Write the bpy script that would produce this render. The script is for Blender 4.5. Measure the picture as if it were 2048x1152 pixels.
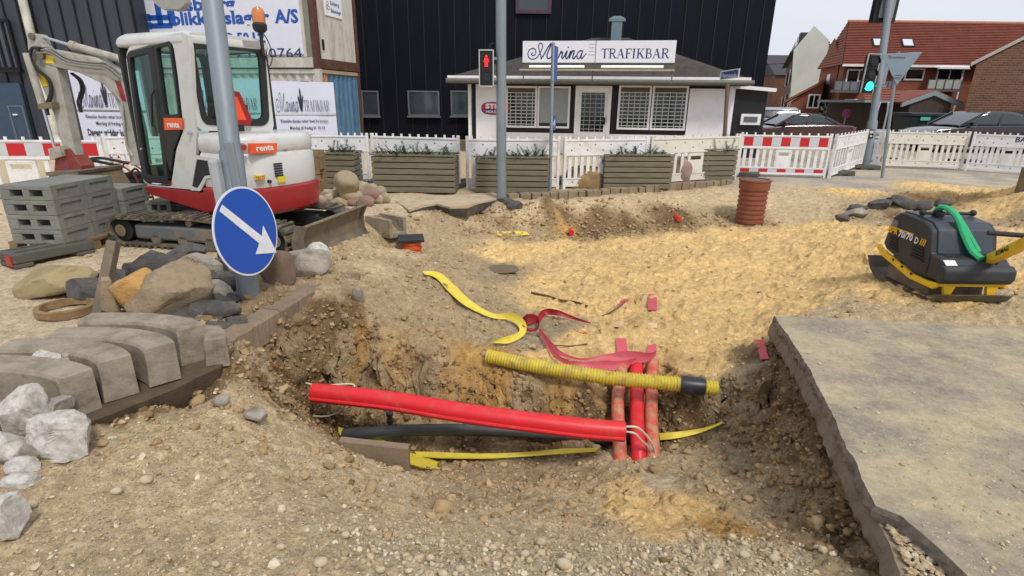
import bpy, bmesh, math, random
import numpy as np
from mathutils import Vector, Matrix, Euler
for _o in list(bpy.data.objects): bpy.data.objects.remove(_o)
SC = bpy.context.scene
COL = SC.collection
R = math.radians
rnd = random.Random(7)

# ------------------------------------------------------------------ camera
FPX, PITCH, ROLL, CAMZ = 1100.0, 18.9, 0.7, 1.65
cam_d = bpy.data.cameras.new('camera'); cam = bpy.data.objects.new('camera', cam_d); COL.objects.link(cam)
cam_d.sensor_width = 36; cam_d.lens = 36*FPX/2048; cam_d.clip_end = 2000; cam_d.clip_start = 0.05
CM = Matrix.Rotation(R(90-PITCH), 4, 'X') @ Matrix.Rotation(R(ROLL), 4, 'Z')
cam.matrix_world = Matrix.Translation((0, 0, CAMZ)) @ CM
SC.camera = cam

# ------------------------------------------------------------------ overcast sky and weak sun
SUN_EL, SUN_AZ = 52.0, 150.0     # azimuth clockwise from +Y
w = bpy.data.worlds.new('World'); SC.world = w; w.use_nodes = True
nt = w.node_tree; nt.nodes.clear()
wo = nt.nodes.new('ShaderNodeOutputWorld'); bg = nt.nodes.new('ShaderNodeBackground')
sky = nt.nodes.new('ShaderNodeTexSky'); sky.sky_type = 'NISHITA'; sky.sun_disc = False
sky.sun_elevation = R(SUN_EL); sky.sun_rotation = R(SUN_AZ)
tc = nt.nodes.new('ShaderNodeTexCoord'); no = nt.nodes.new('ShaderNodeTexNoise')
mp = nt.nodes.new('ShaderNodeMapping'); mp.inputs['Scale'].default_value = (1, 1, 4)
no.inputs['Scale'].default_value = 1.6; no.inputs['Detail'].default_value = 5
cr = nt.nodes.new('ShaderNodeValToRGB')
cr.color_ramp.elements[0].position = .3; cr.color_ramp.elements[0].color = (6.0, 6.15, 7.0, 1)
cr.color_ramp.elements[1].position = .75; cr.color_ramp.elements[1].color = (7.6, 7.7, 8.3, 1)
mx = nt.nodes.new('ShaderNodeMixRGB'); mx.inputs[0].default_value = .88
L = nt.links.new
L(tc.outputs['Generated'], mp.inputs[0]); L(mp.outputs[0], no.inputs['Vector']); L(no.outputs['Fac'], cr.inputs[0])
L(sky.outputs[0], mx.inputs[1]); L(cr.outputs[0], mx.inputs[2]); L(mx.outputs[0], bg.inputs['Color'])
bg.inputs['Strength'].default_value = 0.080
L(bg.outputs[0], wo.inputs[0])
sd = bpy.data.lights.new('sun', 'SUN'); sd.energy = 1.5; sd.angle = R(11); sd.color = (1, .95, .88)
so = bpy.data.objects.new('sun', sd); COL.objects.link(so)
az, el = R(SUN_AZ), R(SUN_EL)
sdir = Vector((math.sin(az)*math.cos(el), math.cos(az)*math.cos(el), math.sin(el)))
so.rotation_euler = sdir.to_track_quat('Z', 'Y').to_euler()
vs = SC.view_settings
vs.view_transform = 'Standard'; vs.look = 'None'; vs.exposure = 0.55; vs.gamma = 1; vs.use_curve_mapping = False
SC.cycles.max_bounces = 6; SC.cycles.transparent_max_bounces = 12
SC.cycles.use_denoising = True

# ------------------------------------------------------------------ pixel -> place helpers (2048x1152 photograph)
CM3 = CM.to_3x3()
def ray(px, py):
    return CM3 @ Vector(((px-1024)/FPX, (576-py)/FPX, -1.0))
def P(px, py, z=0.0):
    d = ray(px, py); t = (z-CAMZ)/d.z
    return Vector((d.x*t, d.y*t, z))
def PY(px, py, Y):
    d = ray(px, py); t = Y/d.y
    return Vector((d.x*t, Y, CAMZ+d.z*t))
def depth(p):
    return -(CM3.transposed() @ (Vector(p)-Vector((0, 0, CAMZ)))).z
def mpp(p):            # metres per photograph pixel at p
    return depth(p)/FPX
def S(r, g, b):
    f = lambda c: (c/255/12.92) if c/255 <= .04045 else ((c/255+.055)/1.055)**2.4
    return (f(r), f(g), f(b))

# ------------------------------------------------------------------ materials
MAT = {}
def mat(name, col, rough=.7, metal=0., var=.12, vs=6., bump=0., bs=40., dirt_shade=None, dn=.5, ds=3., dsoft=.12,
        emit=0., spec=.5, alpha=None, stretch=(1, 1, 1), coat=0., trans=0., detail=6):
    if name in MAT: return MAT[name]
    m = bpy.data.materials.new(name); m.use_nodes = True; t = m.node_tree; b = t.nodes['Principled BSDF']
    MAT[name] = m
    b.inputs['Roughness'].default_value = rough; b.inputs['Metallic'].default_value = metal
    b.inputs['Specular IOR Level'].default_value = spec; b.inputs['Coat Weight'].default_value = coat
    co = t.nodes.new('ShaderNodeTexCoord'); oi = t.nodes.new('ShaderNodeObjectInfo')
    ma = t.nodes.new('ShaderNodeMapping'); ma.inputs['Scale'].default_value = stretch
    t.links.new(co.outputs['Object'], ma.inputs[0])
    ad = t.nodes.new('ShaderNodeVectorMath'); ad.operation = 'ADD'
    sc = t.nodes.new('ShaderNodeMath'); sc.operation = 'MULTIPLY'; sc.inputs[1].default_value = 37.
    t.links.new(oi.outputs['Random'], sc.inputs[0])
    t.links.new(ma.outputs[0], ad.inputs[0]); t.links.new(sc.outputs[0], ad.inputs[1])
    n = t.nodes.new('ShaderNodeTexNoise'); n.inputs['Scale'].default_value = vs; n.inputs['Detail'].default_value = detail
    n.inputs['Roughness'].default_value = .65
    t.links.new(ad.outputs[0], n.inputs['Vector'])
    r = t.nodes.new('ShaderNodeValToRGB'); r.color_ramp.elements[0].position = .3; r.color_ramp.elements[1].position = .7
    c0 = [max(0, c*(1-var)) for c in col]; c1 = [min(1, c*(1+var)) for c in col]
    r.color_ramp.elements[0].color = (*c0, 1); r.color_ramp.elements[1].color = (*c1, 1)
    t.links.new(n.outputs['Fac'], r.inputs[0]); out = r.outputs[0]
    if dirt_shade is not None:
        n2 = t.nodes.new('ShaderNodeTexNoise'); n2.inputs['Scale'].default_value = ds; n2.inputs['Detail'].default_value = 8
        n2.inputs['Roughness'].default_value = .7
        t.links.new(ad.outputs[0], n2.inputs['Vector'])
        r2 = t.nodes.new('ShaderNodeValToRGB'); r2.color_ramp.elements[0].position = 1-dn-dsoft; r2.color_ramp.elements[1].position = 1-dn+dsoft
        t.links.new(n2.outputs['Fac'], r2.inputs[0])
        mi = t.nodes.new('ShaderNodeMixRGB'); t.links.new(r2.outputs[0], mi.inputs[0]); t.links.new(out, mi.inputs[1])
        mi.inputs[2].default_value = (*dirt_shade, 1); out = mi.outputs[0]
    t.links.new(out, b.inputs['Base Color'])
    if bump:
        n3 = t.nodes.new('ShaderNodeTexNoise'); n3.inputs['Scale'].default_value = bs; n3.inputs['Detail'].default_value = 8
        n3.inputs['Roughness'].default_value = .7
        t.links.new(ad.outputs[0], n3.inputs['Vector'])
        bu = t.nodes.new('ShaderNodeBump'); bu.inputs['Strength'].default_value = min(1, bump); bu.inputs['Distance'].default_value = .6/bs*max(1, bump)
        t.links.new(n3.outputs['Fac'], bu.inputs['Height']); t.links.new(bu.outputs[0], b.inputs['Normal'])
    if emit:
        t.links.new(out, b.inputs['Emission Color']); b.inputs['Emission Strength'].default_value = emit
    if trans: b.inputs['Transmission Weight'].default_value = trans
    return m
def glass(name, tint, refl=.15):
    if name in MAT: return MAT[name]
    m = bpy.data.materials.new(name); m.use_nodes = True; t = m.node_tree; t.nodes.clear(); MAT[name] = m
    o = t.nodes.new('ShaderNodeOutputMaterial'); a = t.nodes.new('ShaderNodeBsdfTransparent'); a.inputs[0].default_value = (*tint, 1)
    g = t.nodes.new('ShaderNodeBsdfGlossy'); g.inputs['Roughness'].default_value = .03
    f = t.nodes.new('ShaderNodeMath'); f.operation = 'POWER'; f.inputs[1].default_value = 5; lw = t.nodes.new('ShaderNodeLayerWeight'); t.links.new(lw.outputs['Facing'], f.inputs[0])
    ad = t.nodes.new('ShaderNodeMath'); ad.operation = 'ADD'; ad.inputs[1].default_value = refl*.3; t.links.new(f.outputs[0], ad.inputs[0])
    x = t.nodes.new('ShaderNodeMixShader'); t.links.new(ad.outputs[0], x.inputs[0]); t.links.new(a.outputs[0], x.inputs[1]); t.links.new(g.outputs[0], x.inputs[2])
    t.links.new(x.outputs[0], o.inputs[0]); return m

# ------------------------------------------------------------------ mesh builder
class MB:
    def __init__(s, M=None): s.v = []; s.f = []; s.M = M
    def add(s, vs, fs):
        k = len(s.v)
        if s.M is not None: vs = [s.M @ Vector(v) for v in vs]
        s.v += [tuple(v) for v in vs]; s.f += [tuple(i+k for i in f) for f in fs]; return s
    def box(s, x0, x1, y0, y1, z0, z1):
        return s.add([(x0,y0,z0),(x1,y0,z0),(x1,y1,z0),(x0,y1,z0),(x0,y0,z1),(x1,y0,z1),(x1,y1,z1),(x0,y1,z1)],
                     [(0,3,2,1),(4,5,6,7),(0,1,5,4),(1,2,6,5),(2,3,7,6),(3,0,4,7)])
    def boxc(s, c, d, rot=(0,0,0)):
        T = Matrix.Translation(c) @ Euler(rot).to_matrix().to_4x4()
        vs = [T @ Vector((a*d[0]/2, b*d[1]/2, e*d[2]/2)) for e in (-1,1) for a, b in ((-1,-1),(1,-1),(1,1),(-1,1))]
        return s.add(vs, [(0,3,2,1),(4,5,6,7),(0,1,5,4),(1,2,6,5),(2,3,7,6),(3,0,4,7)])
    def bar(s, p0, p1, w, h, up=(0,0,1)):       # box section w (sideways) x h (along up) from p0 to p1
        p0, p1, up = Vector(p0), Vector(p1), Vector(up); d = (p1-p0).normalized()
        sd_ = d.cross(up).normalized(); u = sd_.cross(d).normalized()
        vs = [p+sd_*a*w/2+u*b*h/2 for p in (p0, p1) for a, b in ((-1,-1),(1,-1),(1,1),(-1,1))]
        return s.add(vs, [(0,1,2,3),(7,6,5,4),(0,4,5,1),(1,5,6,2),(2,6,7,3),(3,7,4,0)])
    def cyl(s, p0, p1, r0, r1=None, n=16, caps=True):
        r1 = r0 if r1 is None else r1
        return s.tube([p0, p1], [r0, r1], n, caps)
    def tube(s, pts, r, n=8, caps=True, sx=1.0):
        pts = [Vector(p) for p in pts]; m = len(pts)
        rr = r if isinstance(r, (list, tuple)) else [r]*m
        T = []
        for i in range(m):
            a = pts[max(0, i-1)]; b = pts[min(m-1, i+1)]; T.append((b-a).normalized())
        u = T[0].cross(Vector((0,0,1)))
        if u.length < .01: u = T[0].cross(Vector((1,0,0)))
        u.normalize(); vs = []; fs = []
        for i in range(m):
            u = (u-T[i]*u.dot(T[i])).normalized(); w_ = T[i].cross(u)
            for k in range(n):
                a = 2*math.pi*k/n
                vs.append(pts[i]+(u*math.cos(a)*sx+w_*math.sin(a))*rr[i])
        for i in range(m-1):
            for k in range(n):
                k2 = (k+1) % n
                fs.append((i*n+k, i*n+k2, (i+1)*n+k2, (i+1)*n+k))
        if caps: fs.append(tuple(range(n-1, -1, -1))); fs.append(tuple(range((m-1)*n, m*n)))
        return s.add(vs, fs)
    def prism(s, poly, o, u, v, n, d0, d1):      # polygon in plane (o,u,v) extruded along n from d0 to d1
        o, u, v, n = Vector(o), Vector(u), Vector(v), Vector(n); k = len(poly)
        a = [o+u*x+v*y+n*d0 for x, y in poly]; b = [o+u*x+v*y+n*d1 for x, y in poly]
        return s.add(a+b, [tuple(range(k-1, -1, -1)), tuple(range(k, 2*k))]+[(i, (i+1) % k, k+(i+1) % k, k+i) for i in range(k)])
    def loft(s, rings, caps=True):
        n = len(rings[0]); vs = [v for r_ in rings for v in r_]; fs = []
        for i in range(len(rings)-1):
            for k in range(n):
                k2 = (k+1) % n; fs.append((i*n+k, i*n+k2, (i+1)*n+k2, (i+1)*n+k))
        if caps: fs.append(tuple(range(n-1, -1, -1))); fs.append(tuple(range((len(rings)-1)*n, len(rings)*n)))
        return s.add(vs, fs)
    def lathe(s, prof, c=(0,0,0), n=24, sx=1., sy=1.):
        c = Vector(c)
        return s.loft([[c+Vector((r_*math.cos(2*math.pi*k/n)*sx, r_*math.sin(2*math.pi*k/n)*sy, z)) for k in range(n)] for r_, z in prof])
    def strip(s, A, B, th=.003):                 # ribbon between two edge polylines, with real thickness
        A = [Vector(a) for a in A]; B = [Vector(b) for b in B]; m = len(A); N = []
        for i in range(m):
            t_ = (A[min(i+1, m-1)]-A[max(i-1, 0)]); nn = t_.cross(B[i]-A[i]); N.append(nn.normalized()*th if nn.length > 1e-9 else Vector((0,0,th)))
        rings = [[A[i], B[i], B[i]+N[i], A[i]+N[i]] for i in range(m)]
        return s.loft(rings)
    def sphere(s, c, r_, n=12, m=8, sz=1.):
        c = Vector(c)
        return s.loft([[c+Vector((r_*math.sin(math.pi*i/m)*math.cos(2*math.pi*k/n), r_*math.sin(math.pi*i/m)*math.sin(2*math.pi*k/n), r_*sz*math.cos(math.pi*i/m))) for k in range(n)] for i in range(m, -1, -1)], caps=False)
    def mesh(s, name):
        me = bpy.data.meshes.new(name); me.from_pydata(s.v, [], s.f); me.update(); return me

def link(name, me, m, parent=None, bevel=0, smooth=False, seg=2):
    o = bpy.data.objects.new(name, me); COL.objects.link(o)
    if m is not None and not me.materials: me.materials.append(m)
    if parent is not None: o.parent = parent
    if bevel:
        b = o.modifiers.new('bevel', 'BEVEL'); b.width = bevel; b.segments = seg; b.limit_method = 'ANGLE'; b.angle_limit = R(35)
        b.harden_normals = False
    if smooth:
        me.polygons.foreach_set('use_smooth', [True]*len(me.polygons))
        if smooth == 'auto':
            bm = bmesh.new(); bm.from_mesh(me); bm.normal_update()
            for e in bm.edges:
                if len(e.link_faces) == 2 and e.calc_face_angle(0) > R(38): e.smooth = False
            bm.to_mesh(me); bm.free()
    return o
def tag(o, label=None, cat=None, group=None, kind=None):
    if label: o['label'] = label
    if cat: o['category'] = cat
    if group: o['group'] = group
    if kind: o['kind'] = kind
    return o
def root(name, label, cat, loc=(0,0,0), rz=0., group=None, rot=None):
    o = bpy.data.objects.new(name, None); COL.objects.link(o); o.empty_display_size = .1
    o.location = loc; o.rotation_euler = rot if rot else (0, 0, rz)
    return tag(o, label, cat, group)
def L2W(rt):      # world -> local matrix of a root, for parts modelled where they stand
    return (Matrix.Translation(rt.location) @ rt.rotation_euler.to_matrix().to_4x4()).inverted()
def part(rt, name, mb, m, **k):
    return link(name, mb.mesh(name), m, rt, **k)
def WB(rt): return MB(L2W(rt))
def struct(name, mb, m, **k):
    return tag(link(name, mb.mesh(name), m, None, **k), kind='structure')
def single(name, mb, m, label, cat, group=None, loc=None, kind=None, **k):   # one-mesh thing, origin at loc, verts in world
    if loc is not None:
        l = Vector(loc); mb.v = [(v[0]-l.x, v[1]-l.y, v[2]-l.z) for v in mb.v]
    o = link(name, mb.mesh(name), m, None, **k)
    if loc is not None: o.location = loc
    return tag(o, label, cat, group, kind)
def copy_thing(o, loc, rz, label=None, parent=None):
    c = o.copy(); COL.objects.link(c)
    if parent is None:
        c.location = loc; c.rotation_euler = (0, 0, rz)
        if label: c['label'] = label
    else: c.parent = parent
    for ch in list(o.children): copy_thing(ch, None, None, None, c)
    return c

# flat print: text and strokes made into thin meshes on a plane
def text_mb(mb, s, o, u, v, h, th=.004, bold=0., width=None, align='LEFT', shear=0.):
    cu = bpy.data.curves.new('t', 'FONT'); cu.body = s; cu.size = 1; cu.offset = bold; cu.align_x = align; cu.shear = shear
    cu.resolution_u = 2; ob = bpy.data.objects.new('t', cu)
    me = bpy.data.meshes.new_from_object(ob)
    vs = [x.co.copy() for x in me.vertices]; fs = [tuple(p.vertices) for p in me.polygons]
    bpy.data.objects.remove(ob); bpy.data.curves.remove(cu); bpy.data.meshes.remove(me)
    if not vs: return mb
    u, v, o = Vector(u).normalized(), Vector(v).normalized(), Vector(o); n = u.cross(v)
    xs = [a.x for a in vs]; wdt = max(xs)-min(xs); k = h/.72
    kx = k if width is None else width/wdt
    x0 = min(xs) if align == 'LEFT' else 0
    return mb.add([o+u*(a.x-x0)*kx+v*a.y*k+n*th for a in vs], fs)
def stroke(mb, pts, w_, o, u, v, th=.004):
    u, v, o = Vector(u), Vector(v), Vector(o); n = u.cross(v).normalized(); m = len(pts); vs = []; fs = []
    for i, (x, y) in enumerate(pts):
        a = pts[max(0, i-1)]; b = pts[min(m-1, i+1)]; dx, dy = b[0]-a[0], b[1]-a[1]; l = math.hypot(dx, dy) or 1
        ww = w_[i] if isinstance(w_, (list, tuple)) else w_
        nx, ny = -dy/l*ww/2, dx/l*ww/2
        vs += [o+u*(x+nx)+v*(y+ny)+n*th, o+u*(x-nx)+v*(y-ny)+n*th]
    for i in range(m-1): fs.append((2*i, 2*i+1, 2*i+3, 2*i+2))
    return mb.add(vs, fs)
def smoothline(pts, k=6):
    out = []; n = len(pts)
    for i in range(n-1):
        p0, p1, p2, p3 = pts[max(0, i-1)], pts[i], pts[i+1], pts[min(n-1, i+2)]
        for j in range(k):
            t = j/k
            out.append(tuple(.5*((2*p1[c])+(-p0[c]+p2[c])*t+(2*p0[c]-5*p1[c]+4*p2[c]-p3[c])*t*t+(-p0[c]+3*p1[c]-3*p2[c]+p3[c])*t**3) for c in range(len(p1))))
    out.append(tuple(pts[-1])); return out
def arc(cx, cy, rx, ry, a0, a1, n=10):
    return [(cx+rx*math.cos(R(a0+(a1-a0)*i/n)), cy+ry*math.sin(R(a0+(a1-a0)*i/n))) for i in range(n+1)]
SERIF = {
 'T': (.78, [([(.39,.02),(.39,.98)],.15),([(0,.97),(.78,.97)],.06),([(.02,1),(.02,.76)],.05),([(.76,1),(.76,.76)],.05),([(.24,.025),(.54,.025)],.05)]),
 'R': (.86, [([(.2,.02),(.2,.98)],.15),([(.05,.97),(.5,.97)]+arc(.5,.75,.2,.22,90,-90)+[(.28,.53)],.08),([(.62,.9),(.7,.75),(.62,.6)],.1),([(.45,.52),(.7,.06),(.86,.04)],.12),([(.05,.025),(.36,.025)],.05)]),
 'A': (.88, [([(.42,.98),(.74,.04)],.15),([(.42,.98),(.12,.04)],.05),([(.22,.36),(.62,.36)],.05),([(0,.025),(.26,.025)],.05),([(.58,.025),(.9,.025)],.05)]),
 'F': (.74, [([(.2,.02),(.2,.98)],.15),([(.05,.97),(.7,.97)],.06),([(.69,1),(.69,.74)],.05),([(.25,.52),(.52,.52)],.06),([(.51,.64),(.51,.4)],.05),([(.05,.025),(.38,.025)],.05)]),
 'I': (.42, [([(.2,.02),(.2,.98)],.15),([(.04,.025),(.36,.025)],.05),([(.04,.975),(.36,.975)],.05)]),
 'K': (.9, [([(.2,.02),(.2,.98)],.15),([(.27,.42),(.72,.95)],.06),([(.4,.55),(.76,.04)],.15),([(.04,.025),(.36,.025)],.05),([(.04,.975),(.36,.975)],.05),([(.56,.975),(.86,.975)],.05),([(.6,.025),(.9,.025)],.05)]),
 'B': (.8, [([(.2,.02),(.2,.98)],.15),([(.05,.97),(.45,.97)]+arc(.45,.75,.18,.22,90,-90)+[(.28,.53)],.07),([(.28,.53),(.48,.53)]+arc(.48,.28,.22,.25,90,-90)+[(.05,.03)],.07),([(.57,.88),(.63,.75),(.57,.62)],.1),([(.63,.45),(.7,.28),(.63,.12)],.12)]),
}
def serif_text(mb, s, o, u, v, h, width, th=.004, wk=1.):
    tot = sum(SERIF[c][0] for c in s)+.04*(len(s)-1); k = width/tot; x = 0
    u, v = Vector(u).normalized(), Vector(v).normalized()
    for c in s:
        a, ss = SERIF[c]
        for pts, w_ in ss:
            stroke(mb, [((px+x)*k/h, py) for px, py in pts], w_*wk*k/h*.9, o, u*h, v*h, th)
        x += a+.04
    return mb
def marina_text(mb, o, u, v, h, width, th=.004, wk=1.):
    # hand lettered script word: M with a big looped flourish, then a r i n a
    u, v = Vector(u).normalized(), Vector(v).normalized(); k = width/4.25
    def st(pts, w_=.055): stroke(mb, smoothline(pts), w_*wk, o, u*k, v*h, th)
    st([(.42,.42),(.32,.3),(.42,.22),(.6,.3),(.62,.55),(.45,.68),(.2,.6),(.06,.35),(.15,.08),(.4,-.02),(.7,.08),(.95,.4),(1.1,.75),(1.05,.98),(.9,1.0),(.82,.85),(.88,.55),(1.0,.2),(1.02,-.02)])
    st([(1.02,.0),(1.2,.25),(1.5,.75),(1.72,1.0),(1.62,.7),(1.45,.3),(1.48,.05),(1.62,.03),(1.8,.2)], .075)
    def a_(x):
        st([(x+.42,.5),(x+.25,.52),(x+.08,.3),(x+.1,.05),(x+.25,.05),(x+.42,.4)], .07); st([(x+.46,.55),(x+.36,.12),(x+.42,.02),(x+.58,.2)], .07)
    a_(1.75)
    st([(2.3,.2),(2.45,.52),(2.4,.38),(2.55,.42),(2.5,.15),(2.56,.03),(2.7,.2)], .075)
    st([(2.68,.18),(2.86,.52),(2.78,.15),(2.86,.02),(3.0,.2)], .08); st([(2.92,.72),(2.95,.78)], .09)
    st([(3.0,.2),(3.14,.52),(3.04,.02)], .08); st([(3.06,.15),(3.25,.5),(3.36,.48),(3.28,.1),(3.36,.02),(3.5,.2)], .08)
    a_(3.5); st([(4.06,.18),(4.22,.36)], .05)
    return mb
# ================================================================== TERRAIN
def _hash(ix, iy, iz, seed):
    h = (ix.astype(np.int64)*374761393+iy.astype(np.int64)*668265263+iz.astype(np.int64)*2147483647+seed*1274126177) & 0xffffffff
    h = ((h ^ (h >> 13))*1274126177) & 0xffffffff
    h = h ^ (h >> 16)
    return (h & 0xffff)/65535.0
def vnoise(x, y, seed=0):
    ix, iy = np.floor(x), np.floor(y); fx, fy = x-ix, y-iy
    fx = fx*fx*(3-2*fx); fy = fy*fy*(3-2*fy); z = np.zeros_like(ix)
    a, b = _hash(ix, iy, z, seed), _hash(ix+1, iy, z, seed); c, d = _hash(ix, iy+1, z, seed), _hash(ix+1, iy+1, z, seed)
    return (a*(1-fx)+b*fx)*(1-fy)+(c*(1-fx)+d*fx)*fy*1.0-.5
def fbm(x, y, f, octv, seed=0, g=.5, ridge=False):
    s = 0; a = 1.; t = 0
    for i in range(octv):
        c, sn = math.cos(i*1.1+.4), math.sin(i*1.1+.4)
        n = vnoise((x*c-y*sn)*f+i*17.3, (x*sn+y*c)*f+i*7.1, seed+i)
        s = s+a*((.5-np.abs(n)*2) if ridge else n*1.0); t += a; a *= g; f *= 2.03
    return s/t*2
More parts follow.
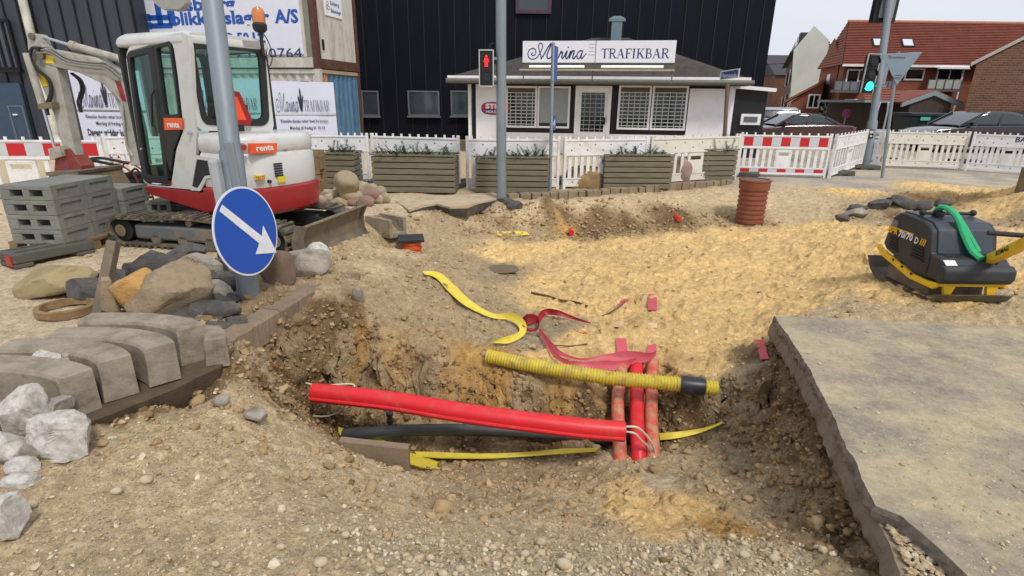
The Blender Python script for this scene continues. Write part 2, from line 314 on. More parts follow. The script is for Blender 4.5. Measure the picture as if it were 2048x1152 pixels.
# control points: pixel x, pixel y, height, soil type
# S loose yellow sand, G grey brown soil, D dark brown soil deepened in colour for shaded crevices, O orange sand, P gravelly tan, A asphalt/road, W pale dust, C grey clay
CP = [
 # left working area
 (0,560,0,'W'),(0,700,0,'W'),(100,650,0,'W'),(60,480,0,'W'),(200,560,0,'W'),(300,600,0,'W'),(20,440,0,'W'),(400,560,0,'W'),(330,480,0,'W'),
 (640,470,.02,'W'),(700,430,0,'W'),(600,440,0,'W'),(760,400,0,'W'),(820,415,0,'W'),(560,400,0,'W'),(300,420,0,'W'),(760,375,0,'W'),(900,380,0,'W'),
 (680,490,.02,'P'),(720,470,0,'P'),(770,440,-.01,'P'),(800,450,-.08,'G'),
 # kerb line beside the pit
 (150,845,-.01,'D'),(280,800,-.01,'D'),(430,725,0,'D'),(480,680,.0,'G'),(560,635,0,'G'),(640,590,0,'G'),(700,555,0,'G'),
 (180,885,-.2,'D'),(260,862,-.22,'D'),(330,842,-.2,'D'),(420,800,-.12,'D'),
 # crest and grey slope
 (750,545,-.03,'P'),(800,516,-.05,'G'),(822,508,-.08,'P'),(790,500,-.03,'P'),(850,520,-.12,'G'),(830,530,-.1,'G'),(880,560,-.2,'G'),(930,595,-.3,'G'),(990,625,-.4,'G'),(1040,650,-.46,'C'),
 (760,500,-.02,'P'),(870,505,-.22,'G'),(930,520,-.42,'G'),(1000,535,-.5,'C'),
 (880,465,-.28,'G'),(940,465,-.42,'G'),(880,435,-.1,'G'),(950,430,-.2,'G'),(985,555,-.46,'C'),
 # far bank
 (850,408,-.01,'W'),(930,412,-.01,'W'),(1005,405,0,'W'),(1100,400,0,'G'),(1250,393,0,'P'),(1350,388,0,'P'),(1440,380,0,'P'),
 (860,425,-.12,'G'),(950,418,-.14,'D'),(1010,418,-.1,'D'),(1100,413,-.1,'D'),(1250,406,-.08,'P'),(1350,400,-.08,'P'),(1450,392,-.06,'P'),
 (1010,462,-.48,'G'),(1060,468,-.52,'G'),(1130,466,-.52,'O'),(1180,470,-.56,'D'),(1250,455,-.46,'D'),(1330,448,-.42,'D'),(1420,440,-.38,'G'),(1485,436,-.36,'G'),
 (1130,440,-.36,'D'),(1200,430,-.26,'D'),(1350,425,-.24,'D'),
 (1540,400,-.1,'P'),(1560,425,-.25,'P'),(1600,440,-.33,'P'),(1600,380,-.01,'P'),(1700,385,0,'S'),(1500,372,0,'A'),
 (1650,410,-.1,'P'),(1700,425,-.2,'G'),(1800,405,-.02,'G'),(1860,400,-.02,'D'),(1950,400,0,'D'),(2040,410,0,'D'),
 (1730,440,-.26,'G'),(1800,440,-.24,'D'),(1870,440,-.22,'G'),(1960,450,-.12,'G'),(2040,440,-.05,'G'),
 # road beyond
 (1500,350,0,'A'),(1600,340,0,'A'),(1620,365,0,'A'),(1740,360,0,'A'),(1900,350,0,'A'),(2040,352,0,'A'),(1850,372,0,'S'),(1960,385,.02,'S'),(1700,372,0,'A'),(1900,365,0,'A'),
 (2030,372,.28,'S'),(2047,390,.2,'S'),(2100,365,.5,'S'),(1990,385,.08,'S'),
 # sand floor
 (1010,490,-.5,'S'),(1060,500,-.52,'S'),(1130,490,-.52,'S'),(1250,485,-.5,'S'),(1350,480,-.46,'S'),(1450,470,-.43,'S'),(1550,470,-.4,'S'),(1650,460,-.32,'S'),
 (1000,515,-.5,'S'),(1080,560,-.52,'S'),(1200,550,-.5,'S'),(1350,560,-.5,'S'),(1450,540,-.46,'S'),(1550,540,-.42,'S'),(1600,570,-.36,'S'),(1660,530,-.28,'S'),
 (1700,500,-.24,'S'),(1760,470,-.2,'S'),(1100,610,-.51,'S'),(1200,620,-.49,'S'),(1350,620,-.48,'S'),(1480,620,-.46,'S'),(1540,615,-.42,'S'),(1600,620,-.3,'S'),
 (1100,660,-.52,'C'),(1150,690,-.54,'S'),(1240,680,-.48,'S'),(1310,680,-.48,'S'),(1400,690,-.5,'S'),(1500,680,-.49,'S'),(1350,735,-.54,'S'),(1430,740,-.53,'S'),
 (1100,720,-.56,'S'),(1180,750,-.55,'S'),(1290,715,-.53,'S'),(1060,690,-.52,'C'),
 # compactor ground
 (1700,560,-.12,'S'),(1760,590,-.06,'S'),(1880,605,-.04,'S'),(1990,600,-.03,'P'),(2045,560,-.03,'S'),(1700,610,-.1,'P'),(1850,628,-.04,'P'),(2045,640,-.03,'P'),
 (1960,500,-.06,'S'),(2040,480,-.04,'S'),(1640,625,-.2,'P'),
 # wall behind the pipes
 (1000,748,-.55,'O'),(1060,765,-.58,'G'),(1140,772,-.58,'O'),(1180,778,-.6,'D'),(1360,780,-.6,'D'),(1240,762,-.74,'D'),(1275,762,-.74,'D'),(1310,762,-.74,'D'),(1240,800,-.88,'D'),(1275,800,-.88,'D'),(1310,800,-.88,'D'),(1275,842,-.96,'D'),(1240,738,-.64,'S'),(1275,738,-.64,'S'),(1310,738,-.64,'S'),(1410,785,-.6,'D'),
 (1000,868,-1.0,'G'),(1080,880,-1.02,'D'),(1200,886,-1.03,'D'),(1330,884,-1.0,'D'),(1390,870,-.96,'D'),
 (1440,800,-.66,'C'),(1430,850,-.85,'C'),
 # mound under the slab corner
 (1450,765,-.52,'C'),(1480,745,-.44,'C'),(1510,735,-.38,'C'),(1530,760,-.34,'G'),(1500,800,-.55,'C'),(1530,830,-.62,'D'),
 (1450,880,-.86,'G'),(1500,900,-.8,'G'),(1560,950,-.72,'G'),(1620,1040,-.55,'G'),(1700,1130,-.42,'G'),(1430,930,-.84,'G'),(1480,980,-.66,'G'),(1540,1040,-.55,'G'),
 # back wall of left pit
 (745,590,-.06,'G'),(760,640,-.22,'G'),(850,650,-.34,'G'),(950,680,-.45,'G'),(760,700,-.36,'G'),(840,705,-.4,'G'),(930,705,-.46,'O'),(985,712,-.5,'O'),
 (710,760,-.7,'O'),(780,770,-.7,'O'),(860,770,-.68,'O'),(940,770,-.68,'O'),
 (730,830,-1.0,'G'),(780,836,-1.02,'G'),(850,842,-1.04,'G'),(940,856,-1.04,'G'),
 # left wall of pit
 (560,665,-.12,'D'),(640,640,-.16,'D'),(690,620,-.1,'D'),(600,720,-.38,'D'),(680,700,-.4,'G'),(640,790,-.72,'D'),(590,800,-.6,'D'),(665,850,-.98,'D'),(520,720,-.1,'G'),(500,770,-.08,'G'),(540,800,-.3,'D'),
 # pit floor
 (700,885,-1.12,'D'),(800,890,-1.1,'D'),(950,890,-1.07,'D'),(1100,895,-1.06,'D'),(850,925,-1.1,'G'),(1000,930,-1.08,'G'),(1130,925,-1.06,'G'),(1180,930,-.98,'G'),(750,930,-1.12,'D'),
 # near lip and ramp
 (440,800,-.05,'P'),(480,830,-.08,'P'),(530,860,-.16,'P'),(600,885,-.26,'P'),(680,905,-.4,'P'),(760,945,-.46,'P'),(820,972,-.5,'P'),(900,990,-.52,'G'),(1000,1005,-.54,'G'),(1100,1012,-.58,'G'),(1150,1005,-.62,'P'),
 (1215,905,-.93,'P'),(1300,908,-.93,'P'),(1380,905,-.9,'G'),(1190,960,-.8,'G'),(1230,960,-.76,'S'),(1300,960,-.76,'W'),(1380,960,-.76,'G'),(1230,1020,-.6,'S'),(1300,1030,-.56,'S'),(1400,1030,-.56,'S'),(1450,1060,-.5,'O'),(1300,1065,-.46,'S'),
 # foreground
 (0,1152,0,'P'),(300,1152,0,'P'),(600,1152,-.01,'P'),(900,1152,-.04,'R'),(1200,1152,-.1,'R'),(1450,1152,-.2,'R'),(1650,1152,-.32,'P'),
 (0,900,0,'P'),(200,905,.0,'P'),(300,890,-.02,'P'),(400,880,-.03,'P'),(350,920,-.01,'P'),(500,900,-.08,'P'),(600,950,-.2,'P'),(700,1000,-.3,'P'),(850,1040,-.32,'P'),(1000,1060,-.34,'P'),(1150,1065,-.4,'P'),
 (1000,1105,-.18,'R'),(1250,1100,-.3,'R'),(1400,1105,-.34,'R'),(1550,1115,-.36,'R'),(600,1050,-.08,'P'),(750,1080,-.14,'R'),(300,1020,0,'P'),(100,1020,0,'P'),(450,980,-.05,'P'),
]
TYPES = 'SGDOPAWCR'
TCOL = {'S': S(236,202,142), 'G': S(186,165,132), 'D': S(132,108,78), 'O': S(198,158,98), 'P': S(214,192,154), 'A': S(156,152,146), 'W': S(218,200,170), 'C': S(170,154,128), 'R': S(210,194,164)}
TAMP = {'S': .056, 'G': .040, 'D': .062, 'O': .050, 'P': .022, 'A': .002, 'W': .010, 'C': .030, 'R': .022}
_pts = []
for px, py, z, t in CP:
    p = P(px, py, z); _pts.append((p.x, p.y, z, t))
SLAB_A, SLAB_B = P(1548, 632, 0), P(1808, 1152, 0)       # left edge of the asphalt slab on the right
_sd = (SLAB_B-SLAB_A).normalized(); _sn = Vector((-_sd.y, _sd.x, 0))
if _sn.x > 0: _sn = -_sn                                   # pointing left, out over the pit
for i in range(8):
    p = SLAB_A.lerp(SLAB_B, i/7); zz = -.34 if i < 6 else -.3
    q = p+_sn*.02; _pts.append((q.x, q.y, zz+.02, 'D'))
    q = p-_sn*.14; _pts.append((q.x, q.y, -.22, 'D'))
    q = p-_sn*.7; _pts.append((q.x, q.y, -.2, 'P'))
_q = PY(822, 478, 7.4)
for _dx, _dy in ((0,0),(-.15,.1),(.15,.1),(0,-.2),(.2,-.15)): _pts.append((_q.x+_dx, 7.4+_dy, -.46, 'G'))
for _x in range(1030, 1470, 40):
    _q = P(_x, 402-(_x-1014)*.072+3); _pts.append((_q.x, _q.y, -.05, 'P')); _pts.append((_q.x, _q.y+.35, -.03, 'G'))
for x, y in ((3,4.1),(3,3),(3,2),(4.2,3.5),(4.5,2.5)): _pts.append((x, y, -.18, 'P'))
_bk = SLAB_A+Vector((.35, .12, 0)); _pts.append((_bk.x, _bk.y, -.12, 'P'))
for x in range(-40, 61, 6):
    for y in (14.2, 18, 26, 40, 60): _pts.append((x, y, 0, 'A' if x > 2.2 else 'W'))
for x, y in ((-8,9),(-8,5),(-8,2),(-5,1),(-3,.6),(0,.4),(2,.3),(-12,0),(7,1),(8,9),(10,6),(12,10),(14,0),(6,5.5),(6.5,8)): _pts.append((x, y, 0 if x < 3 else -.02, 'P' if y < 3 else ('W' if x < 0 else 'S' if y > 8.5 else 'P')))
CXY = np.array([(a, b) for a, b, c, d in _pts]); CZ = np.array([c for a, b, c, d in _pts]); CT = np.array([TYPES.index(d) for a, b, c, d in _pts])
_d = np.sqrt(((CXY[:, None]-CXY[None])**2).sum(-1)+1e-4)
_n = len(CZ); _A = np.zeros((_n+1, _n+1)); _A[:_n, :_n] = _d+np.eye(_n)*-.012; _A[:_n, _n] = 1; _A[_n, :_n] = 1
_w = np.linalg.solve(_A, np.r_[CZ, 0]); RW, R0 = _w[:_n], _w[_n]
ONE = np.eye(len(TYPES))[CT]
AMPS = np.array([TAMP[t] for t in TYPES]); COLS = np.array([TCOL[t] for t in TYPES])
def field(x, y, want_col=False):
    x = np.asarray(x, float).ravel(); y = np.asarray(y, float).ravel(); Z = np.empty(len(x)); W = np.empty((len(x), len(TYPES)))
    for i in range(0, len(x), 20000):
        xs, ys = x[i:i+20000], y[i:i+20000]
        dd = np.sqrt((xs[:, None]-CXY[None, :, 0])**2+(ys[:, None]-CXY[None, :, 1])**2+1e-4)
        Z[i:i+20000] = dd @ RW+R0
        wx = xs+fbm(xs, ys, 2.2, 3, 31)*.16; wy = ys+fbm(xs, ys, 2.2, 3, 47)*.16
        d2 = (wx[:, None]-CXY[None, :, 0])**2+(wy[:, None]-CXY[None, :, 1])**2+1e-3
        wt = 1/d2**2.0; wt /= wt.sum(1, keepdims=True); W[i:i+20000] = wt @ ONE
    amp = W @ AMPS
    far = np.clip((y-11.5)/2, 0, 1); Z = Z*(1-far)
    amp = amp*(1-far)
    s = W[:, 0]
    z = Z + amp*(fbm(x, y, 1.7, 2, 3)*.7 + fbm(x, y, 5.5, 3, 9, ridge=False)*.9)
    z += amp*(1-s*.5)*fbm(x, y, 22, 4, 21, .62)*.62
    pat = np.clip(.55+fbm(x, y, .9, 2, 66)*2.2, .18, 1.25)
    z += amp*s*pat*(fbm(x*1.0, y*1.3, 5., 2, 77, ridge=True)*.8+fbm(x, y*1.5, 12, 2, 79, .6, ridge=True)*.4+fbm(x, y*1.4, 30, 2, 78)*.12)
    trk = np.clip((x-1.2)/1.2, 0, 1)*s; z += amp*trk*fbm(x*.35+y*.1, y*2.6-x*.5, 5., 3, 91, .6, ridge=True)*.35
    z += amp*(1-s)*(1-W[:, 5])*fbm(x, y, 15, 4, 81, .62, ridge=True)*.42
    clod = np.clip(fbm(x, y, 13, 2, 61)-.22, 0, 1); z += amp*clod*1.3*(1-W[:, 5])
    return z, W
def gz(x, y): return float(field([x], [y])[0][0])
def G(px, py, lift=0.):
    d = ray(px, py)
    lo = np.linspace(.8, 30, 700)
    X = d.x*lo; Y = d.y*lo; Z = CAMZ+d.z*lo
    k = np.argmax(Z <= field(X, Y)[0])
    if k == 0: return P(px, py, 0)
    l2 = np.linspace(lo[k-1], lo[k], 40); X = d.x*l2; Y = d.y*l2; Z = CAMZ+d.z*l2
    k = np.argmax(Z <= field(X, Y)[0]); t = l2[k]
    return Vector((d.x*t, d.y*t, CAMZ+d.z*t+lift))
def H(px, py, h):
    """a point h metres nearer the viewer than the ground seen there: something lying on or over the ground"""
    g = G(px, py); d = ray(px, py).normalized(); return g-d*h

# fan shaped sheet, fine near the pit and coarse far away
ys = np.concatenate([np.linspace(-6, .2, 8), np.geomspace(.9, 13.2, 640)-.3, np.geomspace(13.6, 700, 46)])
us = np.concatenate([-np.geomspace(14, 1.2, 22), np.linspace(-1.17, 1.17, 820), np.geomspace(1.2, 14, 22)])
YY = np.repeat(ys[:, None], len(us), 1); XX = us[None, :]*(np.maximum(YY, .0)+1.1)*.93
xf, yf = XX.ravel(), YY.ravel()
zf, WF = field(xf, yf)
_r, _c = len(ys), len(us)
# steep faces get real sideways relief as well
ZG = zf.reshape(_r, _c)
gy, gx = np.gradient(ZG); sx = gx/np.gradient(XX, axis=1); sy = gy/np.gradient(YY, axis=0)
steep = np.clip((np.sqrt(sx**2+sy**2)-.8)/1.6, 0, 1).ravel()
xf = xf+steep*(fbm(zf*1.+xf*.4, yf+zf, 9, 3, 101)*.07+fbm(zf*2+xf, yf, 26, 3, 103)*.035); yf = yf+steep*(fbm(xf, zf*1.2+yf*.3, 8, 3, 111)*.07+fbm(xf, zf*2+yf*.5, 24, 3, 113)*.04)
me = bpy.data.meshes.new('ground')
co = np.stack([xf, yf, zf], 1).astype(np.float32)
idx = np.arange(_r*_c).reshape(_r, _c)
quads = np.stack([idx[:-1, :-1], idx[:-1, 1:], idx[1:, 1:], idx[1:, :-1]], -1).reshape(-1, 4).astype(np.int32)
me.vertices.add(len(co)); me.vertices.foreach_set('co', co.ravel())
me.loops.add(quads.size); me.loops.foreach_set('vertex_index', quads.ravel())
me.polygons.add(len(quads)); me.polygons.foreach_set('loop_start', np.arange(0, quads.size, 4, dtype=np.int32))
me.polygons.foreach_set('use_smooth', np.ones(len(quads), bool))
me.update(calc_edges=True)
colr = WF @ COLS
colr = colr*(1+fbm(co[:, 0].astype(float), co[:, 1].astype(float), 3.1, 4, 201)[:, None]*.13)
ca = me.color_attributes.new('soil', 'FLOAT_COLOR', 'POINT')
ca.data.foreach_set('color', np.concatenate([colr, (WF[:, 0])[:, None]], 1).astype(np.float32).ravel())
cb = me.color_attributes.new('kind_mask', 'FLOAT_COLOR', 'POINT')
grav = WF[:, TYPES.index('P')]*.6+WF[:, TYPES.index('R')]+WF[:, TYPES.index('W')]*.25+WF[:, TYPES.index('G')]*.45+WF[:, TYPES.index('D')]*.25
cb.data.foreach_set('color', np.stack([grav, WF[:, 5], WF[:, 1]+WF[:, 2]+WF[:, 3]+WF[:, 7], steep], 1).astype(np.float32).ravel())

gm = bpy.data.materials.new('soil'); gm.use_nodes = True; t = gm.node_tree; b = t.nodes['Principled BSDF']
N = t.nodes.new; LK = t.links.new
at = N('ShaderNodeAttribute'); at.attribute_name = 'soil'; ak = N('ShaderNodeAttribute'); ak.attribute_name = 'kind_mask'
sp = N('ShaderNodeSeparateColor'); LK(ak.outputs['Color'], sp.inputs[0])
tcg = N('ShaderNodeTexCoord')
def NZ(scale, det=6, rough=.65):
    n = N('ShaderNodeTexNoise'); n.inputs['Scale'].default_value = scale; n.inputs['Detail'].default_value = det; n.inputs['Roughness'].default_value = rough
    LK(tcg.outputs['Object'], n.inputs['Vector']); return n
def RAMP(src, p0, c0, p1, c1):
    r = N('ShaderNodeValToRGB'); r.color_ramp.elements[0].position = p0; r.color_ramp.elements[0].color = (*c0, 1); r.color_ramp.elements[1].position = p1; r.color_ramp.elements[1].color = (*c1, 1)
    LK(src, r.inputs[0]); return r
def MUL(a, bb, f=1.):
    m_ = N('ShaderNodeMixRGB'); m_.blend_type = 'MULTIPLY'; m_.inputs[0].default_value = f; LK(a, m_.inputs[1]); LK(bb, m_.inputs[2]); return m_.outputs[0]
n1 = NZ(14, 8, .7); r1 = RAMP(n1.outputs['Fac'],   .33, (.68,.65,.6), .66, (1.22,1.22,1.22))  # dark end of the ramp paints shaded crevices into the soil colour
n2 = NZ(90, 5, .7); r2 = RAMP(n2.outputs['Fac'], .35, (.82,.82,.8), .68, (1.16,1.16,1.16))
c_ = MUL(at.outputs['Color'], r1.outputs[0]); c_ = MUL(c_, r2.outputs[0])
# embedded small stones: pale and brown cells in the gravelly soil
vo = N('ShaderNodeTexVoronoi'); vo.inputs['Scale'].default_value = 62; vo.inputs['Randomness'].default_value = 1; LK(tcg.outputs['Object'], vo.inputs['Vector'])
rs = RAMP(vo.outputs['Distance'], .26, (1,1,1), .36, (0,0,0))
hs = N('ShaderNodeSeparateColor'); LK(vo.outputs['Color'], hs.inputs[0])
gt = N('ShaderNodeMath'); gt.operation = 'LESS_THAN'; LK(hs.outputs[0], gt.inputs[0]); LK(sp.outputs[0], gt.inputs[1])
mm = N('ShaderNodeMath'); mm.operation = 'MULTIPLY'; LK(gt.outputs[0], mm.inputs[0]); LK(rs.outputs[0], mm.inputs[1])
sc_ = N('ShaderNodeValToRGB'); sc_.color_ramp.elements[0].color = (*S(150,128,100), 1); sc_.color_ramp.elements[1].color = (*S(212,205,190), 1)
e = sc_.color_ramp.elements.new(.5); e.color = (*S(178,168,150), 1); LK(hs.outputs[1], sc_.inputs[0])
ms = N('ShaderNodeMixRGB'); mf = N('ShaderNodeMath'); mf.operation = 'MULTIPLY'; mf.inputs[1].default_value = .8; LK(mm.outputs[0], mf.inputs[0])
LK(mf.outputs[0], ms.inputs[0]); LK(c_, ms.inputs[1]); LK(sc_.outputs[0], ms.inputs[2])
# tan dust drifting over the asphalt
n4 = NZ(.9, 8, .7); r4 = RAMP(n4.outputs['Fac'], .42, (0,0,0), .62, (1,1,1))
ma_ = N('ShaderNodeMath'); ma_.operation = 'MULTIPLY'; LK(r4.outputs[0], ma_.inputs[0]); LK(sp.outputs[1], ma_.inputs[1])
m4 = N('ShaderNodeMath'); m4.operation = 'MULTIPLY'; m4.inputs[1].default_value = .6; LK(ma_.outputs[0], m4.inputs[0])
md = N('ShaderNodeMixRGB'); LK(m4.outputs[0], md.inputs[0]); LK(ms.outputs[0], md.inputs[1]); md.inputs[2].default_value = (*S(208,190,158), 1)
LK(md.outputs[0], b.inputs['Base Color']); b.inputs['Roughness'].default_value = .95; b.inputs['Specular IOR Level'].default_value = .15
ab = N('ShaderNodeMath'); ab.operation = 'MULTIPLY_ADD'; ab.inputs[1].default_value = .6; LK(mm.outputs[0], ab.inputs[0])
n5 = NZ(40, 10, .75); LK(n5.outputs['Fac'], ab.inputs[2])
bu = N('ShaderNodeBump'); bu.inputs['Distance'].default_value = .014; bu.inputs['Strength'].default_value = 1.
inv = N('ShaderNodeMath'); inv.operation = 'MULTIPLY_ADD'; inv.inputs[1].default_value = -.75; inv.inputs[2].default_value = 1.; LK(sp.outputs[1], inv.inputs[0]); LK(inv.outputs[0], bu.inputs['Strength'])
LK(ab.outputs[0], bu.inputs['Height'])
bu2 = N('ShaderNodeBump'); bu2.inputs['Distance'].default_value = .035; bu2.inputs['Strength'].default_value = 1; LK(n1.outputs['Fac'], bu2.inputs['Height']); LK(bu.outputs[0], bu2.inputs['Normal'])
LK(inv.outputs[0], bu2.inputs['Strength'])
LK(bu2.outputs[0], b.inputs['Normal'])
me.materials.append(gm)
ground = bpy.data.objects.new('ground', me); COL.objects.link(ground); tag(ground, kind='structure')

# ---- loose pebbles and clods: one object each, nobody could count them
_ico = (1+5**.5)/2
ICOV = np.array([(-1,_ico,0),(1,_ico,0),(-1,-_ico,0),(1,-_ico,0),(0,-1,_ico),(0,1,_ico),(0,-1,-_ico),(0,1,-_ico),(_ico,0,-1),(_ico,0,1),(-_ico,0,-1),(-_ico,0,1)])/math.sqrt(1+_ico**2)
ICOF = np.array([(0,11,5),(0,5,1),(0,1,7),(0,7,10),(0,10,11),(1,5,9),(5,11,4),(11,10,2),(10,7,6),(7,1,8),(3,9,4),(3,4,2),(3,2,6),(3,6,8),(3,8,9),(4,9,5),(2,4,11),(6,2,10),(8,6,7),(9,8,1)])
def icos(sub):
    V = [tuple(v) for v in ICOV]; F = [tuple(f) for f in ICOF]
    for _ in range(sub):
        cache = {}; nf = []
        def mid(a, b_):
            k = (min(a, b_), max(a, b_))
            if k not in cache:
                m_ = np.array(V[a])+np.array(V[b_]); m_ /= np.linalg.norm(m_); V.append(tuple(m_)); cache[k] = len(V)-1
            return cache[k]
        for a, b_, c in F:
            x, y, z = mid(a, b_), mid(b_, c), mid(c, a); nf += [(a, x, z), (b_, y, x), (c, z, y), (x, y, z)]
        F = nf
    return np.array(V), np.array(F)
ICO = {0: (ICOV, ICOF), 1: icos(1), 2: icos(2), 3: icos(3), 4: icos(4)}
def scatter(name, X, Y, SZ, m, sub, seed, flat=.62, sink=.25, jit=.12, Z=None):
    rg = np.random.default_rng(seed); V, F = ICO[sub]; n = len(X); k = len(V)
    z = field(X, Y)[0] if Z is None else Z
    sc3 = SZ[:, None]*np.stack([rg.uniform(.8, 1.35, n), rg.uniform(.7, 1.1, n), rg.uniform(flat*.7, flat*1.2, n)], 1)
    a = rg.uniform(0, 6.28, n); ca_, sa = np.cos(a), np.sin(a)
    B = V[None]*(1+rg.normal(0, jit, (n, k, 1)))*sc3[:, None]
    tl = rg.normal(0, .25, n)
    bx, by, bz = B[..., 0], B[..., 1], B[..., 2]; bz2 = bz+bx*tl[:, None]
    out = np.stack([bx*ca_[:, None]-by*sa[:, None]+X[:, None], bx*sa[:, None]+by*ca_[:, None]+Y[:, None], bz2+(z+sc3[:, 2]*(1-2*sink))[:, None]], -1).reshape(-1, 3)
    Fa = (F[None]+(np.arange(n)*k)[:, None, None]).reshape(-1, 3)
    me = bpy.data.meshes.new(name); me.vertices.add(len(out)); me.vertices.foreach_set('co', out.astype(np.float32).ravel())
    me.loops.add(Fa.size); me.loops.foreach_set('vertex_index', Fa.astype(np.int32).ravel())
    me.polygons.add(len(Fa)); me.polygons.foreach_set('loop_start', np.arange(0, Fa.size, 3, dtype=np.int32))
    me.polygons.foreach_set('use_smooth', np.full(len(Fa), sub > 0)); me.update(calc_edges=True)
    tn = rg.uniform(0, 1, n); cc = me.color_attributes.new('tone', 'FLOAT_COLOR', 'POINT')
    cc.data.foreach_set('color', np.repeat(np.stack([tn, rg.uniform(0, 1, n), tn, tn], 1), k, 0).astype(np.float32).ravel())
    me.materials.append(m); return link(name, me, None)
def tone_mat(name, cols, rough=.8):
    m = bpy.data.materials.new(name); m.use_nodes = True; t = m.node_tree; b = t.nodes['Principled BSDF']
    a = t.nodes.new('ShaderNodeAttribute'); a.attribute_name = 'tone'; s_ = t.nodes.new('ShaderNodeSeparateColor'); t.links.new(a.outputs['Color'], s_.inputs[0])
    r = t.nodes.new('ShaderNodeValToRGB'); e = r.color_ramp.elements
    while len(e) > 1: e.remove(e[0])
    e[0].position = 0; e[0].color = (*cols[0], 1)
    for i, c in enumerate(cols[1:]): x = e.new((i+1)/(len(cols)-1)); x.color = (*c, 1)
    t.links.new(s_.outputs[0], r.inputs[0])
    n = t.nodes.new('ShaderNodeTexNoise'); n.inputs['Scale'].default_value = 90; co = t.nodes.new('ShaderNodeTexCoord'); t.links.new(co.outputs['Object'], n.inputs['Vector'])
    r2 = t.nodes.new('ShaderNodeValToRGB'); r2.color_ramp.elements[0].color = (.75,.75,.73,1); r2.color_ramp.elements[1].color = (1.15,1.15,1.15,1); t.links.new(n.outputs['Fac'], r2.inputs[0])
    m_ = t.nodes.new('ShaderNodeMixRGB'); m_.blend_type = 'MULTIPLY'; m_.inputs[0].default_value = 1; t.links.new(r.outputs[0], m_.inputs[1]); t.links.new(r2.outputs[0], m_.inputs[2])
    t.links.new(m_.outputs[0], b.inputs['Base Color']); b.inputs['Roughness'].default_value = rough; b.inputs['Specular IOR Level'].default_value = .25
    bu = t.nodes.new('ShaderNodeBump'); bu.inputs['Distance'].default_value = .004; bu.inputs['Strength'].default_value = .7; t.links.new(n.outputs['Fac'], bu.inputs['Height']); t.links.new(bu.outputs[0], b.inputs['Normal'])
    return m
pebm = tone_mat('pebble_stone', [S(146,124,94), S(184,162,126), S(170,152,124), S(200,182,150), S(176,156,124), S(218,206,182), S(192,170,134)])
clodm = tone_mat('soil_clod', [S(146,122,88), S(178,152,114), S(164,140,104), S(196,170,130)], .95)
sandclod = tone_mat('sand_clod', [S(222,188,130), S(234,202,146), S(226,194,138)], .95)
rg = np.random.default_rng(5)
def cand(n, x0, x1, y0, y1, types, tw, powr=1.0):
    Y = y0+(y1-y0)*rg.uniform(0, 1, n)**powr; X = rg.uniform(x0, x1, n)*(Y+1.0)/(2.6)
    _, W = field(X, Y); p = sum(W[:, TYPES.index(c)]*k for c, k in zip(types, tw))
    slab = (X-SLAB_A.x)*_sn.x+(Y-SLAB_A.y)*_sn.y > -.02
    k = (rg.uniform(0, 1, n) < p) & (slab | (Y > SLAB_A.y+.3)); return X[k], Y[k]
X, Y = cand(30000, -2.6, 2.2, 1.0, 4.0, 'PRGDO', (.5, 1.0, .3, .25, .2), 1.2)
tag(scatter('gravel', X, Y, rg.gamma(1.7, .0019, len(X))+.0024, pebm, 0, 1), kind='stuff')
X, Y = cand(4200, -1.2, 2.0, 1.1, 2.7, 'R', (1.0,), 1.0)
tag(scatter('washed_gravel', X, Y, rg.gamma(2.0, .0028, len(X))+.004, pebm, 1, 2, .75, .2), kind='stuff')
X, Y = cand(12000, -3.4, 3.6, 2.2, 9.6, 'GDCPO', (.8, .7, .6, .5, .5))
tag(scatter('soil_clods', X, Y, rg.gamma(1.8, .0055, len(X))+.005, clodm, 1, 3, .7, .35, .2), kind='stuff')
_i = np.where((steep > .3) & (yf < 10) & (yf > 1.) & (np.abs(xf) < 4) & (WF[:, 0] < .35))[0]; _i = rg.choice(_i, 5200)
tag(scatter('wall_clods', xf[_i], yf[_i], np.minimum(rg.gamma(1.6, .0052, len(_i))+.004, .022), tone_mat('wall_clod', [S(112,90,62), S(150,122,84), S(134,112,82), S(172,142,100), S(160,140,112)], .95), 1, 14, .8, .5, .22, Z=zf[_i]), kind='stuff')
X, Y = cand(1500, .0, 2.6, 3.7, 9.3, 'S', (1.0,))
tag(scatter('sand_clods', X, Y, rg.gamma(2., .004, len(X))+.004, sandclod, 1, 4, .6, .45, .2), kind='stuff')
Y = rg.uniform(8.7, 10.1, 1900); X = rg.uniform(-1.6, 4.6, 1900); _z, _W = field(X, Y); _k = (_z < -.03) & (_W[:, 0] < .4)
tag(scatter('bank_clods', X[_k], Y[_k], rg.gamma(2., .006, _k.sum())+.006, clodm, 1, 12, .8, .4, .22), kind='stuff')
X, Y = cand(2600, -6, 3.0, 4.6, 12., 'WGPA', (.7, .5, .6, .25))
tag(scatter('road_grit', X, Y, rg.gamma(2., .005, len(X))+.006, pebm, 0, 6), kind='stuff')
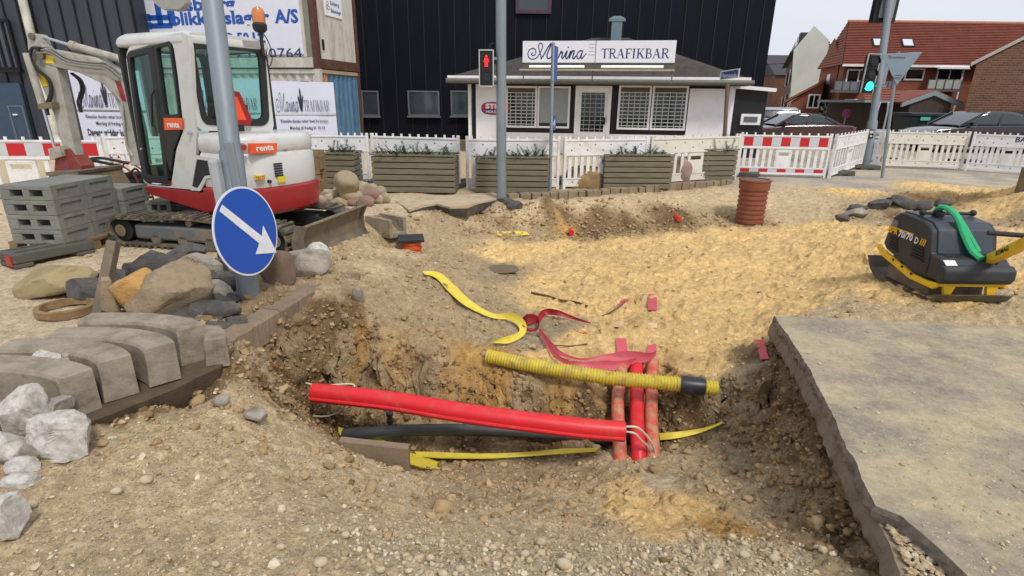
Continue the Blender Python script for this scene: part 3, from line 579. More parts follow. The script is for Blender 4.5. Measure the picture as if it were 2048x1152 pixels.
# ================================================================== BACKGROUND BUILDINGS
white = mat('white_paint', S(238,238,240), .55, var=.03, dirt_shade=S(224,222,218), dn=.4, ds=2.5)
whitep = mat('white_plastic', S(234,234,234), .45, var=.03, dirt_shade=S(196,192,180), dn=.4, ds=3)
black_clad = mat('black_cladding', S(11,14,24), .6, spec=.15, var=.25, vs=1.5, dirt_shade=S(17,20,31), dn=.45, ds=1.1, stretch=(3, 3, .4))
grey_clad = mat('grey_cladding', S(58,62,70), .6, var=.12, vs=1.5, dirt_shade=S(48,52,60), dn=.45, ds=1.2, stretch=(3, 3, .4))
seam = mat('dark_trim', S(8,9,14), .7)
blackt = mat('black_trim', S(20,19,20), .6, var=.2)
winglass = mat('window_glass', S(52,60,66), .06, var=.3, vs=.8, spec=.9)
darkglass = mat('dark_window_glass', S(20,26,32), .05, var=.3, vs=.8, spec=.7)
navy = mat('navy_print', S(38,46,104), .5, var=.05)
inkblk = mat('black_print', S(40,42,56), .5, var=.1)
bluep = mat('blue_print', S(28,84,168), .5, var=.06)

def plane_uv(a, b):
    """unit vector along the ground from a to b"""
    d = Vector(b)-Vector(a); d.z = 0; return d.normalized()

# ---- big black clad building behind the bar
YB = 24.5
xr = PY(1535, 120, YB).x; xl = -13.0; TOP = 11.5
bb = root('black_building', 'large black metal-clad building behind the little white bar', 'building', (0, YB, 0))
part(bb, 'wall', WB(bb).box(xl, xr-.02, YB+.06, YB+11, -.1, TOP), black_clad)
pw = .62; x = xl; pm = None
while x < xr-.05:
    x1 = min(x+pw, xr)
    part(bb, 'cladding_panel', WB(bb).box(x+.015, x1-.015, YB+.0, YB+.05, 0, TOP), black_clad)
    part(bb, 'cladding_seam', WB(bb).box(x-.02, x+.02, YB-.025, YB+.058, 0, TOP-.01), seam)
    x += pw
def window(rt, name, x0, x1, z0, z1, Y, fm, gm_, f=.07, d=.05, mull=0, sill=None, nrm=-1):
    w_ = part(rt, name, WB(rt).box(x0, x1, Y-d, Y, z0, z0+f).box(x0, x1, Y-d, Y, z1-f, z1).box(x0, x0+f, Y-d, Y, z0+f, z1-f).box(x1-f, x1, Y-d, Y, z0+f, z1-f), fm)
    link('pane', WB(rt).box(x0+f, x1-f, Y-d*.4, Y-.002, z0+f, z1-f).mesh('pane'), gm_, w_)
    for i in range(mull):
        xm = x0+(x1-x0)*(i+1)/(mull+1); link('mullion', WB(rt).box(xm-f*.4, xm+f*.4, Y-d*.9, Y-d*.45, z0+f, z1-f).mesh('mullion'), fm, w_)
    if sill: link('sill', WB(rt).box(x0-.04, x1+.04, Y-d-.08, Y-.001, z0-.07, z0-.003).mesh('sill'), sill, w_)
    return w_
wframe = mat('grey_window_frame', S(96,100,106), .5)
for a, b_ in ((815,880),(901,958),(722,760)):
    p0, p1 = PY(a, 181, YB-.06), PY(b_, 232, YB-.06)
    window(bb, 'window', p0.x, p1.x, p1.z, p0.z, YB-.06, wframe, winglass, .06, .06, 0, wframe)
p0, p1 = PY(1032, -40, YB-.06), PY(1102, 28, YB-.06)
window(bb, 'upper_window', p0.x, p1.x, p1.z, p0.z, YB-.06, mat('maroon_frame', S(72,50,60), .5), winglass, .14, .07)

# ---- dark grey building at the left with pipe and door
YG = 17.5
gb = root('grey_building', 'dark grey seam-clad building at the left edge behind the digger arm', 'building', (-14, YG, 0))
gx1 = PY(268, 40, YG).x
part(gb, 'wall', WB(gb).box(-34, gx1-.02, YG+.06, YG+5.5, -.1, 9.5), grey_clad)
x = gx1
px_pipe = -13.4
while x > -27:
    part(gb, 'cladding_panel', WB(gb).box(x-.395, x-.015, YG, YG+.05, 0, 9.5), grey_clad)
    part(gb, 'cladding_seam', WB(gb).box(x-.02, x+.015, YG-.04, YG+.058, 0, 9.49), seam)
    x -= .41
q0, q1 = PY(-30, 38, YG-.1), PY(42, 140, YG-.1)
window(gb, 'window', q0.x, q1.x, q1.z, q0.z, YG-.05, seam, winglass, .07, .08, 2, seam)
q0, q1 = PY(-40, 165, YG-.1), PY(72, 300, YG-.1)
bl = mat('blue_grey_panel', S(50,72,94), .5, var=.1)
part(gb, 'blue_wall_panel', WB(gb).box(q0.x, q1.x, YG-.09, YG-.045, .02, q0.z), bl)
d0, d1 = PY(20, 214, YG-.1), PY(62, 280, YG-.1)
dr = part(gb, 'door', WB(gb).box(d0.x, d1.x, YG-.13, YG-.092, .03, d0.z), bl)
link('frame', WB(gb).box(d0.x-.05, d0.x, YG-.14, YG-.092, .03, d0.z+.05).box(d1.x, d1.x+.05, YG-.14, YG-.092, .03, d0.z+.05).box(d0.x, d1.x, YG-.14, YG-.092, d0.z, d0.z+.05).mesh('frame'), wframe, dr)
link('handle', WB(gb).boxc((d0.x+.15, YG-.16, 1.05), (.12, .05, .04)).mesh('handle'), white, dr)
a0, a1 = PY(38, 0, YG-.2), PY(92, 180, YG-.2)
xp = (a0.x+a1.x)/2
pipe_b = mat('cream_pipe', S(214,214,200), .5, var=.06, dirt_shade=S(170,168,152), dn=.45)
part(gb, 'downpipe', WB(gb).cyl((xp, YG-.16, .0), (xp, YG-.16, 9.4), .11, n=14), pipe_b, smooth='auto')
for z in (2.4, 4.6, 6.9): part(gb, 'pipe_bracket', WB(gb).boxc((xp, YG-.1, z), (.28, .2, .05)), seam)

# ---- containers
CC = Vector((PY(638, 140, 17.0).x, 17.0, 0)); e1 = Vector((.22, .975, 0)).normalized(); e0 = Vector((-e1.y, e1.x, 0))    # e1 back along the end, e0 along the front to the left
CM_ = Matrix(((e0.x, e1.x, 0, CC.x), (e0.y, e1.y, 0, CC.y), (0, 0, 1, 0), (0, 0, 0, 1)))
rust = mat('rusty_brown_frame', S(84,56,44), .75, var=.25, vs=8, dirt_shade=S(132,88,58), dn=.35, ds=6)
contw = mat('container_white', S(206,202,192), .6, var=.05, dirt_shade=S(164,150,128), dn=.42, ds=2.5, stretch=(1, 1, .35))
contb = mat('container_blue', S(82,122,152), .6, var=.14, dirt_shade=S(64,96,120), dn=.45, ds=2.5, stretch=(1.5, 1.5, .4))
rusto = mat('orange_rust', S(170,112,66), .8, var=.3, vs=9, dirt_shade=S(190,170,140), dn=.4, ds=5)
def corr(mb, o, u, n, L_, z0, z1, p=.28, d=.05):
    """corrugated sheet along u, outward n"""
    o, u, n = Vector(o), Vector(u), Vector(n); pr = []; x = 0
    while x < L_:
        for dx, q in ((0, 0), (p*.3, 0), (p*.5, 1), (p*.8, 1)):
            if x+dx < L_: pr.append((x+dx, q*d))
        x += p
    pr.append((L_, 0)); vs = []; fs = []
    for x, q in pr:
        vs += [o+u*x-n*q+Vector((0, 0, z0)), o+u*x-n*q+Vector((0, 0, z1))]
    for i in range(len(pr)-1): fs.append((2*i, 2*i+2, 2*i+3, 2*i+1))
    mb.add(vs, fs); return mb
LC, WC, HC = 7.0, 2.44, 2.42
lc = root('lower_container', 'corrugated shipping container, white front and blue rusty end, under the sign container', 'container', CC)
def CB(rt): return MB(L2W(rt) @ CM_)
z0c, z1c = .05, HC
part(lc, 'body', CB(lc).box(.12, LC-.1, .1, WC-.08, .12, z1c-.14), contw)
part(lc, 'white_wall', corr(CB(lc), (.14, .02, 0), (1, 0, 0), (0, -1, 0), LC-.28, .16, z1c-.12), contw)
part(lc, 'blue_wall', corr(CB(lc), (.02, .42, 0), (0, 1, 0), (-1, 0, 0), WC-.56, .16, z1c-.1), contb)
part(lc, 'rusty_corner_panel', corr(CB(lc), (.01, .14, 0), (0, 1, 0), (-1, 0, 0), .28, .16, z1c-.1, .14), rusto)
part(lc, 'top_rail', CB(lc).box(.0, LC, -.01, .1, z1c-.12, z1c), contw)
part(lc, 'end_rail', CB(lc).box(-.01, .1, .1, WC, z1c-.1, z1c), mat('rail_tan', S(170,150,120), .7, var=.2))
part(lc, 'bottom_rail', CB(lc).box(.0, LC, -.01, .1, z0c, .16), contw)
for px_, py_ in ((0, 0), (LC-.14, 0), (0, WC-.14)):
    part(lc, 'corner_post', CB(lc).box(px_-.012, px_+.14, py_-.012, py_+.13, z0c, z1c+.01), contw if py_ == 0 else rust)
vg = part(lc, 'vent_grille', CB(lc).box(.3, .62, -.03, .02, 1.62, 2.15), contw)
for i in range(6): link('louvre', CB(lc).box(.34, .58, -.045, -.031, 1.66+i*.078, 1.70+i*.078).mesh('louvre'), seam, vg)

uc = root('upper_container', 'rust-framed white container stacked on top with the big blue lettered sign', 'container', CC+Vector((0, 0, HC+.02)))
U0 = HC+.03; UH = 2.75
part(uc, 'body', CB(uc).box(.06, LC-.06, .06, WC-.06, U0+.1, U0+UH-.05), contw)
part(uc, 'front_sheet', CB(uc).box(.16, LC-.3, .0, .05, U0+.3, U0+UH-.1), contw)
part(uc, 'bottom_beam', CB(uc).box(.14, LC-.2, -.06, .055, U0+.01, U0+.28), contw)
part(uc, 'underside', CB(uc).box(.1, LC-.1, .06, WC-.1, U0-.01, U0+.09), mat('underside_grey', S(130,130,124), .8))
for a in (0, LC-.16):
    part(uc, 'corner_post', CB(uc).box(a-.02, a+.16, -.03, .15, U0, U0+UH), rust)
    part(uc, 'corner_post', CB(uc).box(a-.02, a+.16, WC-.17, WC, U0, U0+UH), rust)
part(uc, 'end_beam', CB(uc).box(-.03, .1, .15, WC-.17, U0, U0+.24), rust)
part(uc, 'end_beam', CB(uc).box(-.03, .1, .15, WC-.17, U0+UH-.2, U0+UH), rust)
ed = part(uc, 'end_door', CB(uc).box(-.015, .055, .2, WC-.22, U0+.26, U0+UH-.22), contw)
link('latch', CB(uc).box(-.05, -.016, .26, .34, U0+.5, U0+.78).mesh('latch'), seam, ed)
part(uc, 'side_trim', CB(uc).box(.14, .3, -.05, .0, U0+.28, U0+UH-.1), mat('khaki_trim', S(128,128,110), .7))
# small sign on the end
ss_ = part(uc, 'small_sign', CB(uc).box(-.045, -.02, .55, 1.5, U0+1.45, U0+2.0), white)
tm = CB(uc); text_mb(tm, 'Tømrer', (-.046, 1.06-.18, U0+1.77), (0, 1, 0), (0, 0, 1), .12)
tm.v = []; tm.f = []
M_e = L2W(uc) @ CM_
def txt(rt, name, s, o, u, v, h, m, width=None, bold=0., M=None, parent=None, shear=0., th=.004):
    mb = MB(M if M is not None else L2W(rt)); text_mb(mb, s, o, u, v, h, th, bold, width, shear=shear)
    return link(name, mb.mesh(name), m, parent if parent is not None else rt)
# end faces -e0 side: reading direction seen from outside is +e1
txt(uc, 'lettering', 'Esbjerg', (-.047, .86, U0+1.76), (0, 1, 0), (0, 0, 1), .11, bluep, .5, .01, M_e, ss_, th=-.004)
txt(uc, 'lettering', 'Blikkenslager', (-.047, .86, U0+1.56), (0, 1, 0), (0, 0, 1), .11, bluep, .58, .01, M_e, ss_, th=-.004)
mbq = MB(M_e)
for cy_, cz_ in ((.66, 1.66), (.76, 1.66), (.71, 1.78)): stroke(mbq, arc(cy_, U0+cz_, .045, .05, 0, 360, 12), .018, (-.05, 0, 0), (0, 1, 0), (0, 0, 1))
link('emblem', mbq.mesh('emblem'), inkblk, ss_)
# big sign on the front
sg = part(uc, 'sign_board', CB(uc).box(.42, LC-.42, -.035, -.004, U0+.36, U0+UH-.12), mat('sign_white', S(222,224,234), .4, var=.02))
uL = (-1, 0, 0)       # reading direction on the front, in container space
def ft(s, xr_, z, h, wd, m=bluep, bold=.02): return txt(uc, 'lettering', s, (xr_, -.037, z), uL, (0, 0, 1), h, m, wd, bold, M_e, sg, th=-.006)
_ft1 = ft
def ft(s, xr_, z, h, wd, m=bluep, bold=.02):
    ws = s.split(' '); tot = sum(len(w_) for w_ in ws)+.6*(len(ws)-1); x = 0
    for w_ in ws: _ft1(w_, xr_-wd*x/tot, z, h, wd*len(w_)/tot, m, bold); x += len(w_)+.6
def cx(px, py):      # photograph pixel -> container front coordinate
    # intersect ray with the front plane
    n = e1; d = ray(px, py); o = Vector((0, 0, CAMZ)); t_ = (CC-e1*.04-o).dot(n)/d.dot(n); q = o+d*t_
    return (q-CC).dot(e0), q.z
a, z = cx(345, 48); b_, _ = cx(597, 38); ft('blikkenslager A/S', a, z-.02, .34, a-b_, bold=.035)
a, z = cx(352, 14); b_, _ = cx(470, 6); ft('Esbjerg', a, z-.1, .34, a-b_, bold=.035)
a, z = cx(362, 86); b_, _ = cx(530, 76); ft('Tlf. 75 12 50 12', a, z, .26, a-b_, bold=.035)
a, z = cx(470, 116); b_, _ = cx(604, 110); ft('Cvr. 25970764', cx(400, 116)[0], z, .27, cx(400, 116)[0]-b_, m=navy, bold=.0)
tb = MB(M_e)
ax, az_ = cx(318, 30)
for bx in ((-.1, .1, -.28, .55), (-.32, .32, .42, .6), (-.38, .38, -.14, .0), (-.34, .4, -.36, -.22), (.3, .55, -.3, .1)):
    tb.box(ax-bx[1], ax-bx[0], -.045, -.036, az_+bx[2], az_+bx[3])
for r_ in ((-.36, -.06), (-.36, -.28)): tb.cyl((ax+.38, -.045, az_+r_[1]), (ax+.38, -.036, az_+r_[1]), .1)
link('tap_emblem', tb.mesh('tap_emblem'), bluep, sg)
ax, az_ = cx(336, 60); sb = MB(M_e); stroke(sb, smoothline([(ax+.05, az_+.7), (ax+.02, az_+.3), (ax-.02, az_-.1)]), .03, (0, -.037, 0), (1, 0, 0), (0, 0, 1), -.006); link('curved_line', sb.mesh('curved_line'), navy, sg)
# lamp on the container corner over the sign
lp = PY(345, 6, 15.6)
fl = root('floodlight', 'grey floodlight hanging at the top of the big lettered sign', 'lamp', lp)
part(fl, 'lamp_housing', WB(fl).loft([[lp+Vector((a_*sx_, b2*.12, c2)) for a_, b2 in ((-1,-1),(1,-1),(1,1),(-1,1))] for sx_, c2 in ((.22,-.17),(.42,-.02),(.42,.22),(.3,.26))]), mat('floodlight_grey', S(150,152,146), .5), bevel=.02)
part(fl, 'bracket', WB(fl).bar(lp+Vector((0, .1, .2)), lp+Vector((.0, 1.45, .45)), .08, .08), wframe)

# ---- Marina banners hung on a low wire fence in front of the containers
def marina_banner(pxl, pxr, pyt, Y0, Y1, label, steff=False, z0=.05, split=True, hgt=2.05):
    A = PY(pxl, pyt, Y0); B = PY(pxr, pyt, Y1); u = plane_uv(A, B); Lb = (Vector((B.x, B.y, 0))-Vector((A.x, A.y, 0))).length
    n = Vector((u.y, -u.x, 0)); o = Vector((A.x, A.y, 0))
    rt = root('banner', label, 'banner', o, group='white Marina Trafikbar banners')
    bm_ = mat('banner_vinyl', S(208,212,230), .45, var=.04, vs=2)
    H1 = hgt; zs = H1*.58
    ms = []
    for (za, zb) in ((zs+.025, H1), (z0, zs-.025)):
        # gently waving sheet with thickness
        pr = []
        for i in range(25):
            x = Lb*i/24; pr.append((x, .012*math.sin(x*3.1)+.008*math.sin(x*8)))
        rings = [[o+u*x+n*(q+.002)+Vector((0,0,za)), o+u*x+n*(q+.002)+Vector((0,0,zb)), o+u*x+n*(q-.004)+Vector((0,0,zb)), o+u*x+n*(q-.004)+Vector((0,0,za))] for x, q in pr]
        ms.append(part(rt, 'banner_sheet', WB(rt).loft(rings), bm_))
    part(rt, 'tube_rail', WB(rt).cyl(o+Vector((0,0,zs)), o+u*Lb+Vector((0,0,zs)), .018, n=8), mat('galvanised', S(150,156,160), .5, .6, var=.1), smooth='auto')
    for k in (0, .52, 1.0): part(rt, 'fence_post', WB(rt).cyl(o+u*Lb*k-n*.04+Vector((0,0,-.05)), o+u*Lb*k-n*.04+Vector((0,0,H1)), .02, n=8), MAT['galvanised'], smooth='auto')
    of = o+n*.028; up = (0, 0, 1)
    m1 = WB(rt); marina_text(m1, of+u*(Lb*.07)+Vector((0,0,zs+.08)), u, up, (H1-zs)*.55, Lb*.36, .0, 1.)
    link('script_lettering', m1.mesh('script'), mat('grey_print', S(96,100,120), .5), ms[0])
    m2 = WB(rt); serif_text(m2, 'TRAFIKBAR', of+u*(Lb*.5)+Vector((0,0,zs+.08)), u, up, (H1-zs)*.36, Lb*.4, .0); link('lettering', m2.mesh('serif'), inkblk, ms[0])
    m3 = WB(rt); xo = Lb*.46
    for k, hh in ((-.03, .5), (0, .72), (.03, .52)):
        m3.prism([(xo+k*Lb-.012*Lb, (H1-zs)*hh), (xo+k*Lb, (H1-zs)*(hh+.1)), (xo+k*Lb+.012*Lb, (H1-zs)*hh), (xo+.012*Lb+k*.2*Lb, .13), (xo-.012*Lb+k*.2*Lb, .13)], of+Vector((0,0,zs)), u, up, n, 0, .003)
    m3.prism([(xo-.018*Lb, .09), (xo+.018*Lb, .09), (xo+.018*Lb, .12), (xo-.018*Lb, .12)], of+Vector((0,0,zs)), u, up, n, 0, .003)
    link('crown_emblem', m3.mesh('crown'), inkblk, ms[0])
    def tx(s, x, z, h, wd, b_=.0): txt(rt, 'lettering', s, of+u*(Lb*x)+Vector((0,0,z)), u, up, h, inkblk, wd*Lb, b_, None, ms[1], th=.0)
    k = (zs-z0)
    k2 = z0+k*(.0 if not steff else .2); kk = k*(1. if not steff else .8)
    tx('Klassiske danske retter lavet fra bunden', .12, k2+kk*.82, .085, .74, .012); tx('Mandag til fredag kl. 10-18', .25, k2+kk*.66, .085, .55, .012)
    tx('Dagens middag kun kr.', .1, k2+kk*.4, .16, .68, .03); tx('www.marinatrafikbar.dk  •  Tlf. 7512 7020', .15, k2+kk*.24, .07, .72, .01)
    if steff: steff_logo(rt, of+u*(Lb*.42)+Vector((0,0,z0+k*.11)), u, up, Lb*.3, ms[1])
    else: tx('Havnegade 52', .35, k2+kk*.08, .08, .4, .02)
    return rt
def steff_logo(rt, c, u, up, w_, par):
    u = Vector(u); up = Vector(up); h = w_*.42; n = u.cross(up)
    def pill(k, d0, d1, nm, m):
        poly = [(w_/2*k*math.copysign(abs(math.cos(a))**.7, math.cos(a)), h/2*k*math.copysign(abs(math.sin(a))**.7, math.sin(a))) for a in [2*math.pi*i/28 for i in range(28)]]
        link(nm, WB(rt).prism(poly, c, u, up, n, d0, d1).mesh(nm), m, par)
    pill(1., .001, .005, 'logo_rim', navy); pill(.93, .005, .008, 'logo_field', mat('logo_red', S(196,36,60), .45))
    link('logo_band', WB(rt).prism([(-w_*.36, -h*.4), (w_*.4, -h*.4), (w_*.42, -h*.06), (-w_*.42, -h*.06)], c, u, up, n, .008, .010).mesh('band'), navy, par)
    txt(rt, 'lettering', 'STEFF', c-u*w_*.36+up*h*.02, u, up, h*.34, white, w_*.74, .06, None, par, th=.012)
    txt(rt, 'lettering', 'HOULBERG', c-u*w_*.34-up*h*.34, u, up, h*.2, white, w_*.7, .03, None, par, th=.013)
marina_banner(538, 668, 182, 15.6, 16.3, 'white Marina Trafikbar banner right of the digger cab')
marina_banner(372, 526, 178, 15.3, 15.6, 'white Marina Trafikbar banner seen through the cab windows', hgt=2.1)
marina_banner(140, 280, 160, 14.2, 14.0, 'white Marina Trafikbar banner with red logo left of the digger cab', True, hgt=2.2)

# ---- the bar
YR = 18.6
shingle = mat('roof_felt', S(64,61,57), .9, var=.16, vs=5, bump=.4, bs=30, dirt_shade=S(84,80,70), dn=.4, ds=2.5)
b0 = PY(944, 200, YR); b1 = PY(1462, 200, YR-1.0)
ub = plane_uv(b0, b1); nb = Vector((ub.y, -ub.x, 0)); LB = (Vector((b1.x, b1.y, 0))-Vector((b0.x, b0.y, 0))).length
O = Vector((b0.x, b0.y, 0))
bar = root('snack_bar', 'low white bar with dark hipped roof and Marina Trafikbar roof sign', 'building', O)
BM = Matrix(((ub.x, -nb.x, 0, O.x), (ub.y, -nb.y, 0, O.y), (0, 0, 1, 0), (0, 0, 0, 1)))     # local x along front, y into the building
def BB(): return MB(L2W(bar) @ BM)
def bx(px, py, off=0.):     # pixel -> (x, z) on the bar front plane
    d = ray(px, py); o = Vector((0, 0, CAMZ)); t_ = (O+nb*off-o).dot(nb)/d.dot(nb); q = o+d*t_; return (q-O).dot(ub), q.z
EZ = bx(1200, 165)[1]-.02
DB = 5.0
part(bar, 'wall', BB().box(0, LB, .06, DB, 0, EZ), blackt)
part(bar, 'front_base_panel', BB().box(.28, LB-.02, .0, .055, 0.02, bx(1200, 268)[1]), white)
# white wall panels and windows by pixel columns
def bar_panel(pa, pb, ya, yb, nm, m, d=.045):
    xa, zb = bx(pa, ya); xb, _ = bx(pb, ya); za = bx(pa, yb)[1]
    return part(bar, nm, BB().box(xa, xb, -d, .055, za, zb), m)
zt = bx(1200, 172)[1]; zw = bx(1200, 258)[1]
pl = part(bar, 'wall_panel', BB().box(bx(952, 200)[0], bx(1008, 200)[0], -.02, .055, .03, zt+.02), white)
pr_ = part(bar, 'wall_panel', BB().box(bx(1378, 200)[0], bx(1454, 200)[0], -.02, .055, .03, zt-.05), white)
blind = mat('blind_grey', S(150,158,156), .5, var=.06)
def bwin(pa, pb, gridded, top=zt-.02, bot=zw, split=None):
    xa, xb = bx(pa, 210)[0], bx(pb, 210)[0]; f = .06
    w_ = part(bar, 'window', BB().box(xa, xb, -.05, .05, bot, bot+f).box(xa, xb, -.05, .05, top-f, top).box(xa, xa+f, -.05, .05, bot+f, top-f).box(xb-f, xb, -.05, .05, bot+f, top-f), white)
    link('pane', BB().box(xa+f, xb-f, .0, .053, bot+f, top-f).mesh('pane'), darkglass if gridded else winglass, w_)
    if gridded:
        g = BB(); n_ = 10
        for i in range(n_):
            z = bot+f+(top-bot-2*f)*(i+.5)/n_*.92; g.box(xa+f, xb-f, -.02, -.006, z-.014, z+.014)
        for i in range(5):
            x = xa+f+(xb-xa-2*f)*(i+.5)/5; g.box(x-.011, x+.011, -.03, -.021, bot+f, top-f-.12)
        tag(link('security_grille', g.mesh('grille'), mat('grille_white', S(190,196,186), .5), w_), kind='stuff')
        link('valance', BB().box(xa+f, xb-f, -.019, -.002, top-f-.13, top-f).mesh('valance'), mat('valance_brown', S(96,80,58), .8), w_)
    else: link('blind', BB().box(xa+f, xb-f, -.02, -.004, bot+f+.1, top-f-.02).mesh('blind'), blind, w_)
    return w_
bwin(1012, 1074, True); bwin(1075, 1140, False); bwin(1236, 1301, True, zt+.03); bwin(1303, 1374, True, zt+.03)
d0x, d1x = bx(1150, 210)[0], bx(1222, 210)[0]; dt = zt+.0
dd = part(bar, 'door', BB().box(d0x+.1, d1x-.1, -.03, .05, .12, dt-.1), white)
link('pane', BB().box(d0x+.2, d1x-.2, -.045, -.031, .72, dt-.2).mesh('pane'), darkglass, dd)
g = BB()
for i in range(9): z = .8+i*(dt-1.05)/8; g.box(d0x+.2, d1x-.2, -.056, -.046, z-.01, z+.01)
for i in range(4): x = d0x+.3+(d1x-d0x-.6)*i/3; g.box(x-.009, x+.009, -.066, -.057, .72, dt-.2)
tag(link('security_grille', g.mesh('grille'), MAT['blind_grey'], dd), kind='stuff')
link('handle', BB().box(d1x-.2, d1x-.15, -.1, -.03, .95, 1.15).mesh('handle'), seam, dd)
part(bar, 'door_frame', BB().box(d0x, d0x+.1, -.06, .05, .02, dt).box(d1x-.1, d1x, -.06, .05, .02, dt).box(d0x+.1, d1x-.1, -.06, .05, dt-.1, dt), white)
for px_ in (940, 1458): x = bx(px_, 210)[0]; part(bar, 'corner_post', BB().box(x-.04, x+.05, -.1, .05, .02, zt+.05), white)
# roof: hipped
ov = .6; orr = .3
e = [Vector((-ov, -ov, EZ)), Vector((LB+orr, -ov, EZ)), Vector((LB+orr, DB, EZ)), Vector((-ov, DB, EZ))]
rz_ = EZ+1.55; r1_, r2_ = Vector((LB*.47, DB*.55, rz_)), Vector((LB*.62, DB*.55, rz_))
rm = BB(); rm.add([v+Vector((0, 0, .14)) for v in e]+[r1_, r2_]+[v+Vector((0, 0, .02)) for v in e], [(0,1,5,4),(1,2,5),(2,3,4,5),(3,0,4),(9,8,7,6),(0,6,7,1),(1,7,8,2),(2,8,9,3),(3,9,6,0)])
rf = part(bar, 'roof', rm, shingle)
link('fascia', BB().box(-ov-.03, LB+orr+.03, -ov-.06, -ov-.003, EZ+.08, EZ+.17).mesh('fascia'), white, rf)
part(bar, 'gutter', BB().cyl((-ov-.05, -ov-.12, EZ+.02), (LB+orr+.1, -ov-.12, EZ+.02), .075, n=10), mat('gutter_grey', S(96,96,86), .5), smooth='auto')
part(bar, 'soffit', BB().box(-ov, LB+orr, -ov, -.07, EZ-.06, EZ+.01), blackt)
vx = bx(1226, 100)[0]+.15
ch = part(bar, 'roof_vent', BB().box(vx-.17, vx+.17, DB*.4, DB*.4+.5, EZ+1.0, rz_+.42), mat('vent_zinc', S(110,132,140), .5, .3))
link('cap', BB().loft([[Vector((vx+a*s_, DB*.4+.25+b2*s_, z)) for a, b2 in ((-1,-1),(1,-1),(1,1),(-1,1))] for s_, z in ((.27, rz_+.42),(.27, rz_+.5),(.12, rz_+.6))]).mesh('cap'), MAT['vent_zinc'], ch)
# roof sign, turned a little to the left
SO = PY(1045, 130, 16.9); SE = PY(1350, 118, 16.2)
us_ = plane_uv(SO, SE); ns_ = Vector((us_.y, -us_.x, 0)); LS = (Vector((SE.x, SE.y, 0))-Vector((SO.x, SO.y, 0))).length
so_ = Vector((SO.x, SO.y, 0)); zb = PY(1045, 125, 16.9).z; ztp = PY(1045, 82, 16.9).z
zt2 = ztp
rs_ = root('roof_sign', 'long white Marina Trafikbar sign on the bar roof', 'sign', Vector((SO.x, SO.y, zb)))
half = LS*.487
s1 = part(rs_, 'sign_board', WB(rs_).prism([(0, zb), (half-.01, zb), (half-.01, zt2), (0, zt2)], so_, us_, (0,0,1), ns_, -.06, 0), mat('sign_face', S(226,228,234), .35, var=.02))
s2 = part(rs_, 'sign_board', WB(rs_).prism([(half+.01, zb), (LS, zb), (LS, zt2), (half+.01, zt2)], so_, us_, (0,0,1), ns_, -.06, 0), MAT['sign_face'])
hs_ = zt2-zb
m1 = WB(rs_); marina_text(m1, so_+ns_*.002+us_*(LS*.03)+Vector((0,0,zb+hs_*.17)), us_, (0,0,1), hs_*.72, LS*.4, .004, 1.15); link('script_lettering', m1.mesh('s'), navy, s1)
m2 = WB(rs_); serif_text(m2, 'TRAFIKBAR', so_+ns_*.002+us_*(LS*.525)+Vector((0,0,zb+hs_*.2)), us_, (0,0,1), hs_*.44, LS*.435, .004, 1.1); link('lettering', m2.mesh('t'), navy, s2)
m3 = WB(rs_)
for i in range(4): m3.prism([(LS*.44, zb+hs_*(.35+i*.16)), (LS*.482, zb+hs_*(.35+i*.16)), (LS*.482, zb+hs_*(.37+i*.16)), (LS*.44, zb+hs_*(.37+i*.16))], so_, us_, (0,0,1), ns_, .001, .004)
link('faded_rules', m3.mesh('r'), mat('faint_print', S(150,152,158), .5), s1)
part(rs_, 'light_trough', WB(rs_).prism([(-.05, zb-.22), (LS, zb-.22), (LS, zb-.18), (-.05, zb-.18)], so_, us_, (0,0,1), ns_, -.04, .22), mat('trough_tan', S(168,160,140), .6))
part(rs_, 'back_rail', WB(rs_).prism([(0, zb-.17), (LS, zb-.17), (LS, zb-.03), (0, zb-.03)], so_, us_, (0,0,1), ns_, -.06, -.03), mat('rail_olive', S(92,90,78), .7))
tubem = mat('tube_white', S(240,240,232), .4, emit=.25)
for a, b_ in ((.05, .42), (.53, .93)):
    part(rs_, 'light_tube', WB(rs_).cyl(so_+us_*LS*a+ns_*.1+Vector((0,0,zb-.11)), so_+us_*LS*b_+ns_*.1+Vector((0,0,zb-.11)), .035, n=10), tubem, smooth='auto')
for a in (.0, .47, .99): part(rs_, 'strut', WB(rs_).prism([(LS*a, zb-.55), (LS*a+.03, zb-.55), (LS*a+.03, zt2-.1), (LS*a, zt2-.1)], so_, us_, (0,0,1), ns_, -.1, -.065), wframe)
# red logo on the left wall panel
x_, z_ = bx(992, 217); steff_logo(bar, BM @ Vector((x_, -.022, z_)), ub, Vector((0,0,1)), .95, pl)
# black side building with mailbox
sx0, sz0 = bx(1462, 168); sx1 = bx(1530, 175)[0]
sh = root('side_shed', 'low black annex with white edge and letterbox, right end of the bar', 'shed', O+ub*(LB+.4))
SBm = lambda: MB(L2W(sh) @ BM)
part(sh, 'wall', SBm().box(LB+.12, LB+1.12, .3, 3.2, 0, EZ-.12), blackt)
part(sh, 'roof_edge', SBm().prism([(LB+.0, EZ-.1), (LB+1.3, EZ-.2), (LB+1.3, EZ-.1), (LB+.0, EZ)], (0,0,0), (1,0,0), (0,0,1), (0,-1,0), -3.3, -.1), white)
part(sh, 'edge_trim', SBm().box(LB+.03, LB+.11, .05, .32, 0, EZ-.1), white)
mbx = part(sh, 'letterbox', SBm().box(LB+.42, LB+1.0, .2, .295, 1.0, 1.32), white)
link('flap', SBm().box(LB+.5, LB+.9, .18, .198, 1.08, 1.24).mesh('flap'), wframe, mbx)

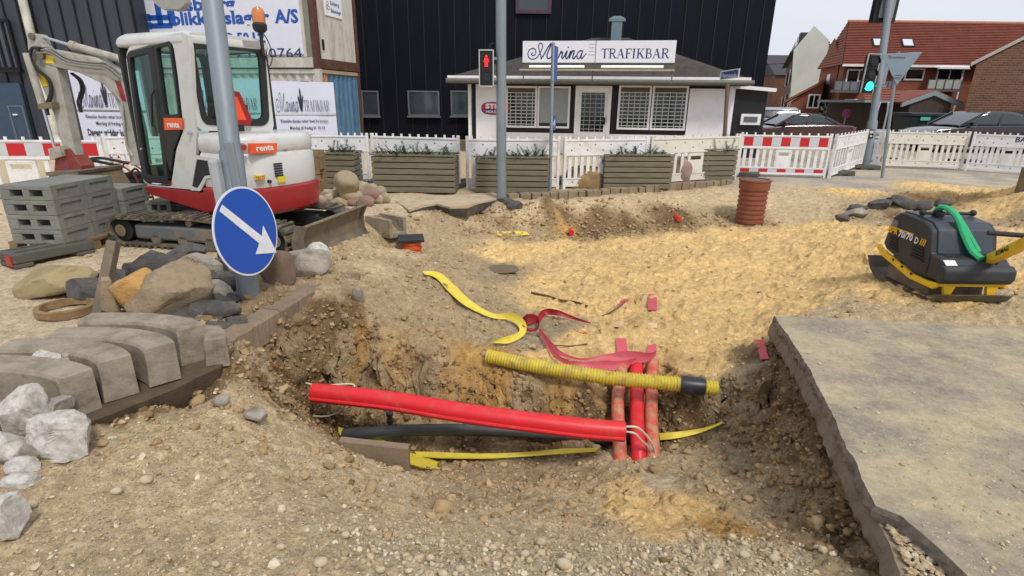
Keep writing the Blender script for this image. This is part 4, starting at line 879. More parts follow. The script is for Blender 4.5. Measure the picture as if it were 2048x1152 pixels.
# ---- houses at the right: far street, white gable, red terrace, brick house, carport
brick = bpy.data.materials.new('brick_wall')
def brick_mat(name, c1, c2, mort, sc_=1.):
    m = bpy.data.materials.new(name); m.use_nodes = True; t = m.node_tree; b = t.nodes['Principled BSDF']; b.inputs['Roughness'].default_value = .9
    co = t.nodes.new('ShaderNodeTexCoord'); sp = t.nodes.new('ShaderNodeSeparateXYZ'); t.links.new(co.outputs['Object'], sp.inputs[0])
    ad = t.nodes.new('ShaderNodeMath'); t.links.new(sp.outputs[0], ad.inputs[0]); t.links.new(sp.outputs[1], ad.inputs[1])
    cb = t.nodes.new('ShaderNodeCombineXYZ'); t.links.new(ad.outputs[0], cb.inputs[0]); t.links.new(sp.outputs[2], cb.inputs[1])
    br = t.nodes.new('ShaderNodeTexBrick'); br.inputs['Scale'].default_value = 1; br.inputs['Brick Width'].default_value = .24*sc_; br.inputs['Row Height'].default_value = .075*sc_
    br.inputs['Mortar Size'].default_value = .008*sc_; br.inputs['Color1'].default_value = (*c1, 1); br.inputs['Color2'].default_value = (*c2, 1); br.inputs['Mortar'].default_value = (*mort, 1)
    t.links.new(cb.outputs[0], br.inputs['Vector'])
    n = t.nodes.new('ShaderNodeTexNoise'); n.inputs['Scale'].default_value = 1.3; n.inputs['Detail'].default_value = 8; t.links.new(co.outputs['Object'], n.inputs['Vector'])
    r = t.nodes.new('ShaderNodeValToRGB'); r.color_ramp.elements[0].color = (.7,.7,.7,1); r.color_ramp.elements[1].color = (1.15,1.15,1.15,1); t.links.new(n.outputs['Fac'], r.inputs[0])
    m_ = t.nodes.new('ShaderNodeMixRGB'); m_.blend_type = 'MULTIPLY'; m_.inputs[0].default_value = 1; t.links.new(br.outputs[0], m_.inputs[1]); t.links.new(r.outputs[0], m_.inputs[2])
    t.links.new(m_.outputs[0], b.inputs['Base Color'])
    bu = t.nodes.new('ShaderNodeBump'); bu.inputs['Distance'].default_value = .01; bu.invert = True; t.links.new(br.outputs['Fac'], bu.inputs['Height']); t.links.new(bu.outputs[0], b.inputs['Normal'])
    return m
bpy.data.materials.remove(brick)
brick_r = brick_mat('orange_brick', S(150,86,58), S(134,74,50), S(140,104,82))
brick_d = brick_mat('brown_brick', S(122,80,58), S(92,60,46), S(132,112,92), 1.35)
tile = mat('red_roof_tile', S(138,78,60), .85, var=.14, vs=3, dirt_shade=S(112,66,54), dn=.4, ds=1.5)
def roof_steps(mb, A, B, C, D, n, lift=.05):
    """tile courses from eave A-B up to ridge D-C, each course a real step"""
    A, B, C, D = map(Vector, (A, B, C, D)); nn = (B-A).cross(D-A).normalized()
    if nn.z < 0: nn = -nn
    vs = []; fs = []
    for i in range(n):
        a, b_ = A.lerp(D, i/n), B.lerp(C, i/n); c, d = B.lerp(C, (i+1)/n), A.lerp(D, (i+1)/n); k = len(vs)
        vs += [a, b_, a+nn*lift, b_+nn*lift, c, d]; fs += [(k, k+1, k+3, k+2), (k+2, k+3, k+4, k+5)]
    return mb.add(vs, fs)
# red terrace
YH = 40.
hx0, hx1 = PY(1690, 130, YH).x, PY(1945, 130, YH).x+14; ez = PY(1800, 128, YH).z; 
rh = root('red_house', 'long orange-brick terrace with red tiled roof, skylights and balconies', 'house', (hx0, YH, 0))
DH = 7.0; ridge = PY(1800, 45, YH+DH/2).z
wl = part(rh, 'wall', WB(rh).box(hx0, hx1, YH, YH+DH, 0, ez), brick_r)
gz_ = hx0-PY(1645, 100, YH+3).x
lx0 = PY(1640, 240, YH+DH).x+.6
part(rh, 'gable_wing', WB(rh).prism([(YH+1.4, 0), (YH+DH, 0), (YH+DH, ez-.2), (YH+DH-1.6, ridge-1.4), (YH+4.2, ridge-1.0), (YH+1.4, ez)], (0,0,0), (0,1,0), (0,0,1), (1,0,0), hx0-.06, hx0-.01), brick_r)
rm = WB(rh); roof_steps(rm, (hx0-.3, YH-.5, ez-.1), (hx1, YH-.5, ez-.1), (hx1, YH+DH/2, ridge), (hx0+.6, YH+DH/2, ridge), 26, .07)
rfo = part(rh, 'roof', rm, tile)
rm = WB(rh); roof_steps(rm, (hx0-.35, YH+DH, ez), (hx0-.3, YH-.5, ez-.1), (hx0+.6, YH+DH/2, ridge), (hx0+.55, YH+DH/2+.1, ridge), 16, .05)
link('hip_roof', rm.mesh('hip'), tile, rfo)
link('back_slope', WB(rh).add([(hx0-.3, YH+DH, ez), (hx1, YH+DH, ez), (hx1, YH+DH/2, ridge), (hx0+.6, YH+DH/2, ridge)], [(0,1,2,3)]).mesh('back'), tile, rfo)
link('ridge_cap', WB(rh).cyl((hx0+.5, YH+DH/2, ridge+.03), (hx1, YH+DH/2, ridge+.03), .12, n=8).mesh('ridge'), mat('ridge_pale', S(176,120,92), .8), rfo)
link('gutter', WB(rh).box(hx0-.3, hx1, YH-.62, YH-.5, ez-.22, ez-.08).mesh('gutter'), white, rfo)
for px_ in (1738, 1796):
    q = PY(px_, 94, YH+1.7); s_ = (ridge-ez)/(DH/2+.5)
    yq = YH+1.45; zq = ez-.1+(yq-YH+.5)*s_
    u2 = Vector((0, 1, s_)).normalized(); n2_ = Vector((0, -s_, 1)).normalized(); oq = Vector((q.x, yq, zq))
    wn = link('skylight', WB(rh).prism([(-.42, -.45), (.42, -.45), (.42, .5), (-.42, .5)], oq, (1,0,0), u2, n2_, .02, .14).mesh('sky'), seam, rfo)
    wn.name = 'skylight'
    link('skylight_glass', WB(rh).prism([(-.33, -.36), (.33, -.36), (.33, .4), (-.33, .4)], oq, (1,0,0), u2, n2_, .142, .15).mesh('pane'), mat('sky_pane', S(210,214,220), .1, spec=.9), rfo)
def hwin(pa, ya, pb, yb, mull=1, Y=YH):
    p0, p1 = PY(pa, ya, Y), PY(pb, yb, Y); return window(rh, 'window', p0.x, p1.x, p1.z, p0.z, Y-.01, white, darkglass, .1, .06, mull, None)
hwin(1695, 138, 1738, 168); hwin(1812, 136, 1845, 161, 0); hwin(1876, 135, 1922, 162, 1); hwin(1690, 198, 1724, 226, 1)
def balcony(pa, pb, yt, yb, white_):
    p0, p1 = PY(pa, yt, YH-1.0), PY(pb, yb, YH-1.0)
    bl_ = part(rh, 'balcony', WB(rh).box(p0.x, p1.x, YH-1.1, YH-.005, p1.z-.18, p1.z), mat('balcony_slab', S(96,96,94), .7))
    link('railing', WB(rh).box(p0.x, p1.x, YH-1.1, YH-1.06, p1.z+.003, p0.z).mesh('railing'), mat('rail_glass', S(120,126,132), .3) if not white_ else mat('rail_white', S(176,176,170), .5), bl_)
    for i in range(5): x = p0.x+(p1.x-p0.x)*i/4; link('railing_post', WB(rh).box(x-.03, x+.03, YH-1.14, YH-1.101, p1.z, p0.z+.04).mesh('post'), wframe, bl_)
balcony(1680, 1738, 163, 180, False); balcony(1764, 1790, 163, 180, False); balcony(1866, 1928, 160, 178, True)
part(rh, 'balcony_awning', WB(rh).box(PY(1868, 130, YH).x, PY(1934, 130, YH).x, YH-1.0, YH-.63, ez-.32, ez-.2), white)
part(rh, 'downpipe', WB(rh).cyl((PY(1930, 200, YH-1).x, YH-.35, 0), (PY(1930, 200, YH-1).x, YH-.35, ez), .07, n=8), white)
for ya, yb in ((147, 168), (200, 222)):
    q0, q1 = PY(1657, ya, YH+2.5), PY(1657, yb, YH+2.5)
    part(rh, 'side_window', WB(rh).box(hx0-.12, hx0-.065, YH+3.2, YH+4.1, q1.z, q0.z), white)
def shear(rt, x0, y0, k):
    for c_ in rt.children_recursive:
        if c_.type == 'MESH': 
            m_ = Matrix.Identity(4); m_[0][1] = k; dy_ = rt.location.y-y0; m_[0][3] = k*dy_; c_.data.transform(m_)
shear(rh, hx0, YH, .3)
# white gable house
YW = 54.
wh = root('white_gable_house', 'tall pale house with blank white gable beyond the red terrace', 'house', PY(1610, 200, YW))
g0, g1 = PY(1586, 200, YW), PY(1662, 200, YW); ap = PY(1628, 52, YW); el_, er_ = PY(1574, 100, YW), PY(1657, 80, YW)
part(wh, 'gable_wall', WB(wh).prism([(g0.x-.1, -.0), (g1.x, 0), (er_.x, er_.z), (ap.x, ap.z), (el_.x+.6, el_.z)], (0, YW, 0), (1,0,0), (0,0,1), (0,-1,0), 0, .25), mat('pale_render', S(196,200,192), .9, var=.04, vs=1, dirt_shade=S(182,186,178), dn=.4, ds=.4))
bx_ = WB(wh).box(g0.x-.3, g1.x, YW+.01, YW+26, 0, er_.z-.3)
part(wh, 'long_wall', bx_, brick_mat('far_brick', S(112,88,78), S(96,76,70), S(120,104,94), 1.4))
part(wh, 'roof', WB(wh).prism([(el_.x+.3, el_.z-.2), (ap.x, ap.z-.05), (er_.x+.2, er_.z-.2)], (0, YW, 0), (1,0,0), (0,0,1), (0,-1,0), -26, -.01), mat('dark_roof', S(70,68,72), .9))
for i in range(9):
    for k in range(3):
        y = YW+1.2+i*2.7; z = 1.0+k*2.6
        part(wh, 'side_window', WB(wh).box(g0.x-.36, g0.x-.302, y, y+1.1, z, z+1.5), white if (i+k) % 4 == 0 else darkglass)
part(wh, 'dormer', WB(wh).box(el_.x+1.0, el_.x+2.2, YW+.3, YW+2.0, el_.z+.2, el_.z+1.5), MAT['dark_roof'])
shear(wh, g0.x, YW, .43)
# far street houses
fh = root('far_house', 'distant red-roofed house closing the street', 'house', (PY(1545, 200, 95).x, 95, 0))
p0, p1 = PY(1526, 172, 95), PY(1556, 172, 95)
part(fh, 'wall', WB(fh).box(p0.x-8, p1.x, 95, 103, 0, PY(1540, 172, 95).z), brick_r)
part(fh, 'roof', WB(fh).prism([(94.6, p0.z-.1), (99, PY(1540, 146, 95).z), (103.4, p0.z-.1)], (0,0,0), (0,1,0), (0,0,1), (1,0,0), p0.x-8, p1.x+.3), tile)
for px_ in (1531, 1538, 1545): q = PY(px_, 190, 95); part(fh, 'window', WB(fh).box(q.x-.4, q.x+.4, 94.9, 94.99, q.z-.6, q.z+.9), white)
fh2 = root('far_house', 'distant grey-brown house on the right side of the street beyond the white gable', 'house', (PY(1562, 200, 84).x, 84, 0))
q0 = PY(1551, 150, 84)
part(fh2, 'wall', WB(fh2).box(q0.x, q0.x+6, 84, 94, 0, q0.z), MAT['far_brick'] if 'far_brick' in MAT else brick_d)
part(fh2, 'roof', WB(fh2).prism([(83.7, q0.z), (89, q0.z+3), (94.3, q0.z)], (0,0,0), (0,1,0), (0,0,1), (1,0,0), q0.x-.2, q0.x+6), MAT['dark_roof'])
# low brick annex
YA = 42.
an = root('brick_annex', 'low brick annex with sloping red roof and tall white window', 'house', (PY(1600, 200, YA).x, YA, 0))
a0, a1 = PY(1582, 200, YA), PY(1642, 200, YA); zl, zr = PY(1582, 200, YA).z, PY(1642, 160, YA).z
part(an, 'wall', WB(an).prism([(a0.x, 0), (a1.x, 0), (a1.x, zr-.1), (a0.x, zl-.1)], (0, YA, 0), (1,0,0), (0,0,1), (-.5,-1,0), -5, 0), brick_r)
part(an, 'roof', WB(an).prism([(a0.x-.5, zl-.25), (a1.x+.1, zr-.08), (a1.x+.1, zr+.1), (a0.x-.5, zl-.07)], (0, YA, 0), (1,0,0), (0,0,1), (-.5,-1,0), -5.3, .35), tile)
q0, q1 = PY(1617, 188, YA), PY(1636, 217, YA); window(an, 'window', q0.x, q1.x, q1.z, q0.z, YA-.005, white, darkglass, .1, .06, 1)
part(an, 'basement_plinth', WB(an).box(a0.x, a1.x, YA-.08, YA-.004, 0, .35), mat('concrete_pale', S(150,148,140), .9))
# brown brick house at right edge
YT = 27.
th_ = root('brick_house', 'brown brick gable house at the right edge behind the black car', 'house', (PY(1990, 200, YT).x, YT, 0))
t0_, t1_ = PY(1926, 230, YT), PY(2048, 230, YT); ze = PY(1930, 128, YT).z; z2 = PY(2048, 54, YT).z; sl = (z2-ze)/(t1_.x-t0_.x); W_ = 6.0
part(th_, 'gable_wall', WB(th_).prism([(t0_.x, 0), (t0_.x+2*W_, 0), (t0_.x+2*W_, ze), (t0_.x+W_, ze+sl*W_), (t0_.x, ze)], (0, YT, 0), (1,0,0), (0,0,1), (-.8,-1,0), -10, 0), brick_d)
part(th_, 'barge_board', WB(th_).prism([(t0_.x-.25, ze-.1), (t0_.x+W_, ze+sl*(W_+.25)-.1), (t0_.x+W_, ze+sl*(W_+.25)+.06), (t0_.x-.25, ze+.06)], (0, YT, 0), (1,0,0), (0,0,1), (-.8,-1,0), -.5, .12), mat('barge_grey', S(170,164,156), .7))
part(th_, 'roof', WB(th_).prism([(t0_.x-.3, ze-.06), (t0_.x+W_, ze+sl*(W_+.3)-.04), (t0_.x+W_, ze+sl*(W_+.3)+.1), (t0_.x-.3, ze+.09)], (0, YT, 0), (1,0,0), (0,0,1), (-.8,-1,0), -10.3, -.51), tile)
# carport shed
YS = 29.
cp = root('carport_shed', 'dark board shed with grey gable trim and red felt roof beside the brick house', 'shed', (PY(1800, 230, YS).x, YS, 0))
board = mat('dark_boards', S(66,54,48), .85, var=.25, vs=4, stretch=(4, 4, .4))
s0, s1_ = PY(1738, 220, YS), PY(1905, 220, YS); zs0 = PY(1738, 200, YS).z; gx0, gx1_ = PY(1822, 200, YS-1.2), PY(1905, 200, YS-1.2); zap = PY(1868, 182, YS-1.2).z; ze2 = PY(1830, 200, YS-1.2).z
part(cp, 'wall', WB(cp).box(s0.x+.05, gx1_.x-.1, YS+.03, YS+4, 0, zs0-.02), board)
x = s0.x
while x < gx0.x: part(cp, 'board', WB(cp).box(x, x+.17, YS, YS+.025, 0, zs0-.05), board); x += .19
part(cp, 'gable', WB(cp).prism([(gx0.x, 0), (gx1_.x, 0), (gx1_.x, ze2), ((gx0.x+gx1_.x)/2, zap-.15), (gx0.x, ze2)], (0, YS-1.2, 0), (1,0,0), (0,0,1), (0,-1,0), -1.1, 0), board)
gc = (gx0.x+gx1_.x)/2; trim = mat('bargeboard_blue_grey', S(130,142,144), .6)
part(cp, 'roof', WB(cp).prism([(s0.x-.6, zs0-.12), (gx0.x+.3, zs0-.12), (gx0.x+.3, zs0+.0), (s0.x-.6, zs0)], (0, YS, 0), (1,0,0), (0,0,1), (0,-1,0), -4, .5), trim)
rm = WB(cp); roof_steps(rm, (s0.x-.6, YS-.5, zs0), (gx0.x+.4, YS-.5, zs0), (gx0.x+.4, YS+2.5, zs0+1.0), (s0.x+.6, YS+2.5, zs0+1.0), 8, .05); part(cp, 'tiled_roof', rm, tile)
for sgn in (-1, 1):
    w2 = (gx1_.x-gx0.x)/2+.45
    part(cp, 'barge_board', WB(cp).prism([(0, zap+.02), (sgn*w2, ze2-.12), (sgn*w2, ze2-.32), (0, zap-.2)], (gc, YS-1.2, 0), (1,0,0), (0,0,1), (0,-1,0), .0, .12), trim)
    part(cp, 'roof_slope', WB(cp).prism([(0, zap+.06), (sgn*w2, ze2-.08), (sgn*w2, ze2-.14), (0, zap-.0)], (gc, YS-1.2, 0), (1,0,0), (0,0,1), (0,-1,0), -4, .1), tile)
part(cp, 'downpipe', WB(cp).tube([(gx0.x-.6, YS-.5, zs0-.1), (gx0.x-.45, YS-.35, zs0-.5), (gx0.x-.45, YS-.35, 0)], .045, 8), white)
part(cp, 'downpipe', WB(cp).tube([(gx0.x-1.0, YS-.5, zs0-.1), (gx0.x-.95, YS-.35, zs0-.5), (gx0.x-1.1, YS-.35, 0)], .04, 8), white)
# waste container
wc_ = root('waste_container', 'dark green waste container behind the black car', 'container', (PY(1865, 240, 24).x, 24, 0))
wa, wb_ = PY(1823, 228, 24), PY(1898, 228, 24); wz = PY(1860, 226, 24).z
gmat = mat('dark_green', S(24,44,40), .5)
part(wc_, 'body', WB(wc_).loft([[Vector((x_, y_, z)) for x_, y_ in ((wa.x+i_, 24+i_), (wb_.x-i_, 24+i_), (wb_.x-i_, 25.1), (wa.x+i_, 25.1))] for i_, z in ((.12, .15), (0, wz-.15))]), gmat, bevel=.03)
part(wc_, 'lid', WB(wc_).box(wa.x-.04, wb_.x+.04, 23.95, 25.15, wz-.14, wz), gmat, bevel=.03)
part(wc_, 'label_plate', WB(wc_).box(PY(1841, 236, 23.97).x, PY(1860, 236, 23.97).x, 23.94, 23.99, PY(1850, 241, 24).z, PY(1850, 234, 24).z), mat('mint_label', S(90,180,160), .5))
for i in (0, 1): part(wc_, 'wheel', WB(wc_).cyl((wa.x+.3+i*1.0, 24.1, .1), (wa.x+.3+i*1.0, 24.2, .1), .1), seam)
# pale garden wall / hedge strip at annex and street kerbs
gw = root('garden_wall', 'low grey wall along the yard in front of the annex', 'wall', (PY(1600, 240, 36).x, 36, 0))
part(gw, 'wall_body', WB(gw).box(PY(1585, 240, 36).x, PY(1672, 240, 36).x, 36, 36.25, 0, PY(1620, 238, 36).z), MAT['concrete_pale'])
hd = MB()
hp = PY(1668, 225, 35)
for i in range(260):
    c = Vector((hp.x+rnd.uniform(-.7, .7), 35+rnd.uniform(-.4, .4), rnd.uniform(.1, 1.5))); s_ = rnd.uniform(.06, .13); a = rnd.uniform(0, 6)
    hd.add([c+Vector((s_*math.cos(a), s_*math.sin(a), rnd.uniform(-s_, s_))), c+Vector((-s_*math.sin(a), s_*math.cos(a), s_)), c+Vector((-s_*math.cos(a), 0, -s_))], [(0,1,2)])
single('hedge_bush', hd, mat('hedge_leaf', S(88,96,66), .9, var=.4), 'small olive hedge bush by the yard of the red terrace', 'bush', loc=(hp.x, 35, 0))

# ---- parked cars
def car(name, label, loc, rz, paint, L_=4.7, W_=1.82, H_=1.45, hatch=False, group=None):
    c = root(name, label, 'car', loc, rz, group)
    hw = W_/2
    prof = [(-L_/2, .35), (-L_/2+.02, .8), (-L_/2+.12, .95), (-L_*.28, 1.0), (L_*.16, .95), (L_*.42, .82), (L_/2, .62), (L_/2+.02, .35), (L_/2-.1, .2), (-L_/2+.1, .2)]
    if hatch: prof = [(-L_/2, .35), (-L_/2, .85), (-L_/2+.05, 1.0), (L_*.18, 1.0), (L_*.42, .86), (L_/2, .62), (L_/2+.02, .35), (L_/2-.1, .2), (-L_/2+.1, .2)]
    rings = [[Vector((x, y*(1 if .3 < z < .9 else .95), z)) for x, z in prof] for y in (-hw, -hw*.97, hw*.97, hw)]
    part(c, 'body', MB().loft([[Vector((x*.985, -hw, z)) for x, z in prof], [Vector((x, -hw+.06, z)) for x, z in prof], [Vector((x, hw-.06, z)) for x, z in prof], [Vector((x*.985, hw, z)) for x, z in prof]]), paint, bevel=.05, smooth='auto')
    if hatch: gh = [(-L_/2+.1, .99), (-L_/2+.3, H_-.1), (-L_/2+.6, H_), (L_*.0, H_-.02), (L_*.1, H_-.1), (L_*.24, .98)]
    else: gh = [(-L_*.36, .97), (-L_*.2, H_-.12), (-L_*.12, H_-.02), (L_*.04, H_), (L_*.1, H_-.06), (L_*.27, .93)]
    part(c, 'cabin_glass', MB().loft([[Vector((x, y*k, z)) for x, z in gh] for y, k in ((-hw+.08, 1), (hw-.08, 1))]), mat('car_glass', S(44,58,60), .05, spec=1.), bevel=.08, smooth='auto')
    rf_ = [p for p in gh if p[1] > H_-.13]
    part(c, 'roof', MB().loft([[Vector((x*1.0, y, z+.012)) for x, z in rf_]+[Vector((x, y, z-.04)) for x, z in reversed(rf_)] for y in (-hw+.14, hw-.14)]), paint, bevel=.03, smooth='auto')
    for s_ in (-1, 1):
        y = s_*(hw-.075)
        for xa, za, xb, zb in ((gh[0][0], gh[0][1], gh[1][0]+.02, gh[1][1]), (gh[-1][0], gh[-1][1], gh[-2][0]+.02, gh[-2][1]), (-.12, .97, -.16, H_-.06)):
            part(c, 'pillar', MB().bar((xa, y, za), (xb, y*.96, zb), .05, .07, (1,0,0)), paint)
        part(c, 'mirror', MB().boxc((L_*.19, s_*(hw+.08), 1.02), (.12, .2, .13)), paint, bevel=.03)
        part(c, 'tail_light', MB().boxc((-L_/2+.08, s_*(hw-.22), .83), (.16, .36, .15)), mat('tail_red', S(170,24,34), .3), bevel=.02)
        part(c, 'headlight', MB().boxc((L_/2-.1, s_*(hw-.25), .66), (.2, .3, .12)), mat('lamp_clear', S(200,205,210), .2), bevel=.02)
        for x in (-L_*.3, L_*.32):
            w_ = part(c, 'wheel', MB().cyl((x, s_*(hw-.2), .32), (x, s_*(hw+.005), .32), .32, n=24), mat('tyre', S(28,28,28), .8), bevel=.03)
            link('rim', MB().cyl((x, s_*(hw-.03), .32), (x, s_*(hw+.015), .32), .2, n=16).mesh('rim'), mat('rim_grey', S(140,142,146), .4, .7), w_)
    return c
pblk = mat('black_car_paint', S(20,22,28), .2, coat=1., var=.1)
psil = mat('silver_car_paint', S(150,156,160), .25, .3, coat=1.)
ca = PY(1945, 250, 21.5); car('parked_car', 'black saloon car parked in front of the brick house', (ca.x+.2, 21.5, 0), R(177), pblk)
ca = PY(2046, 250, 24.5); car('parked_car', 'second black car, half hidden at the right edge behind the saloon', (ca.x+.8, 25.4, 0), R(172), pblk)
ca = PY(1560, 240, 27); car('parked_car', 'silver car seen from behind beside the black annex', (ca.x, 28.5, 0), R(82), psil, hatch=True)
ca = PY(1557, 248, 24); car('parked_car', 'dark red car low behind the fence in front of the silver one', (ca.x+.1, 22.8, -.1), R(176), mat('dark_red_paint', S(62,26,32), .25, coat=1.), H_=1.38, L_=3.9)
# overhead wire over the street
single('overhead_wire', MB().tube([PY(1490, 134, 60), PY(1530, 129, 62), PY(1570, 127, 64)], .03, 5), seam, 'thin overhead wire crossing the sky beside the black building', 'wire', loc=tuple(PY(1490, 134, 60)))
# grass-less street trim: kerb line on the far pavement
kb = MB()
for i in range(30): kb.box(4+i*1.0, 4.98+i*1.0, 31.2, 31.4, 0, .12)
struct('far_kerb', kb, MAT['concrete_pale'])
# ================================================================== BARRIER FENCE
redp = mat('reflective_red', S(196,32,38), .4, var=.06)
silv = mat('reflective_white', S(196,202,206), .4, var=.04)
footm = mat('recycled_plastic', S(84,84,76), .85, var=.18, vs=7, bump=.3, bs=50, dirt_shade=S(120,110,92), dn=.35, ds=4)
cream = mat('aged_plastic', S(222,219,206), .5, var=.05, dirt_shade=S(196,188,166), dn=.38, ds=4)
def mesh_of(mb, name='m'): return mb.mesh(name)
MSH = {}
def shared(key, fn, m):
    if key not in MSH: me_ = fn().mesh(key); me_.materials.append(m); MSH[key] = me_
    return MSH[key]
def child(rt, name, me_, loc, rot=(0,0,0), scale=(1,1,1)):
    o = bpy.data.objects.new(name, me_); COL.objects.link(o); o.parent = rt; o.location = loc; o.rotation_euler = rot; o.scale = scale; return o
def foot_block(label, loc, rz, group='grey fence foot blocks', part_of=None):
    f = root('fence_foot', label, 'fence foot', loc, rz, group)
    part(f, 'block', MB().box(-.4, .4, -.2, .2, .035, .11).box(-.4, -.22, -.2, .2, 0, .034).box(-.09, .09, -.2, .2, 0, .034).box(.22, .4, -.2, .2, 0, .034), footm, bevel=.008)
    part(f, 'post_socket', MB().box(-.05, .05, -.05, .05, .1105, .125), seam); return f
def fence_panel(A, B, label, style='slat', m=None, zb=.07, gap=.04, zt=1.0, plain=False):
    m = m or whitep; mk = m.name
    A = Vector((A[0], A[1], 0)); B = Vector((B[0], B[1], 0)); u = (B-A).normalized(); L_ = (B-A).length-gap; rz = math.atan2(u.y, u.x)
    rt = root('barrier_panel', label, 'barrier', A, rz, 'plastic barrier panels around the site')
    # y<0 faces the viewer
    zt_ = zt-.05; zm = zb+.61
    part(rt, 'top_board', MB().box(.05, L_-.05, -.018, .018, zm, zt_-.035), m, bevel=.004)
    part(rt, 'top_rail', MB().box(.02, L_-.02, -.032, .032, zt_-.034, zt_), m, bevel=.005)
    part(rt, 'middle_rail', MB().box(.05, L_-.05, -.03, .03, zm-.035, zm-.001), m, bevel=.005)
    part(rt, 'lower_board', MB().box(.05, L_-.05, -.018, .018, zb+.03, zb+.13), m, bevel=.004)
    part(rt, 'bottom_rail', MB().box(.03, L_-.03, -.03, .03, zb-.01, zb+.029), m, bevel=.005)
    part(rt, 'lower_ledge', MB().box(.05, L_-.05, -.026, .026, zb+.131, zb+.155), m)
    for x in (.0, L_-.055): part(rt, 'end_post', MB().box(x, x+.055, -.034, .034, .0, zt), m, bevel=.008)
    n = 13; hs_ = zm-.036-(zb+.156)
    sl = shared('slat'+mk, lambda: MB().box(-.03, .03, -.012, .012, 0, 1), m)
    for i in range(n):
        if i in (6,): continue
        x = .14+(L_-.28)*i/(n-1); child(rt, 'slat', sl, (x, 0, zb+.156), scale=(1.15 if not plain else 2.2, 1, hs_))
    part(rt, 'centre_plate', MB().box(L_*.43, L_*.57, -.016, .014, zb+.157, zb+.42).box(L_*.43, L_*.57, -.016, .014, zb+.50, zm-.037), m)
    pg = shared('peg'+mk, lambda: MB().box(-.017, .017, -.014, .014, 0, .052), m)
    for i in range(10): child(rt, 'peg', pg, (.12+(L_-.24)*i/9, 0, zt_+.0008))
    if style == 'slat':
        dm = shared('dimple', lambda: MB().cyl((0, -.0215, 0), (0, -.0185, 0), .016, n=10), mat('hole_shade_grey', S(120,120,116), .8))  # raised grey discs standing in for holes, their shade put into the colour
        for i in range(10): child(rt, 'round_spot', dm, (.16+(L_-.32)*i/9, 0, zm+.07+(.1 if i % 2 else 0)))
        for i in range(6): child(rt, 'round_spot', dm, (.2+(L_-.4)*i/5, 0, zb+.08))
    else:
        ns = 9; w_ = (L_-.16)/ns
        for i in range(ns):
            x = .08+i*w_; part(rt, 'stripe', MB().box(x, x+w_, -.0225, -.0185, zm+.025, zt_-.05), redp if i % 2 == 0 else silv)
            part(rt, 'stripe', MB().box(x, x+w_, -.0225, -.0185, zb+.045, zb+.12), redp if i % 2 == 0 else silv)
    return rt
def F(pa, Ya, pb, Yb, label, **k):
    a = PY(pa, 280, Ya); b_ = PY(pb, 280, Yb); return fence_panel((a.x, a.y), (b_.x, b_.y), label, **k)
F(-150, 8.9, 208, 9.2, 'red and white striped barrier panel behind the stack of feet, far left', style='stripe')
F(205, 10.0, 420, 10.4, 'white barrier panel between the bucket and the digger cab')
F(420, 10.5, 596, 10.8, 'white barrier panel hidden behind the digger engine cover')
F(588, 11.0, 741, 11.15, 'white barrier panel just right of the digger, behind the pallet stack')
fD = F(742, 11.15, 923, 10.7, 'white barrier panel above the second planter, black wall behind')
F(931, 10.6, 1125, 10.75, 'white barrier panel behind the tall grey pole')
F(1128, 10.75, 1300, 11.3, 'white barrier panel in front of the bar door')
F(1302, 11.35, 1482, 12.6, 'yellowed barrier panel in front of the bar right windows', m=cream)
a = P(1480, 348, .0); b_ = P(1652, 352, .0)
fence_panel((PY(1478, 300, 13.2).x, 13.2), (PY(1664, 300, 13.0).x, 13.0), 'red and white striped barrier panel right of the street name pole', style='stripe')
fence_panel((PY(1668, 300, 12.9).x, 12.9), (PY(1728, 300, 15.6).x, 15.6), 'white barrier panel angled away beside the green traffic light')
fence_panel((PY(1733, 300, 15.8).x, 15.8), (PY(1768, 300, 15.5).x, 15.5), 'short stretch of white barrier between light pole and sign pole')
fence_panel((PY(1768, 300, 15.4).x, 15.4), (PY(1936, 300, 15.0).x, 15.0), 'grimy cream barrier panel in front of the black car', m=cream)
fence_panel((PY(1939, 300, 14.9).x, 14.9), (PY(2110, 300, 13.8).x, 13.8), 'white barrier panel with blue BA letters at the right edge')
_l = [o for o in bpy.data.objects if o.name.startswith('barrier_panel')][-1]
txt(_l, 'lettering', 'BA', (.85, -.019, .79), (1,0,0), (0,0,1), .13, navy, .2, .02, Matrix())
FT = [((1655, 15), (P(1672, 356).x, P(1672, 356).y), -20, 'fence foot at the right end of the striped panel'), None]
def ft_at(px, py, rz, label):
    g = P(px, py); foot_block(label, (g.x, g.y, .0), R(rz))
ft_at(1668, 350, 5, 'grey foot block under the right end of the striped panel')
ft_at(1722, 338, -8, 'grey foot block at the base of the green traffic light pole')
ft_at(1760, 322, 0, 'dark foot block behind the yield sign pole')
ft_at(1930, 326, -10, 'grey foot block under the joint of the right hand panels')
ft_at(1500, 352, 60, 'grey foot block behind the tall ribbed orange pipe')
ft_at(715, 372, 70, 'grey foot block between first and second planter')
ft_at(925, 372, 60, 'grey foot block between second and third planter')
ft_at(1125, 366, 60, 'grey foot block behind the brown boulder')
# ================================================================== POLES, LIGHTS, SIGNS
galv = mat('galvanised_pole', S(138,148,154), .5, .35, var=.08, vs=3, dirt_shade=S(116,126,132), dn=.4, ds=4, stretch=(1,1,.3))
def lean_pole(rt, name, base, px_top, py_top, Y, r0, r1, m, n=18):
    T_ = PY(px_top, py_top, Y); part(rt, name, WB(rt).tube([base+Vector((0,0,-.1)), T_], [r0, r1], n), m, smooth='auto'); return T_
